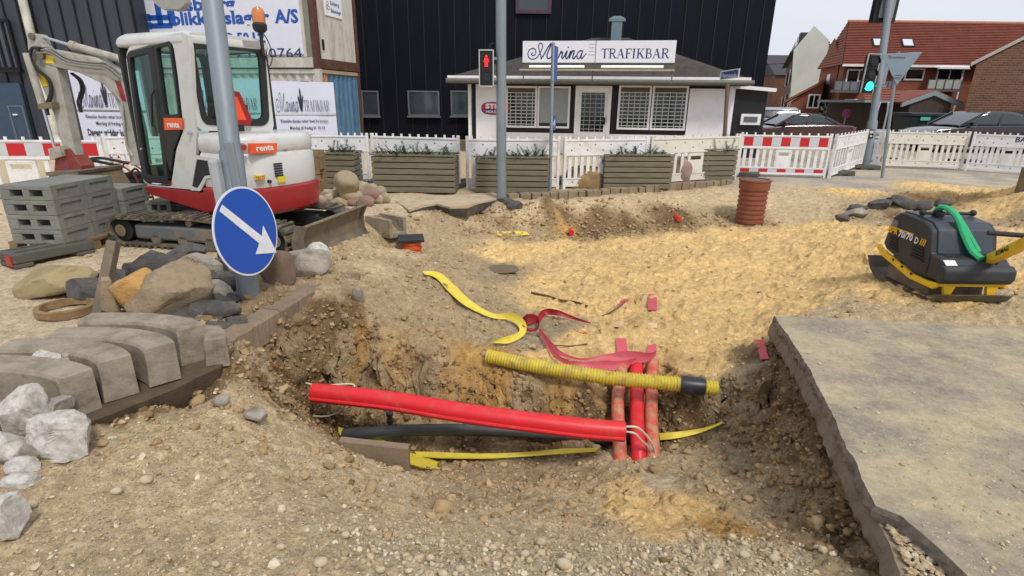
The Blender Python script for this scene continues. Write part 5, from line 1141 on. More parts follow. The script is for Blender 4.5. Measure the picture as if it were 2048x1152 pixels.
# big leaning grey pole with the blue keep-right sign
base = G(497, 588); base.z = 0
bp = root('signal_mast', 'thick grey leaning pole carrying the round blue arrow sign, left foreground', 'pole', base)
K = PY(424, 0, base.y+.02); d_ = (K-base).normalized(); top = base+d_*5.6
part(bp, 'pole', WB(bp).tube([base-d_*.3, base+d_*1.25, base+d_*1.27, top], [.085, .085, .072, .062], 22), galv, smooth='auto')
hx_ = PY(438, 372, base.y-.1); part(bp, 'button_box', WB(bp).boxc(hx_, (.07, .09, .4), (0, R(-2), 0)), mat('box_grey', S(172,176,178), .5), bevel=.02)
hp_ = PY(468, 340, base.y-.07); part(bp, 'access_hatch', WB(bp).boxc(hp_, (.07, .03, .42), (0, R(-2), 0)), galv, bevel=.01)
sc0 = PY(495, 463, base.y-.16)
sr = root('arrow_sign', 'round blue sign with white arrow pointing down right on the thick pole', 'sign', sc0)
A_ = PY(495, 378, base.y-.16); rv = (A_-sc0).length*1.04; un = Vector((.72, -.69*0+.66, 0)).normalized()
un = Vector((.24, .971, 0)); vv = Vector((-.09, 0, 1)).normalized(); nn_ = un.cross(vv).normalized()
if nn_.y > 0: nn_ = -nn_
def disc(k, d0, d1, nm, m, par=None):
    poly = [(rv*k*math.cos(2*math.pi*i/56), rv*k*math.sin(2*math.pi*i/56)) for i in range(56)]
    return link(nm, WB(sr).prism(poly, sc0, un, vv, nn_, d0, d1).mesh(nm), m, par or sr)
dk = disc(1.0, -.006, .0, 'sign_plate', mat('sign_rim_white', S(222,226,230), .4))
blue_s = mat('sign_blue', S(8,78,178), .38, var=.05, vs=60, stretch=(.2, .2, 3))
disc(.955, .001, .004, 'blue_field', blue_s, dk)
poly = [(x*rv, (y-.26*x)*rv) for x, y in ((-.56,.56),(-.68,.41),(.26,-.27),(.07,-.53),(.77,-.49),(.52,.16),(.4,-.1))]
link('white_arrow', WB(sr).prism(poly, sc0, un, vv, nn_, .0045, .007).mesh('arrow'), mat('arrow_white', S(224,228,232), .4), dk)
for dz_ in (-.2, .2): part(sr, 'clamp', WB(sr).bar(sc0+vv*dz_-nn_*.01, sc0+vv*dz_-nn_*.16, .16, .04), galv)
# tall grey pole with red man
pb = G(1003, 398); pb.z = 0
pm_ = root('light_mast', 'tall straight grey pole with the red pedestrian signal at the pit edge', 'pole', pb)
Tt = PY(1002, 0, pb.y); dd_ = (Tt-pb).normalized()
part(pm_, 'pole', WB(pm_).tube([pb-dd_*.3, pb+dd_*6.5], [.085, .078], 20), galv, smooth='auto')
pc = PY(973, 137, pb.y-.1)
ps = root('pedestrian_signal', 'black pedestrian signal showing a red man on the straight pole', 'traffic light', pc)
m_ = mpp(pc); w2, h2 = 12.5*m_, 32*m_
part(ps, 'housing', WB(ps).box(pc.x-w2, pc.x+w2, pc.y-.06, pc.y+.14, pc.z-h2, pc.z+h2), blackt, bevel=.01)
part(ps, 'edge_frame', WB(ps).box(pc.x-w2-.018, pc.x-w2-.002, pc.y-.07, pc.y, pc.z-h2-.02, pc.z+h2+.02).box(pc.x+w2+.002, pc.x+w2+.018, pc.y-.07, pc.y, pc.z-h2-.02, pc.z+h2+.02).box(pc.x-w2, pc.x+w2, pc.y-.07, pc.y, pc.z+h2+.002, pc.z+h2+.02).box(pc.x-w2, pc.x+w2, pc.y-.07, pc.y, pc.z-h2-.02, pc.z-h2-.002), mat('edge_white', S(190,190,184), .5))
redm = mat('red_glow', (1., .015, .02), .4, emit=1.1, var=.02)
mp_ = WB(ps); zc_ = pc.z+13*m_
def oc(cx_, cz_, rx_, rz2, n=16): return [(cx_+rx_*math.cos(2*math.pi*i/n), cz_+rz2*math.sin(2*math.pi*i/n)) for i in range(n)]
mp_.prism(oc(0, 9*m_, 2.2*m_, 2.2*m_), (pc.x, pc.y-.061, zc_), (1,0,0), (0,0,1), (0,-1,0), 0, .01)
mp_.prism([(-3.4*m_, 6*m_), (3.4*m_, 6*m_), (5*m_, -1*m_), (3.6*m_, -1.6*m_), (3*m_, 1*m_), (3*m_, -10*m_), (.5*m_, -10*m_), (0, -4*m_), (-.5*m_, -10*m_), (-3*m_, -10*m_), (-3*m_, 1*m_), (-3.6*m_, -1.6*m_), (-5*m_, -1*m_)], (pc.x, pc.y-.061, zc_), (1,0,0), (0,0,1), (0,-1,0), 0, .01)
part(ps, 'red_man', mp_, redm)
part(ps, 'dark_lens', WB(ps).cyl((pc.x, pc.y-.065, pc.z-16*m_), (pc.x, pc.y-.059, pc.z-16*m_), 8*m_, n=20), mat('lens_dark', S(26,30,32), .2))
part(ps, 'arm', WB(ps).bar((pc.x+w2, pc.y+.06, pc.z+h2*.6), (pb.x, pb.y, pc.z+h2*.6), .04, .04).bar((pc.x+w2, pc.y+.06, pc.z-h2*.6), (pb.x, pb.y, pc.z-h2*.6), .04, .04), galv)
part(ps, 'cable', WB(ps).tube([(pc.x+.05, pc.y, pc.z+h2), (pc.x+.05, pc.y, pc.z+h2+.1), (pc.x+.12, pc.y+.05, pc.z+h2+.12)], .012, 6), seam)
# right hand pole with green light
gb_ = P(1733, 332); 
gp = root('light_mast', 'leaning grey pole with the green traffic light at the right', 'pole', gb_)
Tq = PY(1780, 0, gb_.y-.1); dq = (Tq-gb_).normalized()
part(gp, 'pole', WB(gp).tube([gb_-dq*.2, gb_+dq*1.2, gb_+dq*1.25, gb_+dq*8], [.13, .12, .095, .085], 20), galv, smooth='auto')
def tl_house(label, cpos, wpx, hpx, back=False, lit=2, tilt=R(1)):
    m_ = mpp(cpos); w2, h2 = wpx*m_/2, hpx*m_/2
    rt = root('traffic_light', label, 'traffic light', cpos, rot=(0, tilt, 0))
    W = lambda: MB()
    part(rt, 'housing', W().box(-w2, w2, -.05, .16, -h2, h2), blackt, bevel=.03)
    if not back:
        part(rt, 'white_border', W().box(-w2-.022, -w2-.003, -.02, .02, -h2, h2+.02).box(w2+.003, w2+.022, -.02, .02, -h2, h2+.02).box(-w2, w2, -.02, .02, h2+.003, h2+.022), MAT['edge_white'])
        for k in range(3):
            z = h2*.64*(1-k)
            mm_ = mat('green_glow', (.03, 1., .62), .3, emit=1.6, var=.02) if k == lit else MAT['lens_dark']
            part(rt, 'lens', W().cyl((0, -.075, z), (0, -.052, z), h2*.24, n=24), mm_, smooth='auto')
            rings = [[Vector((h2*.27*math.cos(a)*q, y, z+h2*.27*math.sin(a)*q)) for a in [R(-20+220*i/14) for i in range(15)]] for y, q in ((-.052, 1), (-.12, 1), (-.12, .93), (-.052, .93))]
            part(rt, 'visor', W().loft(rings, caps=False), blackt)
    else:
        part(rt, 'back_plate', W().box(-w2*.62, w2*.62, -.09, -.052, -h2*.85, h2), galv, bevel=.01)
    return rt
gc_ = PY(1741, 148, gb_.y-.22); tl_house('black traffic light with the green lamp lit', gc_, 22, 72)
gc2 = PY(1766, 146, gb_.y+.12); t2 = tl_house('grey-backed signal head turned away behind the green light', gc2, 17, 52, back=True)
gc3 = PY(1777, -8, gb_.y+.1); tl_house('dark signal head seen from behind at the top edge of the photo', gc3, 46, 96, back=True)
for py_ in (122, 172): q = PY(1752, py_, gb_.y-.1); part(gp, 'bracket', WB(gp).bar(q+Vector((-.12,-.05,0)), q+Vector((.3,.1,0)), .05, .05), galv)
qb = PY(1740, 268, gb_.y-.18); bxn = root('push_button_box', 'small black and white push button box low on the green light pole', 'button', qb)
part(bxn, 'case', MB().box(-.07, .07, -.05, .05, -.12, .12), blackt, bevel=.01); part(bxn, 'face', MB().box(-.05, .05, -.056, -.051, .02, .09), MAT['edge_white']); part(bxn, 'button', MB().cyl((0, -.07, -.05), (0, -.051, -.05), .03, n=12), MAT['edge_white'])
# yield sign seen from behind
yb = P(1764, 356)
yt = PY(1796, 108, yb.y); dy_ = (yt-yb).normalized()
ysn = root('yield_sign', 'triangular road sign seen from its grey back on a thin pole', 'sign', yb)
part(ysn, 'post', WB(ysn).tube([yb-dy_*.15, yt+dy_*.05], .034, 12), galv, smooth='auto')
c1_, c2_, c3_ = PY(1763, 108, yb.y-.05), PY(1845, 104, yb.y-.05), PY(1794, 170, yb.y-.05)
def tri(k, off):
    c_ = (c1_+c2_+c3_)/3; return [c_+(q-c_)*k+Vector((0, off, 0)) for q in (c1_, c2_, c3_)]
tb_ = WB(ysn); A3 = tri(1, 0); B3 = tri(1, .01); tb_.add(A3+B3, [(0,1,2),(5,4,3),(0,3,4,1),(1,4,5,2),(2,5,3,0)])
tp = part(ysn, 'sign_plate', tb_, mat('sign_back_grey', S(132,150,164), .45, .4, var=.06), bevel=.004)
for py_ in (112, 153): 
    q = PY(1796, py_, yb.y-.07); link('back_rail', WB(ysn).boxc(q, (.36 if py_ < 130 else .2, .02, .03)).mesh('rail'), galv, tp)
part(ysn, 'clamp', WB(ysn).boxc(PY(1796, 152, yb.y-.03), (.14, .06, .035)), seam)
# purple no-parking disc near the red house
q = PY(1693, 227, 30); nps = root('no_parking_sign', 'small round purple and red sign in front of the red terrace', 'sign', Vector((q.x, 30, 0)))
rr_ = 8.5*mpp(q); part(nps, 'sign_plate', WB(nps).prism(oc(0, 0, rr_, rr_, 24), q, (1,0,0), (0,0,1), (0,-1,0), 0, .02), mat('sign_red', S(190,36,58), .4))
part(nps, 'blue_field', WB(nps).prism(oc(0, 0, rr_*.74, rr_*.74, 24), q, (1,0,0), (0,0,1), (0,-1,0), .021, .03), mat('sign_violet', S(70,60,150), .4))
part(nps, 'cross_bars', WB(nps).prism([(-.1*rr_-.6*rr_, .6*rr_), (-.6*rr_+.12*rr_, .66*rr_), (.64*rr_, -.58*rr_), (.5*rr_, -.66*rr_)], q, (1,0,0), (0,0,1), (0,-1,0), .031, .036).prism([(.5*rr_, .66*rr_), (.66*rr_, .55*rr_), (-.5*rr_, -.66*rr_), (-.66*rr_, -.55*rr_)], q, (1,0,0), (0,0,1), (0,-1,0), .037, .042), MAT['sign_red'])
part(nps, 'post', WB(nps).cyl((q.x, 30.03, 0), (q.x, 30.03, q.z+rr_), .035, n=10), galv)
# thin pole with narrow blue signs edge-on
nb_ = P(1098, 383); nb_.y = min(nb_.y, 10.25)
tp_ = root('sign_post', 'thin grey post with two narrow blue signs seen nearly edge-on', 'sign post', nb_)
nt_ = PY(1106, 88, nb_.y); part(tp_, 'post', WB(tp_).tube([nb_-Vector((0,0,.1)), nt_], .03, 12), galv, smooth='auto')
def edge_sign(pt, pb_, wpx, nm, s=None, hgt=0):
    a_, b2 = PY(pt[0], pt[1], nb_.y-.05), PY(pb_[0], pb_[1], nb_.y-.05); w_ = .4
    uu = Vector((.25, .97, 0)).normalized(); o_ = (a_+b2)/2-uu*.02; hh = (a_.z-b2.z)/2
    k = wpx*mpp(a_)/(w_*.19+1e-6)*.5
    pl_ = part(tp_, nm, WB(tp_).prism([(-.02, -hh), (w_, -hh), (w_, hh), (-.02, hh)], o_, uu, (0,0,1), (uu.cross(Vector((0,0,1)))), -.008, .004), mat('sign_street_blue', S(38,84,160), .4))
    link('white_border', WB(tp_).prism([(-.02, -hh), (0, -hh), (0, hh), (-.02, hh)], o_, uu, (0,0,1), (uu.cross(Vector((0,0,1)))), -.01, .01).mesh('b'), silv, pl_)
    if s: txt(tp_, 'lettering', s, o_+uu*.07-Vector((0,0,hh*.5))+uu.cross(Vector((0,0,1)))*.004, uu, (0,0,1), hh*1.0, silv, .22, .03, None, pl_)
edge_sign((1107, 90), (1107, 162), 10, 'long_sign'); edge_sign((1104, 232), (1104, 261), 12, 'lower_sign', '4')
part(tp_, 'cap', WB(tp_).sphere(nt_, .035, 10, 6), galv)
# street name sign on brown pole
sb_ = P(1446, 352); st_ = PY(1455, 168, sb_.y)
sp_ = root('street_sign', 'blue street name sign on a brown post in the last planter', 'sign', sb_)
part(sp_, 'post', WB(sp_).tube([sb_-Vector((0,0,.1)), st_], .045, 12), mat('brown_post', S(108,92,80), .7, var=.1), smooth='auto')
a_, b_2 = PY(1442, 150, sb_.y), PY(1479, 148, sb_.y-.5); uu = (b_2-a_); uu.z = 0; wl_ = uu.length; uu.normalize(); nv = Vector((uu.y, -uu.x, 0)); zc2 = PY(1460, 151, sb_.y-.2).z; hh = 8.5*mpp(a_)
oo = Vector((a_.x, a_.y, zc2))
spl = part(sp_, 'name_plate', WB(sp_).prism([(0, -hh), (wl_, -hh+.04), (wl_, hh+.04), (0, hh)], oo, uu, (0,0,1), nv, 0, .02), silv)
link('blue_field', WB(sp_).prism([(.03, -hh+.025), (wl_-.03, -hh+.065), (wl_-.03, hh+.015), (.03, hh-.025)], oo, uu, (0,0,1), nv, .021, .026).mesh('f'), mat('name_blue', S(36,60,120), .4), spl)
txt(sp_, 'lettering', 'Havnegade', oo+uu*.05+Vector((0,0,-hh*.45))+nv*.024, uu, (0,0,1), hh*1.0, silv, wl_-.1, .01, None, spl)

# ================================================================== PLANTERS, BOULDERS, COBBLE KERB
wood = mat('planter_wood', S(122,116,96), .85, var=.14, vs=5, stretch=(.6, 4, 8), bump=.25, bs=30, dirt_shade=S(96,92,70), dn=.4, ds=3)
fir = mat('fir_green', S(46,60,38), .7, var=.35, vs=12)
soilm = mat('potting_soil', S(58,46,34), .95)
def planter(pxl, pxr, pyt, pyb, label, rz=0, dep=.55, seed=1, fl=None):
    g = P((pxl+pxr)/2, pyb); 
    if fl: g = Vector((PY((pxl+pxr)/2, pyb, fl).x, fl, 0))
    wdt = (pxr-pxl)*mpp(g+Vector((0,0,.4)))
    h_ = PY((pxl+pxr)/2, pyt, g.y).z
    rt = root('planter', label, 'planter', g, rz, 'wooden planters with fir twigs')
    n = 6; bh = (h_-.03)/n
    hw = wdt/2
    for i in range(n):
        z0 = .03+i*bh
        for nm, bb_ in (('f', (-hw, hw, 0, .03)), ('b', (-hw, hw, dep-.03, dep)), ('l', (-hw+.002, -hw+.032, .031, dep-.031)), ('r', (hw-.032, hw-.002, .031, dep-.031))):
            jit = rnd.uniform(-.004, .004)
            part(rt, 'board', MB().box(bb_[0], bb_[1], bb_[2]+jit, bb_[3]+jit, z0, z0+bh-.018), wood, bevel=.004)
    for sx_ in (-hw+.045, hw-.135): 
        for y in (.045, dep-.115): part(rt, 'corner_leg', MB().box(sx_, sx_+.09, y, y+.07, -.02, h_-.03), wood)
    for ya_ in (-.02, dep-.05): part(rt, 'top_lip', MB().box(-hw-.02, hw+.02, ya_, ya_+.07, h_, h_+.025), wood)
    part(rt, 'soil_fill', MB().box(-hw+.04, hw-.04, .04, dep-.04, .1, h_-.06), soilm)
    # fir twigs
    rg_ = random.Random(seed); mb = MB()
    for t_ in range(int(75*wdt)):
        p = Vector((rg_.uniform(-hw+.08, hw-.08), rg_.uniform(.05, dep-.08), h_-.06)); a = rg_.uniform(0, 6.28); up = rg_.uniform(.1, .8) if rg_.random() < .8 else 1.6
        d = Vector((math.cos(a), math.sin(a)*.5, up)).normalized(); ln = rg_.uniform(.14, .32)
        q = p+d*ln; mb.tube([p, q], [.005, .002], 4)
        sd_ = d.cross(Vector((0,0,1))); sd_ = sd_.normalized() if sd_.length > .05 else Vector((1,0,0))
        for k in range(16):
            o_ = p.lerp(q, .15+.85*k/16)
            for s_ in (-1, 1):
                e_ = o_+(sd_*s_+d*.7+Vector((0,0,rg_.uniform(-.3,.3)))).normalized()*rg_.uniform(.04, .07)
                mb.add([o_-d*.004, o_+d*.006, e_], [(0, 1, 2)])
    tw = link('fir_twigs', mb.mesh('fir_twigs'), fir); tw.location = g; tw.rotation_euler = (0, 0, rz)
    tag(tw, kind='stuff')
    return rt
planter(640, 712, 308, 372, 'wooden planter beside the brown pallet stack, leftmost of five', seed=1, fl=10.4)
planter(745, 912, 312, 388, 'long wooden planter second from the left, below the black wall', R(-2), seed=2)
planter(950, 1097, 316, 388, 'wooden planter behind the straight grey pole', R(0), seed=3)
planter(1205, 1343, 311, 380, 'wooden planter with tall fir sprigs in front of the bar', R(3), seed=4)
planter(1394, 1472, 300, 364, 'small wooden planter around the street name post', R(10), seed=5)
def rock_mesh(dims, seed, sub=3, cuts=7, rough=.05, cmin=.55, cmax=.9):
    rg_ = np.random.default_rng(seed); V, F_ = ICO[sub]; v = V.copy()
    ang = rough >= .07
    if ang: v = np.sign(v)*np.abs(v)**.5*.8             # blockier start for broken pieces
    for _ in range(cuts+(6 if ang else 0)):
        n = rg_.normal(size=3)*np.array([1, 1, .8]); n /= np.linalg.norm(n); d = rg_.uniform(cmin, cmax); k = v@n-d; v = v-np.clip(k, 0, None)[:, None]*n
    f = lambda a, s_: fbm(v[:, a]*1.0+v[:, (a+1) % 3]*.7+9, v[:, (a+2) % 3]+v[:, (a+1) % 3]*.5, s_, 3, int(seed)+a)
    q = v.copy()
    for a in range(3): q[:, a] += f(a, 2.3)*rough*.6+f(a, 9.)*rough*.22
    v = q/np.abs(q).max(0)*(np.array(dims)/2)
    me_ = bpy.data.meshes.new('rock'); me_.from_pydata(v.tolist(), [], F_.tolist()); me_.update(); return me_
def rock(name, label, cat, pos, dims, m, seed, rot=None, group=None, sub=2, cuts=7, rough=.06, cmin=.55, cmax=.9, smooth=False):
    me_ = rock_mesh(dims, seed, sub, cuts, rough, cmin, cmax); o = link(name, me_, m, None, smooth=smooth or 'auto'); o.location = pos
    rg_ = random.Random(seed); o.rotation_euler = rot if rot is not None else (rg_.uniform(-.4, .4), rg_.uniform(-.4, .4), rg_.uniform(0, 6.28))
    return tag(o, label, cat, group)
boulder_b = mat('boulder_brown', S(150,126,88), .9, var=.25, vs=5, bump=.5, bs=25, dirt_shade=S(112,88,60), dn=.45, ds=3)
boulder_p = mat('boulder_pink', S(158,134,124), .9, var=.15, vs=5, bump=.4, bs=25, dirt_shade=S(132,108,100), dn=.45, ds=3)
g = P(1168, 378); rock('boulder', 'rounded brown boulder between two planters', 'boulder', g+Vector((0,.22,.16)), (.86,.56,.54), boulder_b, 11, (0,0,.2), sub=3, cuts=4, cmin=.8, smooth=True, rough=.1)
g = P(1366, 368); rock('boulder', 'smooth pinkish boulder right of the fir sprig planter', 'boulder', g+Vector((0,.22,.22)), (.5,.46,.66), boulder_p, 12, (0,0,.4), sub=3, cuts=3, cmin=.85, smooth=True, rough=.03)
granite = mat('granite_sett', S(128,114,96), .9, var=.14, vs=9, bump=.5, bs=50, dirt_shade=S(156,138,108), dn=.42, ds=5)
ck = root('cobble_kerb', 'curved row of granite setts edging the bed below the planters', 'kerb', P(1020, 400))
pth = smoothline([tuple(P(x, y)) for x, y in ((1014,398),(1100,394),(1200,387),(1300,380),(1400,371),(1465,366))], 30)
acc = 0; lastp = None
dist = [0]
for i in range(1, len(pth)): dist.append(dist[-1]+(Vector(pth[i])-Vector(pth[i-1])).length)
s_ = 0.
while s_ < dist[-1]-.2:
    i = next(k for k in range(len(dist)) if dist[k] >= s_); a = Vector(pth[max(0, i-1)]); b_ = Vector(pth[min(len(pth)-1, i+1)]); u = (b_-a).normalized(); c = Vector(pth[i])
    ln = rnd.uniform(.15, .22); ang = math.atan2(u.y, u.x)
    mb = MB(L2W(ck)).boxc(c+u*ln/2+Vector((0,0,rnd.uniform(-.015,.012)-.01)), (ln-.018, .15, .2), (rnd.uniform(-.06,.06), rnd.uniform(-.05,.05), ang+rnd.uniform(-.07,.07)))
    part(ck, 'sett', mb, granite, bevel=.018); s_ += ln

# ================================================================== PALLETS, STONES, FEET
palw = mat('pallet_wood', S(136,114,84), .85, var=.2, vs=6, stretch=(1, 3, 3), bump=.2, bs=30, dirt_shade=S(100,80,58), dn=.4, ds=3)
def pallet(loc, rz, label, rt=None, s=1., group=None):
    p = root('pallet', label, 'pallet', loc, rz, group)
    for i in range(5): part(p, 'deck_board', MB().box(-.4*s, .4*s, -.3*s+i*.128*s, -.3*s+i*.128*s+.1*s, .122, .144), palw)
    for x in (-.34, 0, .34):
        part(p, 'stringer', MB().box((x-.05)*s, (x+.05)*s, -.3*s, .31*s, .1, .121), palw)
        for y in (-.25, 0, .25): part(p, 'block', MB().box((x-.05)*s, (x+.05)*s, (y-.06)*s, (y+.06)*s, .022, .0995), palw)
        part(p, 'skid', MB().box((x-.05)*s, (x+.05)*s, -.3*s, .31*s, 0, .0215), palw)
    return p
# upright brown crates behind the digger
g = PY(617, 360, 9.7)
cr_ = root('wooden_crate', 'stacked brown pallets standing behind the digger tail', 'pallet', (g.x, 9.7, 0))
hz = PY(617, 302, 9.7).z; cw = .36
for k, (za, zb_) in enumerate(((0.02, hz*.47), (hz*.49, hz))):
    part(cr_, 'frame_board', MB().box(-cw/2*1.2, cw/2*1.2, -.02, .02, zb_-.1, zb_), palw, bevel=.004); part(cr_, 'frame_board', MB().box(-cw/2*1.15, cw/2*1.15, -.02, .02, za, za+.07), palw, bevel=.004)
    for x in (-cw/2*1.1, cw/2*1.1-.06): part(cr_, 'side_board', MB().box(x, x+.06, -.018, .3, za+.071, zb_-.101), palw, bevel=.004)
    part(cr_, 'inner_board', MB().box(-cw/2*1.0+.05, cw/2*1.0-.05, .05, .07, za+.1, zb_-.13), palw)
    part(cr_, 'back_board', MB().box(-cw/2*1.2, cw/2*1.2, .301, .33, za, zb_), palw)
# steel/plastic grates beside the stones
grat = mat('grate_grey', S(138,142,138), .6, .2, var=.1)
def grate(c, rz, w_, l_, label):
    rt = root('drain_grate', label, 'grate', c, rz, 'grey grates beside the stone pile')
    part(rt, 'frame', MB().box(-l_/2, l_/2, -w_/2, -w_/2+.04, 0, .12).box(-l_/2, l_/2, w_/2-.04, w_/2, 0, .12).box(-l_/2, -l_/2+.04, -w_/2+.041, w_/2-.041, 0, .12).box(l_/2-.04, l_/2, -w_/2+.041, w_/2-.041, 0, .12), grat)
    br_ = shared('gbar%.2f' % w_, lambda: MB().box(-.012, .012, -w_/2+.042, w_/2-.042, .02, .13), grat)
    n = int(l_/.07)
    for i in range(n): child(rt, 'grate_bar', br_, (-l_/2+.07+(l_-.14)*i/max(1, n-1), 0, 0))
    return rt
g = P(830, 385); grate((g.x-.35, g.y+.25, .0), R(25), .4, 1.0, 'grey grate in front of the second planter')
g = P(650, 385); grate((g.x-.1, g.y+.5, .0), R(22), .4, 1.1, 'grey grate behind the stone pile near the pallets')
g = P(752, 378); grate((g.x, g.y+.1, .02), R(20), .35, .8, 'grey grate under the right end of the stone pile')
# stone pile
stone = mat('field_stone', S(158,142,118), .9, var=.16, vs=4, bump=.5, bs=30, dirt_shade=S(186,172,146), dn=.4, ds=3)
stone2 = mat('field_stone_red', S(146,118,104), .9, var=.2, vs=4, bump=.5, bs=30)
def rock_px(name, label, cat, px, py, w_, h_, m, seed, z=None, group=None, dfac=.8, **k):
    g = G(px, py+h_/2) if z is None else P(px, py+h_/2, z); s_ = mpp(g)
    rot = k.pop('rot', (rnd.uniform(-.2,.2), rnd.uniform(-.2,.2), rnd.uniform(-.3,.3)))
    return rock(name, label, cat, g+Vector((0, w_*s_*dfac*.35, h_*s_*.5)), (w_*s_*1.08, w_*s_*dfac, h_*s_*1.12), m, seed, rot, group, **k)
ORD = 'first second third fourth fifth sixth seventh eighth ninth tenth eleventh twelfth thirteenth fourteenth fifteenth sixteenth seventeenth eighteenth nineteenth twentieth'.split()
pile = [(690,368,52,48,.35),(722,378,40,26,.3),(700,392,48,30,.1),(738,392,40,26,.1),(760,385,26,24,.1),(660,398,34,20,0),(640,402,30,20,0),(680,405,30,18,0),(712,406,46,20,0),(755,400,24,22,0),
        (625,402,24,22,0),(700,380,36,24,.22),(675,388,30,24,.12),(732,405,34,24,0),(652,388,24,18,.08),(668,407,22,14,0),(770,398,20,24,0),(745,378,24,20,.2),(612,400,18,18,0),(690,408,20,14,0),(720,398,28,18,.06),(640,412,18,10,0)]
for i, (x, y, w_, h_, z) in enumerate(pile):
    if i == 0: lab = 'large pale stone standing on top of the stone pile'
    elif i == 13: lab = 'flat-topped pale stone at the front of the pile'
    else:
        row = 'upper' if z > .15 else ('middle' if z > .05 else 'bottom'); mates = sorted((q[0], q[1]) for k, q in enumerate(pile) if k not in (0, 13) and ('upper' if q[4] > .15 else ('middle' if q[4] > .05 else 'bottom')) == row)
        lab = '%s stone from the left in the %s row of the stone pile by the planters' % (ORD[mates.index((x, y))], row)
    rock_px('field_stone', lab, 'stone', x, y, w_*.98, h_*.95, stone2 if i % 5 == 3 else stone, 40+i, z=z*.55, group=None if i in (0, 13) else 'field stones in the pile', sub=2, cuts=5, cmin=.7, smooth=(i % 3 == 0))
# stack of fence feet on its pallet
concg = mat('recycled_feet', S(122,124,118), .8, var=.1, vs=5, bump=.25, bs=50, dirt_shade=S(146,144,132), dn=.4, ds=3)
g0_ = P(128, 492, .13); Yf = g0_.y
ptl = PY(5, 485, Yf+.05); 
wB = (g0_.x-PY(22, 485, Yf).x); hB = .155
spx = plane_uv(PY(22, 485, Yf+.03), g0_)
rzS = math.atan2(spx.y, spx.x)
def foot_stack_block(loc, rz, label, w_=wB, d_=.42, h_=hB, group='stacked grey fence feet'):
    rt = root('fence_foot', label, 'fence foot', loc, rz, group)
    m = MB(); t_ = .05
    m.box(-w_, 0, 0, d_, h_-t_, h_-.004)                       # top
    for a, b_ in ((-w_, -w_*.80), (-w_*.55, -w_*.42), (-w_*.16, 0)): m.box(a, b_, 0, d_, 0.0, h_-t_-.0005)
    m.box(-w_*.8, -w_*.16, .14, d_-.06, .0, h_-t_-.0008)       # recessed core
    o = part(rt, 'block', m, concg, bevel=.006)
    part(rt, 'slot_sill', MB().box(-w_*.8, -w_*.55, 0.002, .138, 0, .035).box(-w_*.42, -w_*.16, .002, .138, 0, .035), concg)
    m = MB(); x = .012                                           # end face with pocket
    m.box(0.0005, x, 0, .07, 0, h_-.004).box(.0005, x, d_-.07, d_, 0, h_-.004).box(.0005, x, .071, d_-.071, h_-.045, h_-.004).box(.0005, x, .071, d_-.071, 0, .03)
    part(rt, 'end_rim', m, concg)
    return rt
dirp = Vector((-math.sin(rzS), math.cos(rzS), 0))
names = ['bottom', 'second lowest', 'second from the top', 'top']
for k in range(4):
    for j in range(2):
        foot_stack_block(Vector((g0_.x, g0_.y, .145+k*hB))+dirp*.43*j, rzS, '%s grey fence foot of the %s column on the pallet' % (names[k], 'front' if j == 0 else 'rear'))
for k in range(3): foot_stack_block(Vector((g0_.x+.06, g0_.y, .145+k*hB))+dirp*.88, rzS, '%s grey fence foot of the lower column behind the pallet stack' % ['lowest', 'middle', 'upper'][k], h_=hB*.98)
for k in range(2): foot_stack_block(Vector((g0_.x+.42, g0_.y, .1+k*hB))+dirp*1.15, rzS, '%s fence foot beside the digger track, behind the stack' % ['lower', 'upper'][k], w_=wB*.55)
for k in range(2): foot_stack_block(Vector((g0_.x+.98, g0_.y, .1+k*hB))+dirp*1.2, rzS, '%s fence foot against the digger track left end' % ['lower', 'upper'][k], w_=wB*.8)
pallet(Vector((g0_.x-.28, g0_.y+.36, .0)), rzS, 'worn wooden pallet under the stack of grey fence feet', s=.95)
g = P(66, 530)
lf = root('fence_foot', 'single grey fence foot with red reflector lying on the ground before the stack', 'fence foot', g+Vector((0,.22,0)), R(62))
part(lf, 'block', MB().box(-.36, .36, -.17, .17, .05, .15).box(-.36, -.2, -.17, .17, 0, .0495).box(.18, .36, -.17, .17, 0, .0495), footm, bevel=.015)
part(lf, 'rib', MB().box(-.3, .3, -.1, -.07, .1505, .16).box(-.3, .3, .07, .1, .1505, .16), footm)
part(lf, 'reflector', MB().box(-.372, -.361, -.14, -.02, .03, .13), mat('reflector_red', S(170,44,40), .4))
# ================================================================== MINI EXCAVATOR
exw = mat('digger_white', S(206,208,204), .35, var=.04, vs=3, dirt_shade=S(182,176,162), dn=.36, ds=3, coat=.3)
exr = mat('digger_red', S(158,32,36), .4, var=.08, vs=4, dirt_shade=S(128,52,44), dn=.32, ds=4, coat=.3)
exb = mat('rubber_black', S(34,36,36), .6, var=.2, vs=6, dirt_shade=S(70,66,58), dn=.3, ds=5)
steelm = mat('muddy_steel', S(112,104,92), .65, .3, var=.15, vs=6, bump=.2, bs=40, dirt_shade=S(146,128,98), dn=.45, ds=5)
trackm = mat('track_rubber', S(72,70,64), .85, var=.2, vs=8, dirt_shade=S(150,132,100), dn=.42, ds=7)
armm = mat('arm_grey_white', S(176,174,164), .5, var=.08, vs=4, dirt_shade=S(140,130,110), dn=.42, ds=5)
chrome = mat('chrome_rod', S(200,205,210), .15, .9, var=.03)
orangem = mat('orange_label', S(236,92,36), .4, var=.03)
yellab = mat('yellow_label', S(226,196,40), .5, var=.06)
cabglass = glass('cab_glass', (.76, .92, .89), .1)
cabdark = mat('cab_interior', S(30,34,36), .7)
O_EX = Vector((-3.11, 6.63, 0)); HD = R(152)
ex = root('excavator', 'white and red mini excavator with cab, raised boom and rubber tracks', 'excavator', O_EX, HD)
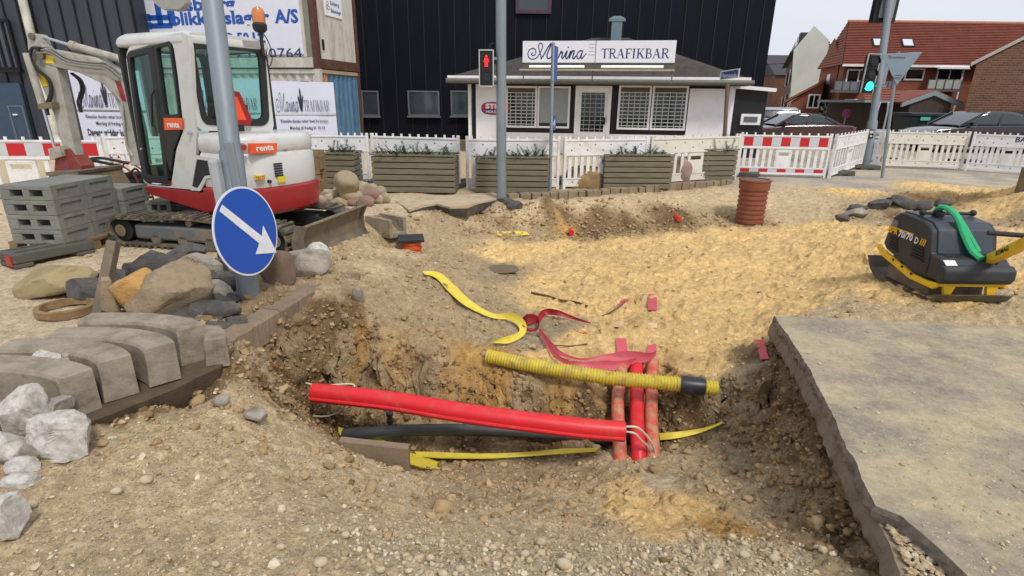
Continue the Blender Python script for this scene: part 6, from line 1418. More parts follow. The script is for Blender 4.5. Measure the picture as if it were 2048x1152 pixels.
EXM = Matrix.Translation(O_EX) @ Matrix.Rotation(HD, 4, 'Z'); EXI = EXM.inverted(); CAMV = Vector((0, 0, CAMZ))
def exlocal_ray(px, py): return EXI @ CAMV, (EXI.to_3x3() @ ray(px, py))
def LP(px, py, y=.6):        # on the left face
    o, d = exlocal_ray(px, py); t_ = (y-o.y)/d.y; q = o+d*t_; return (q.x, q.z)
def RP(px, py, x=0.):        # on a rear face
    o, d = exlocal_ray(px, py); t_ = (x-o.x)/d.x; q = o+d*t_; return (q.y, q.z)
def resample(poly, n, c):
    out = []
    for i in range(n):
        a = 2*math.pi*i/n; dx, dy = math.cos(a), math.sin(a); best = 0
        for k in range(len(poly)):
            (x1, y1), (x2, y2) = poly[k], poly[(k+1) % len(poly)]
            x1 -= c[0]; x2 -= c[0]; y1 -= c[1]; y2 -= c[1]; ex_, ey = x2-x1, y2-y1; den = dx*ey-dy*ex_
            if abs(den) < 1e-12: continue
            t_ = (x1*ey-y1*ex_)/den; s_ = (x1*dy-y1*dx)/den
            if t_ > 0 and -1e-6 <= s_ <= 1+1e-6: best = max(best, t_)
        out.append((c[0]+dx*best, c[1]+dy*best))
    return out
def ring_plate(mb, outer, inner, o, u, v, n_, d0, d1, k=72):
    c = (sum(p[0] for p in inner)/len(inner), sum(p[1] for p in inner)/len(inner))
    A = resample(outer, k, c); B = resample(inner, k, c); o, u, v, n_ = map(Vector, (o, u, v, n_))
    f = lambda p, d: o+u*p[0]+v*p[1]+n_*d
    vs = [f(p, d0) for p in A]+[f(p, d1) for p in A]+[f(p, d1) for p in B]+[f(p, d0) for p in B]; fs = []
    for i in range(k):
        j = (i+1) % k
        fs += [(i, j, k+j, k+i), (k+i, k+j, 2*k+j, 2*k+i), (2*k+i, 2*k+j, 3*k+j, 3*k+i), (3*k+i, 3*k+j, j, i)]
    return mb.add(vs, fs)
def rounded(poly, r_, n=5):
    out = []
    for i in range(len(poly)):
        p0, p1, p2 = Vector(poly[i-1]), Vector(poly[i]), Vector(poly[(i+1) % len(poly)])
        a = (p0-p1); b_ = (p2-p1); ra = min(r_, a.length*.45); rb = min(r_, b_.length*.45); A = p1+a.normalized()*ra; B = p1+b_.normalized()*rb
        for k in range(n+1):
            t_ = k/n; q = A*(1-t_)**2+p1*2*t_*(1-t_)+B*t_*t_; out.append((q.x, q.y))
    return out
XZ = ((0,0,0), (1,0,0), (0,0,1), (0,1,0)); YZ = ((0,0,0), (0,1,0), (0,0,1), (1,0,0))
def onL(l, y=.6): return [LP(px, py, y) for px, py in l]
def onR(l, x=0.): return [RP(px, py, x) for px, py in l]
# side outline
side = onL([(251,112),(258,92),(300,76),(374,62),(381,100),(386,200),(392,300),(384,380),(288,371)])
doorp = onL([(254,104),(300,90),(345,80),(355,150),(365,240),(366,262),(352,300),(342,374),(289,367)])
part(ex, 'cab_frame', ring_plate(MB(), rounded(side, .05), rounded(doorp, .03), *XZ, .555, .6), exw, bevel=.008)
d1 = onL([(256,106),(309,92),(341,368),(291,364)], .59); g1 = onL([(262,116),(301,104),(333,354),(297,351)], .59)
d2 = onL([(309.5,92),(344,82),(354,150),(364,240),(365,262),(351,300),(341.5,368)], .59); g2 = onL([(316,96),(341,90),(350,150),(360,228),(334,230)], .59)
dr = part(ex, 'door', ring_plate(MB(), d1, rounded(g1, .03), *XZ, .565, .61).v and ring_plate(MB(), d1, rounded(g1, .03), *XZ, .565, .612), exb)
link('rear_door_panel', ring_plate(MB(), d2, rounded(g2, .03), *XZ, .565, .612).mesh('p'), exb, dr)
link('front_pane', MB().prism(rounded(g1, .03), *XZ, .58, .586).mesh('p'), cabglass, dr)
link('rear_pane', MB().prism(rounded(g2, .03), *XZ, .58, .586).mesh('p'), cabglass, dr)
hb = onL([(309,180),(312,250)], .63); link('handle', MB().tube([(hb[0][0], .635, hb[0][1]), (hb[0][0]+.02, .66, hb[0][1]-.05), (hb[1][0]+.02, .66, hb[1][1]), (hb[1][0], .63, hb[1][1]-.04)], .012, 8).mesh('h'), exb, dr)
lk = LP(283, 298, .62); link('lock', MB().cyl((lk[0], .612, lk[1]), (lk[0], .63, lk[1]), .015, n=10).mesh('l'), chrome, dr)
lab = onL([(328,236),(366,236),(366,259),(330,260)], .614); ol = link('renta_plate', MB().prism(lab, *XZ, .614, .620).mesh('l'), orangem, dr)
x0, z0 = LP(336, 254, .62); x1, _ = LP(360, 254, .62)
txt(ex, 'lettering', 'renta', (x0, .621, z0), (-1,0,0), (0,0,1), .065, whitep, abs(x1-x0), .03, Matrix(), ol)
# rear face of cab
rear = onR([(374,64),(440,66),(518,80),(530,92),(540,180),(549,262),(398,262),(386,200),(380,100)], 0); rwin = onR([(379,83),(440,84),(522,92),(529,104),(538,240),(528,252),(412,250),(402,238),(378,96)], 0)
part(ex, 'rear_cab_frame', ring_plate(MB(), rounded(rear, .04), rounded(rwin, .05), *YZ, 0, .05), exw, bevel=.008)
rw2 = onR([(388,98),(440,99),(512,104),(518,112),(526,232),(520,238),(418,238),(411,228)], 0)
rs = part(ex, 'rear_window', ring_plate(MB(), rounded(rwin, .05), rounded(rw2, .05), *YZ, -.012, .03), exb)
link('pane', MB().prism(rounded(rw2, .05), *YZ, .0, .006).mesh('p'), cabglass, rs)
# right and front
ymax = min(p[0] for p in rear)
rt_o = [(0, .7), (1.2, .7), (1.22, 1.5), (1.08, 2.24), (.02, 2.26)]; rt_i = [(.12, 1.15), (1.08, 1.0), (1.12, 1.5), (1.0, 2.12), (.12, 2.14)]
YRt = min(p[0] for p in rwin)-.05
part(ex, 'right_cab_side', ring_plate(MB(), rt_o, rounded(rt_i, .05), *XZ, YRt, YRt+.04), exb)
part(ex, 'right_pane', MB().prism(rounded(rt_i, .05), *XZ, YRt+.015, YRt+.02), cabglass)
fx = max(p[0] for p in doorp)+.01
part(ex, 'windscreen_frame', ring_plate(MB(), [(YRt, .7), (.6, .7), (.6, 2.2), (YRt, 2.2)], rounded([(YRt+.06, .85), (.54, .85), (.54, 2.12), (YRt+.06, 2.12)], .05), *YZ, fx-.04, fx), exb)
part(ex, 'windscreen', MB().prism([(YRt+.06, .85), (.54, .85), (.54, 2.12), (YRt+.06, 2.12)], *YZ, fx-.025, fx-.02), cabglass)
ztp_ = max(p[1] for p in side)
part(ex, 'roof', MB().loft([[Vector((x*k+.58*(1-k), (y-.1)*k+.1, z)) for x, y in ((-.02, YRt-.01), (fx+.0, YRt-.01), (fx+.0, .61), (-.02, .61))] for k, z in ((.985, ztp_-.12), (1.0, ztp_-.07), (.97, ztp_-.01), (.86, ztp_+.025))]), exw, bevel=.03, seg=3, smooth='auto')
part(ex, 'floor', MB().box(.05, fx-.05, YRt+.05, .55, .66, .72), cabdark)
st = part(ex, 'seat', MB().boxc((.42, .08, .95), (.46, .46, .14)).boxc((.2, .08, 1.28), (.13, .46, .6), (0, R(-10), 0)), cabdark, bevel=.04)
part(ex, 'console', MB().boxc((.45, .4, 1.0), (.45, .13, .35)).boxc((.45, -.24, 1.0), (.45, .13, .35)), cabdark, bevel=.02)
for y in (.4, -.24): part(ex, 'joystick', MB().tube([(.62, y, 1.15), (.66, y, 1.32), (.64, y, 1.42)], .018, 8), cabdark)
for y in (0, .14): part(ex, 'travel_lever', MB().tube([(.95, y, .72), (1.0, y, 1.05), (.93, y, 1.3)], .014, 8), cabdark)
# engine cover, counterweight
def plan(k=0., x0=.02, n=22):
    out = [(x0, .6+k), (-.22, .6+k)]
    for i in range(1, n): 
        a = math.pi*i/n; out.append((-.22-(.40+k)*abs(math.sin(a))**.75, (.6+k)*math.copysign(abs(math.cos(a))**.75, math.cos(a))))
    return out+[(-.22, -.6-k), (x0, -.6-k)]
def rings(kz, x0=.02): return [[Vector((x, y, z)) for x, y in plan(k, x0)] for k, z in kz]
zr = RP(560, 268, -.6)[1]; zred = RP(560, 374, -.62)[1]; zbot = RP(560, 426, -.62)[1]
part(ex, 'engine_cover', MB().loft(rings([(-.01, zred+.01), (0, zred+.06), (0, zr-.22), (-.02, zr-.19), (0, zr-.16), (-.005, zr-.05), (-.03, zr-.01), (-.09, zr+.012)])), exw, smooth='auto')
part(ex, 'counterweight', MB().loft(rings([(-.03, zbot-.01), (.015, zbot+.03), (.035, zred-.06), (.03, zred-.01), (.008, zred+.005)])), exr, smooth='auto')
part(ex, 'skirt', MB().prism([(.021, zbot), (1.12, zbot+.12), (fx+.01, zbot+.2), (fx+.01, LP(288, 371)[1]-.004), (.021, LP(380, 381)[1]-.004)], *XZ, YRt, .605), exr, bevel=.012)
part(ex, 'skirt_seam', MB().box(.012, .02, .3, .609, zbot, zred), cabdark)
part(ex, 'hood_shoulder', MB().box(.0, .9, YRt-.22, YRt-.01, zbot+.1, 1.2), exw, bevel=.04)
part(ex, 'deck', MB().box(-.3, .9, -.5, .5, zbot-.09, zbot), exb)
gr = onL([(396,318),(436,324),(440,346),(412,352),(398,376),(386,374)], .6)
part(ex, 'side_grille', MB().prism(gr, *XZ, .601, .607), exb)
gb2 = onL([(391,310),(446,318),(446,350),(415,357),(404,382),(380,380)], .6)
part(ex, 'grille_surround', ring_plate(MB(), rounded(gb2, .03), gr, *XZ, .6, .616), exw)
round_spot = LP(383, 266, .6); part(ex, 'door_latch', MB().cyl((round_spot[0], .6, round_spot[1]), (round_spot[0], .64, round_spot[1]), .018, n=10), chrome)
# rear face details (x about -.62)
XR = -.625
def rbox(pl, d0, d1): return MB().prism(pl, (XR,0,0), (0,1,0), (0,0,1), (-1,0,0), d0, d1)
lab = onR([(499,287),(553,286),(551,306),(500,307)], XR); ol = part(ex, 'renta_plate', rbox(lab, -.03, .012), orangem)
y0, z0 = RP(511, 302, XR); y1, _ = RP(546, 302, XR)
txt(ex, 'lettering', 'renta', (XR-.013, y0, z0), (0,-1,0), (0,0,1), .062, whitep, abs(y1-y0), .03, Matrix(), ol)
tlr = mat('tail_lamp_red', S(160,30,44), .25, coat=1.)
for px, xx in ((568, XR+.03), (484, XR+.01)):
    y, z = RP(px, 295, xx); part(ex, 'tail_lamp_rim', MB().prism([(y+.055*math.cos(a), z+.045*math.sin(a)) for a in [2*math.pi*i/20 for i in range(20)]], (xx,0,0), (0,1,0), (0,0,1), (-1,0,0), -.04, .006), mat('silver_rim', S(170,172,172), .3, .5))
    part(ex, 'tail_lamp', MB().prism([(y+.042*math.cos(a), z+.03*math.sin(a)) for a in [2*math.pi*i/20 for i in range(20)]], (xx,0,0), (0,1,0), (0,0,1), (-1,0,0), .0065, .02), tlr)
va, vb = RP(548, 328, XR), RP(566, 350, XR)
for i in range(6): z = vb[1]+(va[1]-vb[1])*i/5; part(ex, 'vent_slot', MB().box(XR-.01, XR+.06, min(va[0], vb[0]), max(va[0], vb[0]), z-.008, z+.006), cabdark)
for (px, py, w_, h_) in ((563,358,.1,.07), (522,355,.09,.045)):
    y, z = RP(px, py, XR); part(ex, 'warning_label', MB().box(XR-.008, XR+.05, y-w_/2, y+w_/2, z-h_/2, z+h_/2), yellab)
y, z = RP(540, 363, XR); part(ex, 'lock_cap', MB().cyl((XR+.05, y, z), (XR-.01, y, z), .018, n=12), cabdark)
y, z = RP(510, 358, XR); txt(ex, 'lettering', 'TB225', (XR-.005, y, z-.01), (0,-1,0), (0,0,1), .035, exr, .12, .02, Matrix())
x, z = LP(342, 372, .602); txt(ex, 'lettering', 'TB225', (x+.1, .603, z+.02), (-1,0,0), (0,0,1), .04, exr, .14, .02, Matrix())
yv, zv = RP(477, 262, -.3); part(ex, 'exhaust_hole', MB().cyl((-.32, yv, zr+.03), (-.32, yv, zr+.1), .05, n=14), cabdark)
# slow vehicle triangle plate on the rear window
tr = onR([(456,180),(478,184),(504,240),(498,252),(440,252),(436,240)], -.04)
part(ex, 'warning_triangle', MB().prism(tr, (-.04,0,0), (0,1,0), (0,0,1), (-1,0,0), -.0, .008), mat('dark_red_border', S(150,24,30), .4))
tr = onR([(456,190),(473,194),(492,240),(444,241)], -.04)
part(ex, 'triangle_centre', MB().prism(tr, (-.04,0,0), (0,1,0), (0,0,1), (-1,0,0), .0085, .012), mat('signal_orange', S(240,82,40), .4, emit=.0))
# beacon at the rear right roof corner
yb_, zb_ = RP(521, 84, -.02); bc = Vector((-.04, yb_, zb_+.04))
part(ex, 'beacon_stem', MB().tube([bc+Vector((0,0,-.18)), bc+Vector((0,0,.08))], .02, 10), exb)
part(ex, 'beacon_base', MB().lathe([(.05, .06), (.075, .09), (.08, .14), (.065, .16)], bc, 20), exb, smooth='auto')
part(ex, 'beacon_lens', MB().lathe([(.066, .16), (.07, .2), (.068, .27), (.05, .31), (.01, .325)], bc, 20), mat('amber_lens', S(206,124,56), .3, coat=.6, var=.12, vs=30), smooth='auto')
part(ex, 'beacon_cable', MB().tube(smoothline([tuple(bc+Vector(q)) for q in ((0,-.02,.08), (.0,-.1,-.05), (0,-.12,-.2), (0,-.06,-.3), (0,-.02,-.15))]), .006, 6), exb)
part(ex, 'work_lamp', MB().boxc((.0, yb_+.13, zb_-.03), (.05, .2, .06)), mat('lamp_grey', S(150,152,150), .4))
mlp = LP(268, 330, .64)
# ---- undercarriage: tracks, wheels, blade (turned the other way from the cab)
TC = Vector((-3.36, 6.58, 0)); ta = R(-12); tdv = Vector((math.cos(ta), math.sin(ta), 0)); tnv = Vector((-math.sin(ta), math.cos(ta), 0))
UM = Matrix(((tdv.x, tnv.x, 0, TC.x), (tdv.y, tnv.y, 0, TC.y), (0, 0, 1, 0), (0, 0, 0, 1)))
def UB(): return MB(EXI @ UM)
TH, TL = .37, 1.14
def track_path(n=96):
    r_ = .155; pts = []
    cL, cR = -TL+r_, TL-r_
    for i in range(21): a = R(90+180*i/20); pts.append((cL+r_*math.cos(a), .19+r_*math.sin(a)))
    for i in range(1, 24): pts.append((cL+(cR-cL)*i/24, .035))
    for i in range(21): a = R(-90+180*i/20); pts.append((cR+r_*math.cos(a), .19+r_*math.sin(a)))
    for i in range(1, 24): x = cR+(cL-cR)*i/24; pts.append((x, .345+.035*math.exp(-((x+.1)/.35)**2)))
    return pts
tpth = track_path()
for s_, nm in ((-1, 'near'), (1, 'far')):
    yc = s_*.56; w2 = .135
    tot = []; k = len(tpth)
    rings_ = []
    for i in range(k):
        a = Vector(tpth[i-1]); b_ = Vector(tpth[(i+1) % k]); t_ = (b_-a).normalized(); n_ = Vector((t_.y, -t_.x)); p = Vector(tpth[i]); n_ = n_ if (p+n_*.01-Vector((0, .19))).length > (p-Vector((0, .19))).length else -n_
        q = p-n_*.022; rings_.append([(p.x, yc-w2, p.y), (p.x, yc+w2, p.y), (q.x, yc+w2, q.y), (q.x, yc-w2, q.y)])
    mb = UB(); vs = [v for r_ in rings_ for v in r_]; fs = [(i*4+j, i*4+(j+1) % 4, ((i+1) % k)*4+(j+1) % 4, ((i+1) % k)*4+j) for i in range(k) for j in range(4)]
    mb.add(vs, fs); part(ex, 'track_belt', mb, trackm)
    # lugs
    L_ = [0]; 
    for i in range(k): L_.append(L_[-1]+(Vector(tpth[(i+1) % k])-Vector(tpth[i])).length)
    nl = 58; lug = shared('lug', lambda: MB().boxc((0, 0, 0), (.035, w2*2+.01, .026)), trackm)
    for j in range(nl):
        s2 = L_[-1]*j/nl; i = next(q for q in range(k) if L_[q+1] >= s2); f_ = (s2-L_[i])/(L_[i+1]-L_[i]+1e-9)
        p = Vector(tpth[i]).lerp(Vector(tpth[(i+1) % k]), f_); t_ = (Vector(tpth[(i+1) % k])-Vector(tpth[i])).normalized()
        n_ = Vector((t_.y, -t_.x)); n_ = n_ if (p+n_*.01-Vector((0,.19))).length > (p-Vector((0,.19))).length else -n_; p = p+n_*.012
        o = child(ex, 'track_lug', lug, (0,0,0)); o.matrix_local = EXI @ UM @ Matrix.Translation((p.x, yc, p.y)) @ Matrix.Rotation(-math.atan2(t_.y, t_.x), 4, 'Y')
    fr = part(ex, 'track_frame', UB().box(-.82, .82, yc-.1, yc+.1, .1, .27), mat('frame_grey_blue', S(98,104,108), .6, .2, var=.1, dirt_shade=S(140,124,98), dn=.42, ds=5), bevel=.03)
    for x, r_, nm2 in ((-TL+.155, .128, 'idler_wheel'), (TL-.155, .128, 'drive_sprocket')):
        w_ = part(ex, nm2, UB().cyl((x, yc-.09, .19), (x, yc+.09, .19), r_, n=24), exb, bevel=.01)
        link('hub', UB().cyl((x, yc-s_*-.12, .19), (x, yc+s_*.125, .19), .07, n=18).mesh('hub'), steelm, w_, bevel=.01)
    for x in (-.55, -.2, .15, .5): part(ex, 'track_roller', UB().cyl((x, yc-.1, .1), (x, yc+.1, .1), .06, n=14), steelm)
    part(ex, 'carrier_roller', UB().cyl((-.1, yc-.08, .31), (-.1, yc+.08, .31), .04, n=12), steelm)
part(ex, 'cross_frame', UB().box(-.35, .35, -.46, .46, .2, .4), exb)
part(ex, 'slew_ring', UB().cyl((.1, .02, .38), (.1, .02, .5), .33, n=28), exb)
bp_ = [(.0, .0), (-.05, .08), (-.06, .2), (-.02, .32), (.05, .37), (.02, .39), (-.06, .35), (-.11, .22), (-.09, .06), (-.04, -.01)]
bmb = UB(); X0b = TL+.22
bmb.loft([[Vector((X0b+x, y, z)) for x, z in [(a*-1 if False else a, b) for a, b in bp_]] for y in (-.72, .62)])
bd = part(ex, 'dozer_blade', bmb, steelm, bevel=.006)
for y in (-.74, .62): link('end_plate', UB().prism([(-.12, .0), (.05, .0), (.0, .1), (.0, .25), (.07, .38), (-.08, .38), (-.14, .2)], (X0b, 0, 0), (1,0,0), (0,0,1), (0,1,0), y, y+.02).mesh('e'), steelm, bd)
link('blade_knob', UB().cyl((X0b+.0, .5, .36), (X0b+.0, .5, .44), .02, n=8).mesh('k'), steelm, bd)
for y in (-.3, .3): part(ex, 'blade_arm', UB().bar((.3, y, .25), (X0b-.1, y, .18), .07, .09), exb)
# ---- boom, dipper and bucket: worked in the vertical plane of the arm
BO = Vector((-3.75, 6.98, 0)); bdir = Vector((-.985, .17, 0)).normalized(); bn = Vector((-bdir.y, bdir.x, 0))   # bn towards the viewer
if bn.y > 0: bn = -bn
BMx = Matrix(((bdir.x, bn.x, 0, BO.x), (bdir.y, bn.y, 0, BO.y), (0, 0, 1, 0), (0, 0, 0, 1)))
def BP(px, py):      # photograph pixel -> (s, z) in the arm plane
    d = ray(px, py); t_ = ((BO-CAMV).dot(bn))/d.dot(bn); q = CAMV+d*t_; return ((q-BO).dot(bdir), q.z)
def AB(): return MB(EXI @ BMx)
def aprism(name, pxs, w_, m, off=0., **k):
    return part(ex, name, AB().prism([BP(*p) for p in pxs], (0,0,0), (1,0,0), (0,0,1), (0,1,0), off-w_/2, off+w_/2), m, **k)
boom = aprism('boom', [(88,103),(104,98),(140,104),(200,116),(240,140),(268,190),(286,260),(296,330),(270,330),(258,250),(240,196),(216,168),(168,146),(120,134),(98,128)], .15, armm, bevel=.012)
aprism('dipper', [(64,74),(72,68),(86,70),(94,90),(112,112),(124,140),(158,300),(166,334),(146,336),(118,230),(84,150),(66,100)], .13, armm, bevel=.01)
lb = [BP(*p) for p in ((103,112),(119,114),(120,128),(105,127))]; part(ex, 'warning_label', AB().prism(lb, (0,0,0),(1,0,0),(0,0,1),(0,1,0), .0755, .079), yellab)
lb = [BP(*p) for p in ((88,146),(98,150),(107,172),(96,174))]; part(ex, 'warning_label', AB().prism(lb, (0,0,0),(1,0,0),(0,0,1),(0,1,0), .0655, .07), yellab)
lb = [BP(*p) for p in ((240,160),(252,164),(264,204),(254,200))]; part(ex, 'red_stripe_label', AB().prism(lb, (0,0,0),(1,0,0),(0,0,1),(0,1,0), .0755, .079), exr)
def atube(name, pts, r_, m, off=0., n=10, par=None):
    mb = AB(); mb.tube([(BP(px, py)[0], off, BP(px, py)[1]) for px, py in pts], r_, n); return link(name, mb.mesh(name), m, par or ex, smooth='auto')
atube('cylinder_rod', [(80,72),(150,93)], .018, chrome, 0.); atube('cylinder_barrel', [(144,91),(248,120)], .045, armm, 0., 14)
atube('cylinder_collar', [(142,90),(152,93)], .052, armm); atube('bucket_cylinder', [(74,108),(104,208)], .042, armm, .13, 14); atube('bucket_rod', [(104,208),(130,300)], .018, chrome, .13)
for o_ in (-.1, .1): part(ex, 'pivot_pin', AB().cyl((BP(98,112)[0], o_-.02, BP(98,112)[1]), (BP(98,112)[0], o_+.02, BP(98,112)[1]), .045, n=14), steelm)
part(ex, 'pivot_pin', AB().cyl((BP(76,74)[0], -.09, BP(76,74)[1]), (BP(76,74)[0], .09, BP(76,74)[1]), .04, n=14), steelm)
for k_, oy in enumerate((.085, .1, .115)):
    pts = smoothline([(86+k_*3,100+k_*4),(112+k_*2,96+k_*6),(150,118+k_*5),(200,126+k_*5),(228,128+k_*6),(254,150+k_*6)], 5); atube('hydraulic_pipe', pts, .011, mat('pipe_grey', S(150,150,142), .35, .5), oy, 7)
for k_, oy in enumerate((.1, .125)):
    pts = smoothline([(98,98+k_*4),(80+k_*5,98),(76+k_*6,118),(90+k_*6,140),(112+k_*6,160),(116+k_*7,185),(106+k_*8,215),(108+k_*8,230)], 6); atube('hydraulic_hose', pts, .016, exb, oy, 8)
for k_ in range(2):
    pts = smoothline([(130+k_*3,146),(146+k_*5,160),(151+k_*5,180),(144+k_*6,204),(150+k_*2,225)], 6); atube('hydraulic_hose', pts, .014, exb, -.08, 8)
for k_ in range(3):
    pts = smoothline([(232+k_*4,180),(250+k_*4,205),(256+k_*3,240),(262+k_*3,290),(275,310)], 6); atube('hydraulic_hose', pts, .013, [exb, exw, armm][k_], .05+k_*.03, 8)
aprism('hose_clamp', [(100,206),(128,204),(130,216),(102,218)], .09, steelm, .12)
aprism('coupler', [(128,300),(150,296),(176,330),(178,346),(150,352),(130,366),(122,340),(124,318)], .2, mat('coupler_red', S(132,52,46), .6, var=.2, dirt_shade=S(120,88,64), dn=.4, ds=6), bevel=.01)
aprism('coupler_link', [(118,296),(140,290),(146,310),(122,318)], .1, armm, .1)
lb = [BP(*p) for p in ((141,336),(152,336),(152,350),(142,350))]; part(ex, 'blue_label', AB().prism(lb, (0,0,0),(1,0,0),(0,0,1),(0,1,0), .101, .106), bluep)
# bucket: open shell
bk = [(146,340),(200,340),(206,352),(222,376),(250,392),(258,399),(196,404),(166,398),(148,376)]
W2 = .34
inner = [(152,350),(198,350)]
shell = [BP(*p) for p in bk]
bo = part(ex, 'bucket', AB().prism(shell, (0,0,0),(1,0,0),(0,0,1),(0,1,0), -W2, W2), mat('bucket_brown', S(112,96,76), .7, .2, var=.2, bump=.3, bs=30, dirt_shade=S(140,116,84), dn=.45, ds=5), bevel=.01)
for i in range(4): y = -W2+.06+i*(2*W2-.12)/3; s_, z = BP(256, 398); link('tooth', AB().bar((s_, y, z), (s_-.1, y, z-.02), .05, .03).mesh('t'), steelm, bo)
link('top_plate', AB().prism([BP(*p) for p in ((142,338),(204,336),(204,342),(144,345))], (0,0,0),(1,0,0),(0,0,1),(0,1,0), -W2-.01, W2+.01).mesh('tp'), steelm, bo)
# small red and black machine standing behind the bucket
g = P(262, 420); g.y = 8.4; g.x = PY(262, 400, 8.4).x
tm_ = root('plate_tamper', 'small red-framed engine tamper standing behind the excavator bucket', 'machine', (g.x, 8.4, 0), R(10))
part(tm_, 'base_plate', MB().box(-.3, .3, -.2, .2, 0, .04), steelm, bevel=.01)
part(tm_, 'engine', MB().boxc((.1, 0, .32), (.3, .3, .28)).boxc((.12, 0, .5), (.22, .2, .1)), exb, bevel=.03)
part(tm_, 'body', MB().loft([[Vector((x*k-.1, y*k, z)) for x, y in ((-.14,-.13),(.14,-.13),(.14,.13),(-.14,.13))] for k, z in ((1,.04),(1.1,.25),(.8,.42))]), mat('tamper_orange', S(206,70,44), .4), bevel=.02)
part(tm_, 'tank', MB().boxc((-.12, -.02, .5), (.2, .2, .15)), exw, bevel=.03)
for y in (-.16, .16): part(tm_, 'frame_tube', MB().tube(smoothline([(.25,y,.1),(.2,y,.5),(.0,y,.68),(-.1,y,.6),(-.25,y,.3),(-.2,y,.05)]), .014, 8), exr)
part(tm_, 'handle', MB().tube(smoothline([(0,-.16,.66),(-.35,-.16,.74),(-.55,-.1,.72),(-.55,.1,.72),(-.35,.16,.74),(0,.16,.66)]), .022, 8), exb)
part(tm_, 'hose', MB().tube(smoothline([(.1,-.18,.5),(.25,-.2,.62),(.3,-.2,.4),(.2,-.2,.15)]), .015, 8), exb)
# ================================================================== ASPHALT SLAB AT THE RIGHT
def slab_mat(name, base, dusty, flk, amt=.45):
    m = bpy.data.materials.new(name); m.use_nodes = True; t = m.node_tree; b = t.nodes['Principled BSDF']; MAT[name] = m
    b.inputs['Roughness'].default_value = .9; b.inputs['Specular IOR Level'].default_value = .25
    co = t.nodes.new('ShaderNodeTexCoord')
    def nz(sc_, st=(1,1,1), det=8, ro=.7):
        mp_ = t.nodes.new('ShaderNodeMapping'); mp_.inputs['Scale'].default_value = st; t.links.new(co.outputs['Object'], mp_.inputs[0])
        n = t.nodes.new('ShaderNodeTexNoise'); n.inputs['Scale'].default_value = sc_; n.inputs['Detail'].default_value = det; n.inputs['Roughness'].default_value = ro; t.links.new(mp_.outputs[0], n.inputs['Vector']); return n
    def rp(src, a, ca_, b_, cb_):
        r = t.nodes.new('ShaderNodeValToRGB'); r.color_ramp.elements[0].position = a; r.color_ramp.elements[1].position = b_; r.color_ramp.elements[0].color = (*ca_, 1); r.color_ramp.elements[1].color = (*cb_, 1); t.links.new(src, r.inputs[0]); return r.outputs[0]
    def mixc(f, a, b_, ty='MIX'):
        x = t.nodes.new('ShaderNodeMixRGB'); x.blend_type = ty
        if isinstance(f, float): x.inputs[0].default_value = f
        else: t.links.new(f, x.inputs[0])
        for k, v in ((1, a), (2, b_)):
            if isinstance(v, tuple): x.inputs[k].default_value = (*v, 1)
            else: t.links.new(v, x.inputs[k])
        return x.outputs[0]
    c = rp(nz(26).outputs['Fac'], .35, tuple(x*.78 for x in base), .65, tuple(x*1.2 for x in base))
    d = rp(nz(1.7, (1, 1.25, 1)).outputs['Fac'], 1-amt-.1, (0,0,0), 1-amt+.12, (1,1,1))
    d2 = rp(nz(38).outputs['Fac'], .42, (0,0,0), .6, (1,1,1)); dd_ = mixc(1., d, mixc(.6, d2, (1., 1., 1.)), 'MULTIPLY')
    c = mixc(dd_, c, dusty)
    d3 = rp(nz(1.1, (1, 1.1, 1)).outputs['Fac'], .56, (0,0,0), .72, (1,1,1)); d3 = mixc(.5, (0.,0.,0.), d3); c = mixc(d3, c, tuple(x*.62 for x in base))
    vo = t.nodes.new('ShaderNodeTexVoronoi'); vo.inputs['Scale'].default_value = 75; t.links.new(co.outputs['Object'], vo.inputs['Vector'])
    hs = t.nodes.new('ShaderNodeSeparateColor'); t.links.new(vo.outputs['Color'], hs.inputs[0])
    lt = t.nodes.new('ShaderNodeMath'); lt.operation = 'LESS_THAN'; lt.inputs[1].default_value = .14; t.links.new(hs.outputs[0], lt.inputs[0])
    rs = rp(vo.outputs['Distance'], .2, (1,1,1), .32, (0,0,0)); mk = t.nodes.new('ShaderNodeMath'); mk.operation = 'MULTIPLY'; t.links.new(lt.outputs[0], mk.inputs[0]); t.links.new(rs, mk.inputs[1])
    mk2 = t.nodes.new('ShaderNodeMath'); mk2.operation = 'MULTIPLY'; mk2.inputs[1].default_value = .7; t.links.new(mk.outputs[0], mk2.inputs[0])
    c = mixc(mk2.outputs[0], c, flk)
    t.links.new(c, b.inputs['Base Color'])
    nb_ = nz(110, det=6); bu = t.nodes.new('ShaderNodeBump'); bu.inputs['Distance'].default_value = .006; bu.inputs['Strength'].default_value = 1; t.links.new(nb_.outputs['Fac'], bu.inputs['Height'])
    nb2 = nz(9); bu2 = t.nodes.new('ShaderNodeBump'); bu2.inputs['Distance'].default_value = .008; t.links.new(nb2.outputs['Fac'], bu2.inputs['Height']); t.links.new(bu.outputs[0], bu2.inputs['Normal']); t.links.new(bu2.outputs[0], b.inputs['Normal'])
    return m
slabm = slab_mat('dusty_asphalt', S(148,139,123), S(198,182,146), S(218,212,198), .5)
edgem = mat('broken_asphalt_edge', S(122,114,104), .95, var=.25, vs=18, bump=1., bs=60, dirt_shade=S(150,134,110), dn=.42, ds=9)
def jag(pts, step=.03, amp=.012, seed=1):
    out = []; rg_ = random.Random(seed)
    for a, b_ in zip(pts[:-1], pts[1:]):
        a, b_ = Vector(a), Vector(b_); n = max(1, int((b_-a).length/step)); d = (b_-a).normalized(); nn = Vector((-d.y, d.x, 0))
        for i in range(n): out.append(a.lerp(b_, i/n)+nn*(rg_.uniform(-amp, amp)*.55+amp*1.2*(vnoise(np.array([i*.17+seed*9.1]), np.array([3.3]), 5)[0])*2))
    out.append(Vector(pts[-1])); return out
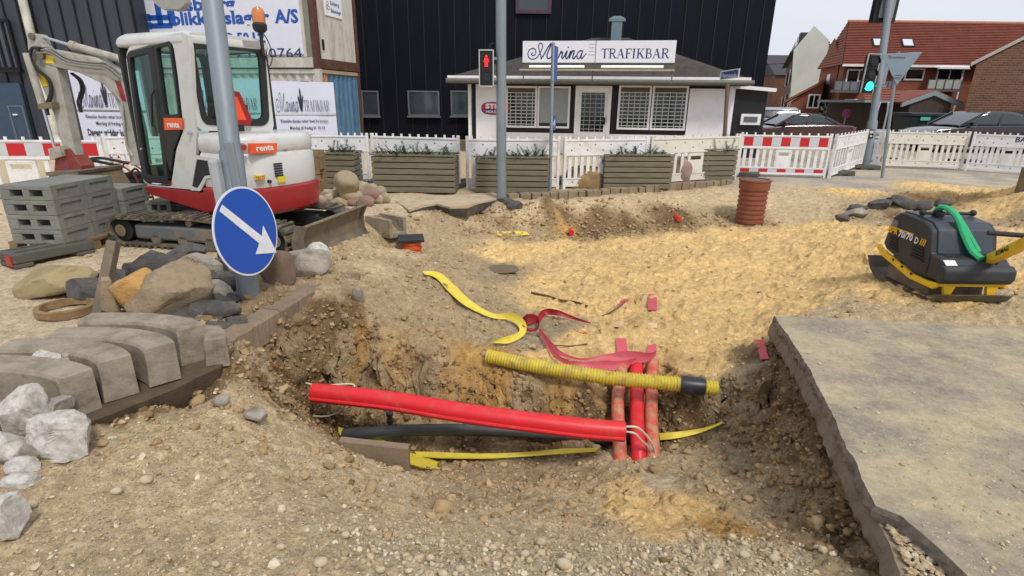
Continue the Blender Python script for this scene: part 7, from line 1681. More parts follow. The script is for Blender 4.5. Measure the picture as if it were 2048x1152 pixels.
def poly_slab(name, left, rest, z0, z1, topm, sidem, kind='structure', parent=None, offs=0.):
    ring = [Vector((p.x, p.y, 0)) for p in left+rest]; n = len(ring)
    me_ = bpy.data.meshes.new(name); rg_ = random.Random(3)
    vs = [(p.x, p.y, z1) for p in ring]
    vs += [(p.x+_sn.x*(offs*.4+rg_.uniform(0, .014)), p.y+_sn.y*(offs*.4), z1-(z1-z0)*.35) for p in ring]
    vs += [(p.x+_sn.x*(offs+rg_.uniform(-.006, .018)), p.y+_sn.y*offs, z1-(z1-z0)*.7) for p in ring]
    vs += [(p.x+_sn.x*(offs*.7+rg_.uniform(-.015, .01)), p.y, z0+rg_.uniform(-.012, .012)) for p in ring]
    fs = [tuple(range(n))]+[(k*n+i, (k+1)*n+i, (k+1)*n+(i+1) % n, k*n+(i+1) % n) for k in range(3) for i in range(n)]
    me_.from_pydata(vs, [], fs); me_.materials.append(topm); me_.materials.append(sidem)
    for p in me_.polygons[1:]: p.material_index = 1
    bm = bmesh.new(); bm.from_mesh(me_); bmesh.ops.recalc_face_normals(bm, faces=bm.faces); bm.to_mesh(me_); bm.free()
    o = bpy.data.objects.new(name, me_); COL.objects.link(o); return tag(o, kind=kind)
cornerA = P(1548, 632, 0.012); farR = [P(1548, 632, .01), P(1640, 636, .01), P(1760, 642, .01), P(1900, 648, .01), P(2048, 655, .01), P(2300, 668, .01)]
leftpx = [(1548,632),(1600,705),(1648,792),(1700,905),(1752,1012)]
crack = [(1752,1012),(1805,1032),(1858,1078),(1905,1120),(1960,1175),(2030,1260)]
Lt = jag([P(x, y, .01) for x, y in reversed(crack)]+[P(x, y, .01) for x, y in reversed(leftpx[:-1])], amp=.006, seed=2)
far_ = jag(farR[1:], .05, .006, 5)
# ring order: from near crack up the left edge, along the far edge, right, back
poly_slab('asphalt', Lt, far_+[Vector((9, 3.2, 0)), Vector((9, .2, 0)), Vector((2.2, .2, 0))], -.066, .012, slabm, edgem)
lowpx = [(1546,640),(1596,716),(1640,798),(1692,912),(1746,1016),(1782,1085),(1806,1152),(1850,1280)]
Lb = jag([P(x, y, -.06) for x, y in reversed(lowpx)], .03, .006, 9)
basem = slab_mat('crumbled_base', S(150,136,114), S(178,158,128), S(206,198,182), .5)
poly_slab('road_base', Lb, [p-Vector((0, .03, 0)) for p in far_]+[Vector((8.9, 3.1, 0)), Vector((8.9, .1, 0)), Vector((2.0, .1, 0))], -.2, -.07, basem, mat('base_edge', S(140,128,110), .95, var=.25, vs=18, bump=1., bs=60, dirt_shade=S(110,94,72), dn=.42, ds=9), offs=.02)
# loose grit on the slab
def scatter_flat(name, n, m, seed, zc, szf, region, sub=0):
    rg_ = np.random.default_rng(seed); V, F_ = ICO[sub]; k = len(V); out = []
    X = []; Y = []
    while len(X) < n:
        px, py = region(rg_); p = P(px, py, zc); X.append(p.x); Y.append(p.y)
    X, Y = np.array(X), np.array(Y); SZ = szf(rg_, n)
    B = V[None]*(1+rg_.normal(0, .12, (n, k, 1)))*(SZ[:, None, None]*np.array([1.1, .9, .6])); a = rg_.uniform(0, 6.28, n); c, s_ = np.cos(a)[:, None], np.sin(a)[:, None]
    out = np.stack([B[..., 0]*c-B[..., 1]*s_+X[:, None], B[..., 0]*s_+B[..., 1]*c+Y[:, None], B[..., 2]+zc+SZ[:, None]*.3], -1).reshape(-1, 3)
    Fa = (F_[None]+(np.arange(n)*k)[:, None, None]).reshape(-1, 3)
    me_ = bpy.data.meshes.new(name); me_.from_pydata(out.tolist(), [], Fa.tolist()); cc = me_.color_attributes.new('tone', 'FLOAT_COLOR', 'POINT')
    tn = rg_.uniform(0, 1, n); cc.data.foreach_set('color', np.repeat(np.stack([tn]*4, 1), k, 0).astype(np.float32).ravel()); me_.materials.append(m)
    me_.update(); return tag(link(name, me_, None), kind='stuff')
def reg(rg_):
    py = rg_.uniform(645, 1180); xl_ = np.interp(py, [632, 792, 905, 1012, 1175], [1556, 1660, 1712, 1775, 1990]); return rg_.uniform(xl_, 2150), py
scatter_flat('slab_grit', 520, pebm, 8, .012, lambda r, n: r.gamma(1.6, .0019, n)+.0015, reg)
def reg2(rg_):
    t_ = rg_.uniform(0, 1); py = 1030+t_*150; return rg_.uniform(np.interp(py, [1012, 1085, 1180], [1756, 1792, 1826]), np.interp(py, [1012, 1085, 1180], [1780, 1862, 1970])), py
scatter_flat('crumb_stones', 500, pebm, 9, -.06, lambda r, n: r.gamma(2., .003, n)+.002, reg2)

# ================================================================== KERB STONES AND PIT EDGE
conc = mat('kerb_concrete', S(152,142,124), .9, var=.22, vs=9, bump=.6, bs=60, dirt_shade=S(112,98,78), dn=.4, ds=7)
conc2 = mat('old_kerb_concrete', S(140,122,102), .95, var=.16, vs=8, bump=.6, bs=50, dirt_shade=S(108,92,72), dn=.42, ds=4)
whitec = mat('broken_concrete', S(200,196,188), .95, var=.26, vs=26, bump=.9, bs=60, dirt_shade=S(150,142,128), dn=.42, ds=14)  # second tone is dirt and also darkens the colour for shaded creases
def curved_kerb(pS, pE, label, ztop=.27, h=.245, wd=.16, bend=.72, tilt=0.):
    Sx, Ex = P(*pS, ztop), P(*pE, ztop); C_ = Vector((Sx.x+(Ex.x-Sx.x)*bend, Sx.y+.06, ztop))
    pts = []
    for i in range(21):
        t_ = i/20; pts.append(Sx*(1-t_)**2+C_*2*t_*(1-t_)+Ex*t_*t_)
    rings_ = []
    for i, p in enumerate(pts):
        a = pts[max(0, i-1)]; b_ = pts[min(20, i+1)]; t_ = (b_-a).normalized(); n_ = Vector((t_.y, -t_.x, 0))     # towards the viewer side
        sec = [(-.5, 0), (-.5, -1), (.56, -1), (.5, -.5), (.5, -.09), (.42, 0)]
        rings_.append([p+n_*(-s_*wd)*-1+Vector((0, 0, z*h+tilt*s_)) for s_, z in sec])
    o = MB().loft(rings_); return single('kerb_stone', o, conc, label, 'kerb stone', 'curved concrete kerb stones', loc=(Ex.x, Ex.y, ztop-h), bevel=.005)
curved_kerb((-170,722), (150,748), 'curved kerb stone nearest the viewer, beside the white broken concrete', ztop=.262)
curved_kerb((6,688), (228,718), 'second curved kerb stone from the front, a small pale stone on its top')
curved_kerb((104,664), (318,691), 'middle curved kerb stone of the row of five', ztop=.276)
curved_kerb((168,634), (380,655), 'fourth curved kerb stone, just left of the short tilted one', ztop=.266)
curved_kerb((330,655), (428,678), 'short tilted kerb stone at the right end of the row', ztop=.2, h=.2, wd=.13, bend=.8)
def kerb_bar(p0, p1, label, w_=.15, h=.2):
    a, b_ = Vector(p0), Vector(p1); d = (b_-a).normalized(); n_ = Vector((-d.y, d.x, 0)); n_ = -n_ if n_.x > 0 else n_; n = 26; rings_ = []; rg_ = random.Random(int(a.x*100))
    for i in range(n+1):
        p = a.lerp(b_, i/n); j = lambda: rg_.uniform(-.004, .004)
        rings_.append([p+Vector((j(), j(), -h+j())), p+Vector((j(), j(), -.02+j())), p+n_*.02+Vector((j(), j(), j())), p+n_*w_+Vector((j(), j(), j())), p+n_*w_+Vector((0, 0, -h))])
    return single('edge_kerb', MB().loft(rings_), conc2, label, 'kerb', 'straight kerbs on the left pit edge', loc=tuple(a-Vector((0,0,h))))
e1_, e2_, e3_ = P(424, 700, .055), P(560, 619, .055), P(672, 552, .055)
kerb_bar(e1_, e1_.lerp(e2_, .98), 'straight kerb on the pit edge nearest the curved kerb stones')
kerb_bar(e1_.lerp(e2_, 1.0), e3_, 'straight kerb on the pit edge in front of the blue arrow sign')
kerb_bar(P(672, 557, .035), P(716, 556, .035), 'kerb end block at the far corner of the left pit edge', .16, .2)
u_ = (e3_-e1_).normalized()
# asphalt strip under the kerb stones, coloured darker for the shade of the recess
sl_ = [P(148, 862, .0), P(300, 806, .0), P(440, 742, .0), P(470, 700, 0)]
pv = [p for p in jag(sl_, .04, .012, 4)]
bk_ = [P(470, 665, 0), P(300, 690, 0), P(60, 760, 0), P(-60, 860, 0)]
o = MB(); ring = [Vector((p.x, p.y, 0)) for p in pv+bk_]; n = len(ring); o.add([(p.x, p.y, .022) for p in ring]+[(p.x-.07, p.y+.05, -.26) if i < len(pv) else (p.x, p.y, -.3) for i, p in enumerate(ring)], [tuple(range(n))]+[(i, n+i, n+(i+1) % n, (i+1) % n) for i in range(n)])
struct('old_pavement', o, mat('old_pavement_shade_brown', S(92,78,60), .95, var=.2, vs=10, bump=.7, bs=40, dirt_shade=S(116,98,74), dn=.4, ds=4))
# ================================================================== RUBBLE
def reg3(rg_):
    a = rg_.uniform(0, 1); return 215+a*270+rg_.uniform(-30, 20), 540+rg_.normal(50, 24)-a*10
scatter_flat('asphalt_crumbs', 700, tone_mat('crumb_dark', [S(60,58,58), S(96,90,84), S(76,74,72), S(140,128,108)], .95), 21, .01, lambda r, n: np.minimum(r.gamma(2., .009, n)+.006, .045), reg3, 1)
asph = mat('asphalt_chunk', S(84,82,80), .92, var=.3, vs=14, bump=.8, bs=45, dirt_shade=S(118,108,94), dn=.38, ds=6)
tanr = mat('sandy_chunk', S(160,142,116), .95, var=.15, vs=16, bump=1., bs=34, dirt_shade=S(132,114,90), dn=.4, ds=6)
oran = mat('orange_chunk', S(196,154,92), .95, var=.15, vs=16, bump=1., bs=36)
khak = mat('khaki_stone', S(158,142,104), .9, var=.12, vs=5, bump=.4, bs=30, dirt_shade=S(130,112,78), dn=.4, ds=4)
greyr = mat('grey_rubble', S(166,158,144), .95, var=.2, vs=10, bump=.9, bs=36, dirt_shade=S(112,102,88), dn=.42, ds=6)
AG = 'dark asphalt chunks heaped by the sign'
RB = [ # px, py, w, h, base z, material, label, group
 (330,590,150,96,.0,tanr,'big sandy brown lump in the middle of the asphalt rubble',None),
 (272,590,66,80,.04,oran,'orange side of the broken lump left of the big sandy one',None),
 (302,536,84,56,.12,asph,'upright dark asphalt slab at the top of the heap',None),
 (358,514,78,34,.2,asph,'flat dark asphalt plate lying highest, close under the digger track',None),
 (398,545,70,50,.1,greyr,'grey brown lump behind the big sandy one',None),
 (238,558,62,26,.06,asph,'small dark plate at the left tip of the heap',None),
 (165,588,78,44,0,asph,'dark asphalt lump with a pale top beside the leaning bar',None),
 (92,572,134,44,0,khak,'long flat khaki stone lying apart on the pale ground',None),
 (160,562,60,22,.05,greyr,'thin pale slab leaning on the lump beside the bar',None),
 (222,600,28,76,0,tanr,'narrow upright brown block right of the leaning bar',None),
 (548,545,62,62,.02,mat('brick_brown_chunk', S(120,100,84), .9, var=.15, bump=.6, bs=40),'tilted brown slab just right of the arrow sign',None),
 (598,538,100,50,.01,greyr,'jagged grey rock right of the arrow sign',None),
 (632,522,48,52,.05,whitec,'pale pointed rock on the right of the jagged grey one',None),
 (438,572,60,34,.05,asph,None,AG),(452,606,60,30,0,asph,None,AG),(418,590,80,20,.08,greyr,None,AG),(440,628,70,34,0,asph,None,AG),(398,632,90,30,0,asph,None,AG),
 (330,640,110,26,0,asph,None,AG),(470,648,44,24,0,asph,None,AG),(408,560,52,28,.12,asph,None,AG),(430,540,50,40,.08,asph,None,AG),(250,580,44,36,.02,asph,None,AG),(262,545,36,30,.04,asph,None,AG),
 (380,600,60,40,.02,asph,None,AG),(350,545,60,34,.1,greyr,None,AG),(425,656,60,18,0,asph,None,AG),(480,612,30,18,0,asph,None,AG),(390,520,50,26,.15,asph,None,AG),(462,520,44,34,.08,asph,None,AG),(300,620,60,30,0,asph,None,AG),(210,640,40,20,0,asph,None,AG),
]
for i, (x, y, w_, h_, z, m, lab, g) in enumerate(RB):
    asp = m is asph
    rock_px('asphalt_chunk' if asp else 'rubble_stone', lab or '%s low piece from the left in the dark asphalt heap around the grey pole' % ORD[sorted(q[0]+.001*q[1] for q in RB if q[6] is None).index(x+.001*y)], 'rubble', x, y, w_*1.1, h_*1.15, m, 200+i, z=z, group=g, sub=4 if w_ > 90 else 3, cuts=9 if asp else 7, cmin=.42 if asp else .6, cmax=.85, rough=.09, dfac=.75, rot=(rnd.uniform(-.25,.25), rnd.uniform(-.25,.25), rnd.uniform(-.3,.3)))
WCs = [(52,742,120,60,.02,'greyish broken concrete lump lying uppermost at the left edge, behind the white ones'),(72,768,130,66,.05,'flat pale concrete lump against the nearest kerb stone'),(34,838,100,100,.0,'largest white concrete lump at the left edge'),(96,838,70,64,.0,'darker concrete lump between the white one and the kerb end'),
 (98,886,150,84,.0,'triangular white concrete slab lying in front of the heap'),(8,905,80,60,0,'concrete lump cut off by the left edge, below the largest white one'),(40,940,60,30,0,'small white flake of concrete below the heap'),(30,968,60,28,0,'thin grey flake of concrete lowest in the heap'),(4,1042,70,90,0,'white concrete lump alone at the left edge near the bottom'),(62,912,60,40,0,'brown stained concrete bit beneath the triangular slab')]
for i, (x, y, w_, h_, z, lab) in enumerate(WCs):
    rock_px('concrete_lump', lab, 'rubble', x, y, w_*1.02, h_*1.05, whitec if i not in (0, 3, 9) else greyr, 300+i, z=z, group='broken concrete lumps at the left edge', sub=4, cuts=8, cmin=.5, rough=.13, dfac=.8)
for i, (x, y, w_, h_, lab) in enumerate([(436,806,44,24,'small pale concrete crumb above the gravel bank'),(508,836,50,26,'pale crumb of concrete on the lip left of the red pipe'),(716,592,26,36,'white concrete bit stuck in the soil below the corner kerb'),(560,515,26,20,'pale stone behind the sign rim'),(128,712,16,10,'little white stone lying on the second kerb stone')]):
    z = None if i != 4 else .27
    rock_px('concrete_crumb', lab, 'rubble', x, y, w_*.8, h_*.9, greyr, 340+i, z=z, sub=2, cuts=6, rough=.1)
palepeb = mat('pale_pebble', S(190,174,144), .8, var=.14, vs=14, bump=.3, bs=70, dirt_shade=S(172,158,134), dn=.42, ds=9)
PBL = [(1082,1086,24),(985,1098,20),(742,1058,18),(690,1072,20),(640,1128,30),(1128,1132,34),(1050,1110,22),(290,962,26),(230,985,24),(760,1142,22),(920,1140,22),(1490,1112,24),(1465,1076,20),(1550,1120,26),(860,1118,20),(820,1075,16),(560,1096,20),(430,1130,18),(60,1012,26),(885,1150,24),(1375,1105,18)]
for i, (x, y, s_) in enumerate(PBL):
    _b = 'lower' if y > 1080 else 'upper'; _m = sorted((q[0], q[1]) for q in PBL if ('lower' if q[1] > 1080 else 'upper') == _b)
    rock_px('pebble', '%s larger pale pebble from the left in the %s foreground gravel' % (ORD[_m.index((x, y))], _b), 'pebble', x, y, s_*.85, s_*.6, palepeb, 400+i, group='larger pebbles in the foreground gravel', sub=2, cuts=3, cmin=.8, rough=.05, smooth=True)
# leaning bar and iron ring
b0_ = P(196, 640, .0); bt_ = PY(228, 482, b0_.y+.25)
single('steel_bar', MB().bar(b0_, bt_, .075, .075, (0,1,0)), steelm, 'muddy square bar leaning upright in front of the digger track', 'bar', loc=tuple(b0_), bevel=.008)
rg_c = P(134, 622, .02); rr = 52*mpp(rg_c)
single('iron_ring', MB().loft([[rg_c+Vector((math.cos(a)*r_, math.sin(a)*r_*.95, z)) for a in [2*math.pi*i/40 for i in range(40)]] for r_, z in ((rr, .0),(rr, .05),(rr*.82, .055),(rr*.8, .0),(rr, .0))], caps=False), mat('rusty_ring', S(132,104,70), .85, var=.2, vs=8, bump=.3, bs=40, dirt_shade=S(166,146,110), dn=.42, ds=5), 'rusty brown ring of a manhole frame on the ground left of the heap', 'ring', loc=tuple(rg_c))
# grey channel block and broken pavement plate at the far bank
g = G(772, 455); cb_ = root('channel_block', 'grey concrete channel block at the top of the slope above the black lid', 'concrete block', g, R(-35))
part(cb_, 'side', MB().box(-.25, .25, -.16, -.1, -.1, .16), conc, bevel=.006); part(cb_, 'side', MB().box(-.25, .25, .1, .16, -.1, .16), conc, bevel=.006); part(cb_, 'bottom', MB().box(-.25, .25, -.099, .099, -.1, -.04), conc); part(cb_, 'end', MB().box(-.25, -.2, -.099, .099, -.039, .14), conc)
bpx = [(792,404),(840,396),(900,391),(985,386),(1000,392),(994,398),(955,406),(935,414),(900,415),(872,408),(845,413),(818,421)]
o = MB(); ring = [P(x, y, .02) for x, y in bpx]; n = len(ring); o.add([(p.x, p.y, .035+.01*math.sin(i*2)) for i, p in enumerate(ring)]+[(p.x, p.y, .0) for p in ring], [tuple(range(n))]+[(i, n+i, n+(i+1) % n, (i+1) % n) for i in range(n)])
single('pavement_plate', o, mat('thin_asphalt_top', S(186,168,138), .95, var=.12, bump=.4, bs=40, dirt_shade=S(120,112,98), dn=.35, ds=4), 'thin broken asphalt plate overhanging the far bank left of the straight pole', 'asphalt plate', loc=tuple(P(900, 400)))
o = MB(); ring = [P(x, y+2, .0) for x, y in bpx[2:]]; n = len(ring); o.add([(p.x, p.y-.02, -.002) for i, p in enumerate(ring)]+[(p.x, p.y+.06, -.15) for p in ring], [tuple(range(n))]+[(i, n+i, n+(i+1) % n, (i+1) % n) for i in range(n)])
single('asphalt_layer', o, asph, 'dark lower asphalt layer beneath the overhanging broken plate', 'asphalt plate', loc=tuple(P(900, 405)))
CRB = [(1030,412,36,16),(1010,405,30,14),(1815,408,50,22),(1765,412,40,20),(1720,420,36,16),(1850,412,34,18),(1690,436,30,14),(1890,408,26,16),(1790,402,24,12)]
for i, (x, y, w_, h_) in enumerate(CRB):
    rock_px('asphalt_chunk', '%s dark asphalt crumb from the left along the far edge of the dig' % ORD[sorted(q[0] for q in CRB).index(x)], 'rubble', x, y, w_, h_, asph, 500+i, group='dark asphalt crumbs along the far edge', sub=2, cuts=8, cmin=.5, rough=.12)
rock_px('grey_slab', 'grey flat slab half buried in the bank left of the compactor', 'rubble', 1720, 428, 48, 18, greyr, 530, sub=2, cuts=7)
rock_px('dark_board', 'dark flat board lying at the foot of the grey slope', 'board', 1005, 541, 64, 12, mat('dark_board_brown', S(112,98,78), .9, bump=.3), 531, sub=2, cuts=8, cmin=.5, rot=(0,0,-.1))
# ================================================================== PIPES, CABLES, TAPES
redpipe = mat('red_plastic_pipe', S(218,40,48), .42, var=.06, vs=9, dirt_shade=S(186,96,78), dn=.34, ds=11)
dustpipe = mat('dusty_red_pipe', S(206,84,66), .6, var=.1, vs=8, dirt_shade=S(186,150,118), dn=.5, ds=16)
ylw = mat('yellow_corrugated', S(204,182,56), .5, var=.1, vs=9, dirt_shade=S(160,136,82), dn=.42, ds=12)
blackp = mat('black_pipe', S(66,70,72), .45, var=.15, vs=5, dirt_shade=S(110,100,84), dn=.34, ds=6)
# big split duct
pa, pb_ = P(626, 781, -.5), P(1249, 871, -.62)
mid = [P(626,783,-.52), P(780,800,-.535), P(940,826,-.56), P(1100,847,-.59), P(1180,856,-.605), P(1249,861,-.615)]
cen = [Vector(p) for p in smoothline([tuple(p) for p in mid], 10)]
rp_ = root('split_duct', 'bright red split cable duct hanging across the left pit', 'pipe', mid[0])
rad = .068
part(rp_, 'duct', WB(rp_).tube(cen, rad, 28), redpipe, smooth='auto')
for ang, rr_, nm in ((-22, .014, 'lip'), (-48, .011, 'lower_lip')):
    off = []
    for i, p in enumerate(cen):
        t_ = (cen[min(len(cen)-1, i+1)]-cen[max(0, i-1)]).normalized(); v_ = Vector((t_.y, -t_.x, 0)).normalized(); u2 = v_.cross(t_).normalized(); u2 = -u2 if u2.z < 0 else u2
        off.append(p+(v_*math.cos(R(ang))+u2*math.sin(R(ang)))*(rad+.004))
    part(rp_, nm, WB(rp_).tube(off, rr_, 8), redpipe, smooth='auto')
dire = (cen[-1]-cen[-2]).normalized(); part(rp_, 'end_disc', WB(rp_).cyl(cen[-1]+dire*.001, cen[-1]+dire*.004, rad*.8, n=24), mat('duct_inside_shade', S(150,30,34), .6))  # darker red disc on the closed end, painting the shade of a hollow
wc2 = mat('pale_cable', S(208,200,180), .5, var=.05)
def tube_thing(name, pts, r_, m, label, cat, n=10, group=None, k=8):
    pp = smoothline([tuple(p) for p in pts], k); return single(name, MB().tube(pp, r_, n), m, label, cat, group, loc=tuple(pts[0]), smooth='auto')
ce = cen[-1]
tube_thing('cable', [ce+Vector((-.02,0,.03)), ce+Vector((.08,-.01,.035)), P(1290,868,-.66), P(1303,885,-.75), P(1311,906,-.88)], .009, wc2, 'upper pale cable curving out of the right end of the red duct', 'cable')
tube_thing('cable', [ce+Vector((-.02,-.01,.0)), ce+Vector((.07,-.02,-.01)), P(1282,880,-.7), P(1296,893,-.8), P(1304,908,-.9)], .008, wc2, 'lower pale cable curving out of the right end of the red duct', 'cable')
cl = cen[0]
tube_thing('cable', [P(612,766,-.45), P(620,768,-.47), cl+Vector((.05,0,.05)), P(700,768,-.5), P(708,776,-.53), P(690,784,-.56)], .007, wc2, 'pale cable looping over the left end of the red duct', 'cable')
tube_thing('cable', [P(626,832,-.78), P(655,832,-.78), P(680,822,-.75), P(695,806,-.65)], .006, wc2, 'thin pale cable hanging in a bow below the left end of the duct', 'cable')
# three pipes along the trench
for (xa, xb, xc, m, lab, r_) in ((1240,1236,1242,dustpipe,'dusty red pipe on the left of the three going under the duct',.052),(1277,1274,1272,redpipe,'bright red middle pipe of the three going under the duct',.058),(1306,1303,1304,dustpipe,'dusty pinkish pipe on the right of the three going under the duct',.052)):
    pts = [P(xa-2, 950, -1.04), P(xa, 905, -.9), P(xb, 840, -.79), P(xb, 790, -.70), P(xc, 752, -.62), P(xc+2, 722, -.58)]
    tube_thing('cable_pipe', pts, r_, m, lab, 'pipe', 20, 'three pipes running into the sand')
# yellow corrugated conduit
pts = [P(975,712,-.44), P(1060,730,-.45), P(1200,753,-.46), P(1320,765,-.47), P(1380,770,-.475), P(1434,777,-.49)]
cc_ = [Vector(p) for p in smoothline([tuple(p) for p in pts], 100)]
L_ = 0; rs_r = []; last = cc_[0]
for p in cc_: L_ += (p-last).length; last = p; rs_r.append(.058+.0042*math.copysign(abs(math.sin(L_*math.pi/.0125))**.5, math.sin(L_*math.pi/.0125)))
yc_ = root('yellow_conduit', 'yellow corrugated conduit with a black coupling lying across the sand edge', 'pipe', pts[0])
part(yc_, 'corrugated_tube', WB(yc_).tube(cc_, rs_r, 20), ylw, smooth=True)
part(yc_, 'coupling', WB(yc_).tube([P(1360,768.5,-.473), P(1364,769,-.4735), P(1404,773,-.48), P(1408,773.5,-.481)], [.066, .070, .070, .066], 24), mat('coupling_black', S(40,44,50), .4, dirt_shade=S(90,86,76), dn=.3, ds=8), smooth='auto')
# black pipe
tube_thing('black_pipe', [P(690,868,-.98), P(730,866,-.93), P(800,861,-.9), P(950,860,-.9), P(1100,867,-.92), P(1230,876,-.95), P(1300,882,-.98)], .048, blackp, 'black plastic pipe running behind the red duct along the pit floor', 'pipe', 16)
q = P(780, 838, -.85); sk = root('pipe_stub', 'small black threaded stub standing under the red duct', 'pipe fitting', q)
part(sk, 'stub', MB().lathe([(.022,-.12),(.022,-.03),(.03,-.025),(.03,.0),(.02,.005),(.02,.03),(.03,.035),(.03,.06),(.018,.07)], n=14), blackp, smooth='auto')
# concrete plank
pk0, pk1 = P(676, 882, -.55), P(816, 897, -.6); dpk = (pk1-pk0).normalized(); npk = Vector((-dpk.y, dpk.x, 0))
mb = MB(); hgt_ = .26; dn_ = Vector((0, -.03, -1)).normalized()*hgt_
mb.add([pk0, pk1, pk1+npk*.06, pk0+npk*.06, pk0+dn_, pk1+dn_, pk1+dn_+npk*.06, pk0+dn_+npk*.06], [(0,1,2,3),(7,6,5,4),(0,4,5,1),(1,5,6,2),(2,6,7,3),(3,7,4,0)])
single('concrete_plank', mb, conc2, 'brown grey concrete plank standing on edge at the left end of the pit', 'plank', loc=tuple(pk0+dn_), bevel=.008)
# tapes
ytape = mat('yellow_tape', S(222,202,70), .5, var=.1, vs=20, dirt_shade=S(206,176,70), dn=.34, ds=9)
rtape = mat('pink_red_tape', S(200,84,96), .5, var=.1, vs=14, dirt_shade=S(190,96,88), dn=.34, ds=9)
rdark = mat('deep_red_tape', S(158,38,50), .5, var=.08)
def tape(label, A, B, m, h=.03, group=None, k=6, hh=None, name='marking_tape', up=None, th=.0016):
    """ribbon from its two edges; up = how far each point stands on edge (1) instead of lying flat (0)"""
    hs_ = hh or [h]*len(A); up = up or [0]*len(A); a_, b_ = [], []
    for i in range(len(A)):
        lo_ = H(*B[i], hs_[i]); fl = H(*A[i], hs_[i]); st = PY(A[i][0], A[i][1], lo_.y); b_.append(tuple(lo_)); a_.append(tuple(fl.lerp(st, up[i])))
    A, B = smoothline(a_, k), smoothline(b_, k); n = len(A); rg_ = random.Random(len(label))
    # slight creases across the width
    rings_ = []
    for i in range(n):
        a, c = Vector(A[i]), Vector(B[i]); nn = (Vector(A[min(i+1, n-1)])-Vector(A[max(i-1, 0)])).cross(c-a); nn = nn.normalized() if nn.length > 1e-9 else Vector((0, 0, 1))
        bow = [nn*(.12*(c-a).length*math.sin(math.pi*q)+rg_.uniform(-.0012, .0012)) for q in (0, .33, .66, 1)]
        top_ = [a.lerp(c, q)+bow[z] for z, q in enumerate((0, .33, .66, 1))]
        rings_.append(top_+[p_+nn*th for p_ in reversed(top_)])
    return single(name, MB().loft(rings_), m, label, 'tape', group, loc=A[0], smooth='auto')
tape('yellow marking tape winding down the grey slope and doubling back in a bow', [(846,542),(878,545),(906,567),(942,601),(985,626),(1026,626),(1050,643),(1050,668),(1020,686),(986,685)], [(850,549),(872,556),(897,583),(930,611),(982,635),(1018,640),(1036,652),(1037,664),(1012,673),(978,687)], ytape, hh=[.09,.1,.1,.1,.1,.1,.11,.11,.1,.08], up=[0,0,.2,.3,.4,1,1,1,.9,.5])
tape('deep red loop of marking tape next to the bow of the yellow tape', [(1044,636),(1056,628),(1072,630),(1078,642),(1076,655),(1060,656),(1046,650),(1044,640)], [(1048,644),(1058,648),(1070,646),(1078,648),(1068,662),(1054,662),(1048,657),(1042,644)], rdark, h=.07, up=[1]*8)
tape('dark red marking tape arching up from the loop towards the sand', [(1076,652),(1077,630),(1090,618),(1115,620),(1150,634),(1182,645)], [(1078,656),(1082,640),(1095,630),(1118,632),(1150,640),(1180,647)], rdark, hh=[.07,.08,.09,.09,.07,.05], up=[1,1,.8,.9,1,1])
tape('upper strand of pinkish red tape sweeping from the loop to the three pipes', [(1080,656),(1102,683),(1128,706),(1166,717),(1212,708),(1262,702),(1300,706),(1313,700)], [(1077,660),(1096,690),(1122,712),(1166,721),(1218,722),(1264,728),(1296,722),(1313,710)], rtape, hh=[.07,.08,.09,.11,.13,.13,.12,.1], up=[1,1,.9,.8,.3,.5,.9,1])
tape('lower strand of pinkish red tape hanging just above the yellow conduit', [(1080,660),(1105,697),(1132,719),(1170,723),(1235,722),(1275,716)], [(1077,664),(1100,704),(1128,727),(1170,736),(1222,741),(1256,736)], rtape, hh=[.06,.06,.08,.12,.14,.13], up=[1,1,1,.8,.3,.3])
for (qs, lab) in (([(1238,598),(1258,599),(1252,617),(1233,616)], 'small pink tape piece on the sand, upper left of the two'), ([(1297,588),(1314,589),(1314,621),(1296,620)], 'longer pink tape piece on the sand, upper right of the two'), ([(1232,676),(1252,677),(1256,712),(1234,710)], 'pink tape strip rising from the sand above the left pipe'), ([(1298,690),(1312,687),(1313,708),(1290,712)], 'folded pink tape end above the right pipe'), ([(1508,680),(1526,679),(1538,718),(1521,719)], 'pink tape strip standing against the corner of the asphalt slab')):
    a, b_, c, d = [H(*q, .03) for q in qs]; single('tape_piece', MB().strip([a, (a+d)/2+Vector((0,0,.008)), d], [b_, (b_+c)/2+Vector((0,0,.008)), c], .002), rtape, lab, 'tape', 'pink tape pieces', loc=tuple(a))
for (qs, lab) in (([(1228,640),(1248,640),(1248,654),(1228,654)], 'pale sand-covered tape spot below the upper left pink piece'), ([(1295,646),(1314,646),(1314,656),(1295,656)], 'pale square of bare tape below the upper right pink piece')):
    a, b_, c, d = [H(*q, .02) for q in qs]; single('tape_piece', MB().strip([a, d], [b_, c], .002), mat('pale_tape', S(224,186,150), .6), lab, 'tape', 'pink tape pieces', loc=tuple(a))
tape('long yellow tape lying along the floor of the pit under the red duct', [(830,903),(880,904),(960,907),(1050,904),(1130,897),(1195,896)], [(834,913),(880,916),(960,917),(1050,913),(1130,907),(1190,903)], ytape, h=.09)
tape('short folded yellow tape end sticking out right of the concrete plank', [(812,903),(840,911),(887,927)], [(812,926),(838,933),(866,939)], ytape, h=.08)
tape('crumpled yellow tape behind the concrete plank', [(704,867),(728,864),(752,871),(775,885),(792,896)], [(708,882),(728,879),(746,886),(764,897),(778,904)], ytape, h=.12)
tape('torn yellow tape bit at the left end of the black pipe', [(676,853),(690,858),(704,868)], [(680,870),(692,876),(700,880)], ytape, h=.05)
tape('dirty yellow tape running from the pipes up to the right pit wall', [(1318,866),(1350,864),(1395,858),(1425,850),(1444,843)], [(1320,880),(1352,877),(1396,867),(1425,856),(1444,847)], ytape, h=.05)
tape('small yellow tape end at the far left tip of the sand', [(994,462),(1010,463),(1040,462),(1060,466)], [(996,472),(1012,473),(1040,471),(1060,470)], ytape, h=.02)
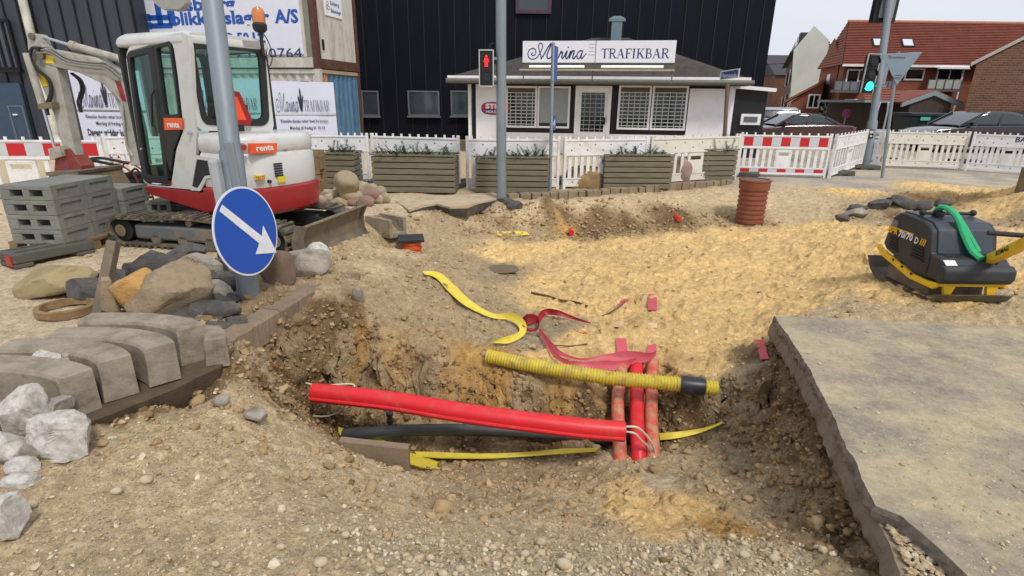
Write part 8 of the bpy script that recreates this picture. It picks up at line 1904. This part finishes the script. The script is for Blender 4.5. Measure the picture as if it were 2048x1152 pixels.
for (x, y, w_, lab) in ((1142,467,10,'red pipe end poking out below the far bank'),(1356,440,10,'red pipe end in the middle of the far bank')):
    g = G(x, y); single('pipe_end', MB().cyl(g+Vector((0,-.08,.03)), g+Vector((0,.15,.03)), .045, n=14), redpipe, lab, 'pipe', loc=tuple(g), smooth='auto')
# roots in the sand
root_m = mat('root_brown', S(98,74,52), .9, var=.2)
tube_thing('root', [H(*p, .02) for p in ((1062,585),(1095,592),(1120,600),(1150,604),(1174,612))], [.012]*33 if False else .013, root_m, 'thick brown root lying across the left of the sand', 'root', 7)
tube_thing('root', [H(*p, .02) for p in ((1205,632),(1225,622),(1245,608),(1250,598))], .007, root_m, 'thin twig by the upper left pink tape piece', 'root', 6)
tube_thing('root', [H(*p, .02) for p in ((1100,690),(1140,692),(1175,688))], .006, root_m, 'thin root on the grey clay behind the pink tape', 'root', 6)
# ================================================================== RIBBED PIPES
orib = mat('orange_ribbed', S(136,76,56), .55, var=.08, vs=4, dirt_shade=S(128,90,70), dn=.4, ds=4)
b_r = P(1498, 444, -.37); m_ = mpp(b_r+Vector((0,0,.4))); rR = 27.5*m_; topz = PY(1498, 360, b_r.y).z
rr_ = root('ribbed_riser', 'tall ribbed orange-brown pipe with grey rim standing at the far side of the sand', 'pipe', b_r)
hh_ = topz-b_r.z; prof = []; nrib = 9
for i in range(nrib):
    z0 = -.1+(hh_)*i/nrib; s_ = hh_/nrib
    prof += [(rR*.93, z0), (rR*.93, z0+s_*.3), (rR, z0+s_*.4), (rR, z0+s_*.85), (rR*.93, z0+s_*.95)]
part(rr_, 'ribbed_shaft', MB().lathe(prof, (0,0,0), 36), orib, smooth='auto')
part(rr_, 'collar', MB().lathe([(rR*1.02, hh_-.16), (rR*1.06, hh_-.13), (rR*1.06, hh_-.02), (rR*1.12, hh_-.01), (rR*1.12, hh_+.015), (rR*.94, hh_+.02), (rR*.9, hh_-.03)], (0,0,0), 36), orib, smooth='auto')
part(rr_, 'grey_lid', MB().lathe([(rR*.9, hh_-.05), (rR*.88, hh_+.005), (rR*.4, hh_+.012), (.01, hh_+.012)], (0,0,0), 32), mat('lid_grey', S(92,92,90), .6, var=.1), smooth='auto')
_q = PY(822, 478, 7.4); g = Vector((_q.x, 7.4, -.5)); r2 = root('lidded_riser', 'short orange ribbed pipe under a square black lid in the gully', 'pipe', g)
s_ = mpp(g); rq = 20*s_; zt2_ = PY(822, 481, g.y).z-g.z
prof = []
for i in range(6):
    z0 = -.12+(zt2_+.12)*i/6; q_ = (zt2_+.12)/6; prof += [(rq*.93, z0), (rq*.93, z0+q_*.3), (rq, z0+q_*.4), (rq, z0+q_*.9)]
part(r2, 'ribbed_shaft', MB().lathe(prof, (0,0,0), 28), mat('bright_orange_pipe', S(206,84,44), .5, dirt_shade=S(150,80,54), dn=.3), smooth='auto')
part(r2, 'lid', MB().boxc((0, 0, zt2_+.03), (rq*2.5, rq*2.3, .05), (0, 0, R(12))), mat('lid_black', S(44,50,56), .45), bevel=.01)
# ================================================================== PLATE COMPACTOR
cpo = P(1852, 606, -.045); cw_ = P(1994, 604, -.04); uw = (cw_-cpo); WD = uw.length; rzc = math.atan2(uw.y, uw.x)-R(3)
kc = root('plate_compactor', 'black and yellow reversible plate compactor standing on the sand', 'compactor', cpo, rzc)
kblk = mat('compactor_black', S(44,48,52), .5, var=.12, vs=5, dirt_shade=S(84,80,70), dn=.3, ds=5)
kgrey = mat('compactor_hood', S(58,66,74), .42, var=.1, vs=5, dirt_shade=S(104,100,88), dn=.3, ds=5)
kyel = mat('compactor_yellow', S(232,186,30), .4, var=.05, vs=5, dirt_shade=S(190,156,60), dn=.28, ds=6)
LN = .86
platepr = [(-.1,.11),(-.06,.045),(.02,.0),(LN-.12,.0),(LN+.0,.07),(LN+.08,.19),(LN+.065,.195),(LN-.02,.09),(LN-.13,.022),(.03,.022),(-.045,.06),(-.085,.115)]
def KX(poly, x0, x1, m=None): return MB().prism(poly, (0,0,0), (0,1,0), (0,0,1), (1,0,0), x0, x1)
part(kc, 'base_plate', KX(platepr, 0, WD), mat('plate_steel', S(92,86,76), .55, .5, var=.15, dirt_shade=S(140,122,92), dn=.4, ds=5), bevel=.004)
part(kc, 'exciter_box', MB().box(.08, WD-.08, .12, LN-.15, .0225, .16), steelm, bevel=.015)
for x in (.14, WD-.2):
    for y in (.1, LN-.2): part(kc, 'rubber_mount', MB().cyl((x, y, .15), (x, y, .22), .045, n=12), exb)
# yellow frame
fr = [(-.03,.20),(.1,.185),(.3,.19),(LN-.1,.30),(LN-.02,.34),(LN-.02,.29),(LN-.12,.235),(.3,.135),(.0,.135),(-.03,.16)]
part(kc, 'yellow_frame', KX(fr, .015, .05), kyel, bevel=.006); part(kc, 'yellow_frame', KX(fr, WD-.05, WD-.015), kyel, bevel=.006)
part(kc, 'frame_cross', MB().box(.05, WD-.05, -.035, .0, .17, .2), kyel)
for x in (.09, WD-.2): part(kc, 'frame_leg', MB().prism([(x, .17), (x+.1, .17), (x+.06, .04), (x+.03, .04)], (0,-.02,0), (1,0,0), (0,0,1), (0,-1,0), -.01, .02), kyel)
for y in (.28, .42, .56): part(kc, 'frame_bolt', MB().cyl((.014, y, .17+.08*(y-.28)/.4+.02), (.004, y, .17+.08*(y-.28)/.4+.02), .012, n=8), exb)
body = [(-.0,.21),(-.04,.26),(-.04,.36),(.02,.405),(.14,.42),(.2,.62),(.28,.675),(.5,.70),(.66,.70),(.74,.64),(.80,.36),(.74,.31),(.3,.2)]
part(kc, 'engine_hood', MB().loft([[Vector((x, y*k_+.35*(1-k_), z*kz+.4*(1-kz))) for y, z in body] for x, k_, kz in ((.035, .97, .97), (.055, 1, 1), (WD-.055, 1, 1), (WD-.035, .97, .97))]), kblk, bevel=.012)
tp2 = [(.125,.425),(.19,.628),(.27,.688),(.5,.713),(.66,.712),(.70,.69),(.5,.69),(.28,.665),(.21,.61),(.15,.42)]
part(kc, 'top_cover', KX(tp2, .09, WD-.09), kgrey, bevel=.006)
part(kc, 'cover_seam', MB().box(.0345-.004, .0345, .13, .15, .24, .42), exb)
fb = [(-.07,.20),(-.10,.25),(-.095,.33),(-.05,.37),(.0,.36),(.0,.2)]
part(kc, 'rear_bumper', KX(fb, .02, WD-.02), kblk, bevel=.02)
part(kc, 'control_recess', MB().boxc((WD*.38, .09, .405), (.26, .1, .03), (R(12), 0, 0)), exb, bevel=.01)
# louvres and lettering on the left side
for yy0, yy1 in ((.2, .38), (.56, .70)):
    for i in range(5):
        part(kc, 'louvre', MB().bar((.03, yy0+.01*i, .33+i*.028), (.03, yy1+.0*i, .345+i*.028), .012, .014), exb)
part(kc, 'side_window', MB().box(.026, .0345, .64, .72, .55, .62), mat('plate_label_grey', S(110,112,112), .5))
kf = Vector((.0335, 0, 0))
txt(kc, 'lettering', 'BPR', (.0335, .755, .485), (0,-1,-.0), (0,0,1), .062, kyel, .14, .03, Matrix(), th=.004)
txt(kc, 'lettering', '70/70', (.0335, .60, .475), (0,-1,0), (0,0,1), .062, whitep, .2, .03, Matrix(), th=.004)
txt(kc, 'lettering', 'D', (.0335, .37, .465), (0,-1,0), (0,0,1), .062, whitep, .05, .03, Matrix(), th=.004)
for i in range(3): part(kc, 'yellow_bar', MB().prism([(.30-.025*i, .465), (.29-.025*i, .465), (.275-.025*i, .53), (.285-.025*i, .53)], (.0335,0,0), (0,1,0), (0,0,1), (-1,0,0), .0, .004), kyel)
part(kc, 'yellow_underline', MB().prism([(.755, .54), (.4, .535), (.4, .543), (.755, .55)], (.0335,0,0), (0,1,0), (0,0,1), (-1,0,0), .0, .003), kyel)
part(kc, 'white_sticker', MB().boxc((WD*.8, .195, .585), (.09, .012, .09), (R(-19), 0, 0)), whitep)
part(kc, 'white_sticker', MB().boxc((WD*.14, -.03, .385), (.1, .06, .006), (R(35), 0, 0)), whitep)
part(kc, 'lifting_rod', MB().tube([(WD*.12, .44, .735), (WD*.86, .44, .735)], .014, 10), exb)
for x in (WD*.14, WD*.84): part(kc, 'rod_knob', MB().sphere((x, .44, .74), .03, 12, 8), exb, smooth=True)
part(kc, 'lift_lug', MB().box(WD*.3, WD*.42, .41, .47, .70, .76), exb, bevel=.008)
grs = mat('green_strap', S(40,170,110), .7, var=.12, vs=30, bump=.3, bs=80)
stp = [(WD*.36, .46, .77), (WD*.36, .36, .80), (WD*.40, .24, .735), (WD*.45, .16, .60), (WD*.52, .09, .475), (WD*.56, .0, .42)]
stl = single('lifting_strap', MB().tube(smoothline([tuple(kc.matrix_basis @ Vector(p)) for p in stp], 6), .024, 8, sx=1.5), grs, 'green lifting strap hanging over the hood of the compactor', 'strap', loc=tuple(kc.matrix_basis @ Vector(stp[0])), smooth='auto')
stp2 = [(WD*.36, .44, .80), (WD*.37, .33, .79), (WD*.44, .22, .70), (WD*.54, .15, .57), (WD*.62, .09, .46)]
st2 = link('strap_loop', MB().tube(smoothline([tuple(kc.matrix_basis @ Vector(p)-stl.location) for p in stp2], 6), .018, 8, sx=1.5).mesh('s'), grs, stl, smooth='auto')
# drawbar
h0 = Vector((WD*.70, .03, .40)); kinv = kc.matrix_basis.inverted(); endw = PY(2052, 486, cpo.y-.45); h1 = kinv @ endw
dbr = part(kc, 'drawbar', MB().bar(h0, h0+(h1-h0)*1.25, .06, .085), kyel, bevel=.008)
dv = (h1-h0).normalized(); sdv = dv.cross(Vector((0,0,1))).normalized(); upv = sdv.cross(dv)
vis = -sdv if ((-sdv).y < 0 and True) else sdv
cl_ = kinv @ Vector((0,0,CAMZ)); vis = sdv if (cl_-h0).dot(sdv) > 0 else -sdv
txt(kc, 'lettering', 'BOMAG', h0+dv*.2+vis*.0305-upv*.015, dv if vis.cross(Vector((0,0,1))).dot(dv) < 0 else -dv, upv, .04, exb, .2, .03, Matrix(), dbr, th=.002)
part(kc, 'drawbar_pivot', MB().cyl(h0-sdv*.06, h0+sdv*.06, .045, n=16), exb)
part(kc, 'grip', MB().cyl(h1+upv*.06-sdv*.1, h1+upv*.06+sdv*.25, .02, n=10), exb)
# tall grey post at the right edge, in the sand heap
g = P(2046, 408, .0); single('steel_post', MB().box(g.x-.09, g.x+.16, g.y-.1, g.y+.15, -.1, PY(2046, 336, g.y).z), steelm, 'stub of a grey brown post cut by the right edge above the sand heap', 'post', loc=(g.x, g.y, 0), bevel=.01)
# white road line beyond the panels
ml = MB(); a, b_ = P(1990, 334, .006), P(2060, 344, .006); ml.box(a.x, b_.x+.3, b_.y, a.y, .004, .008); struct('road_marking', ml, white)
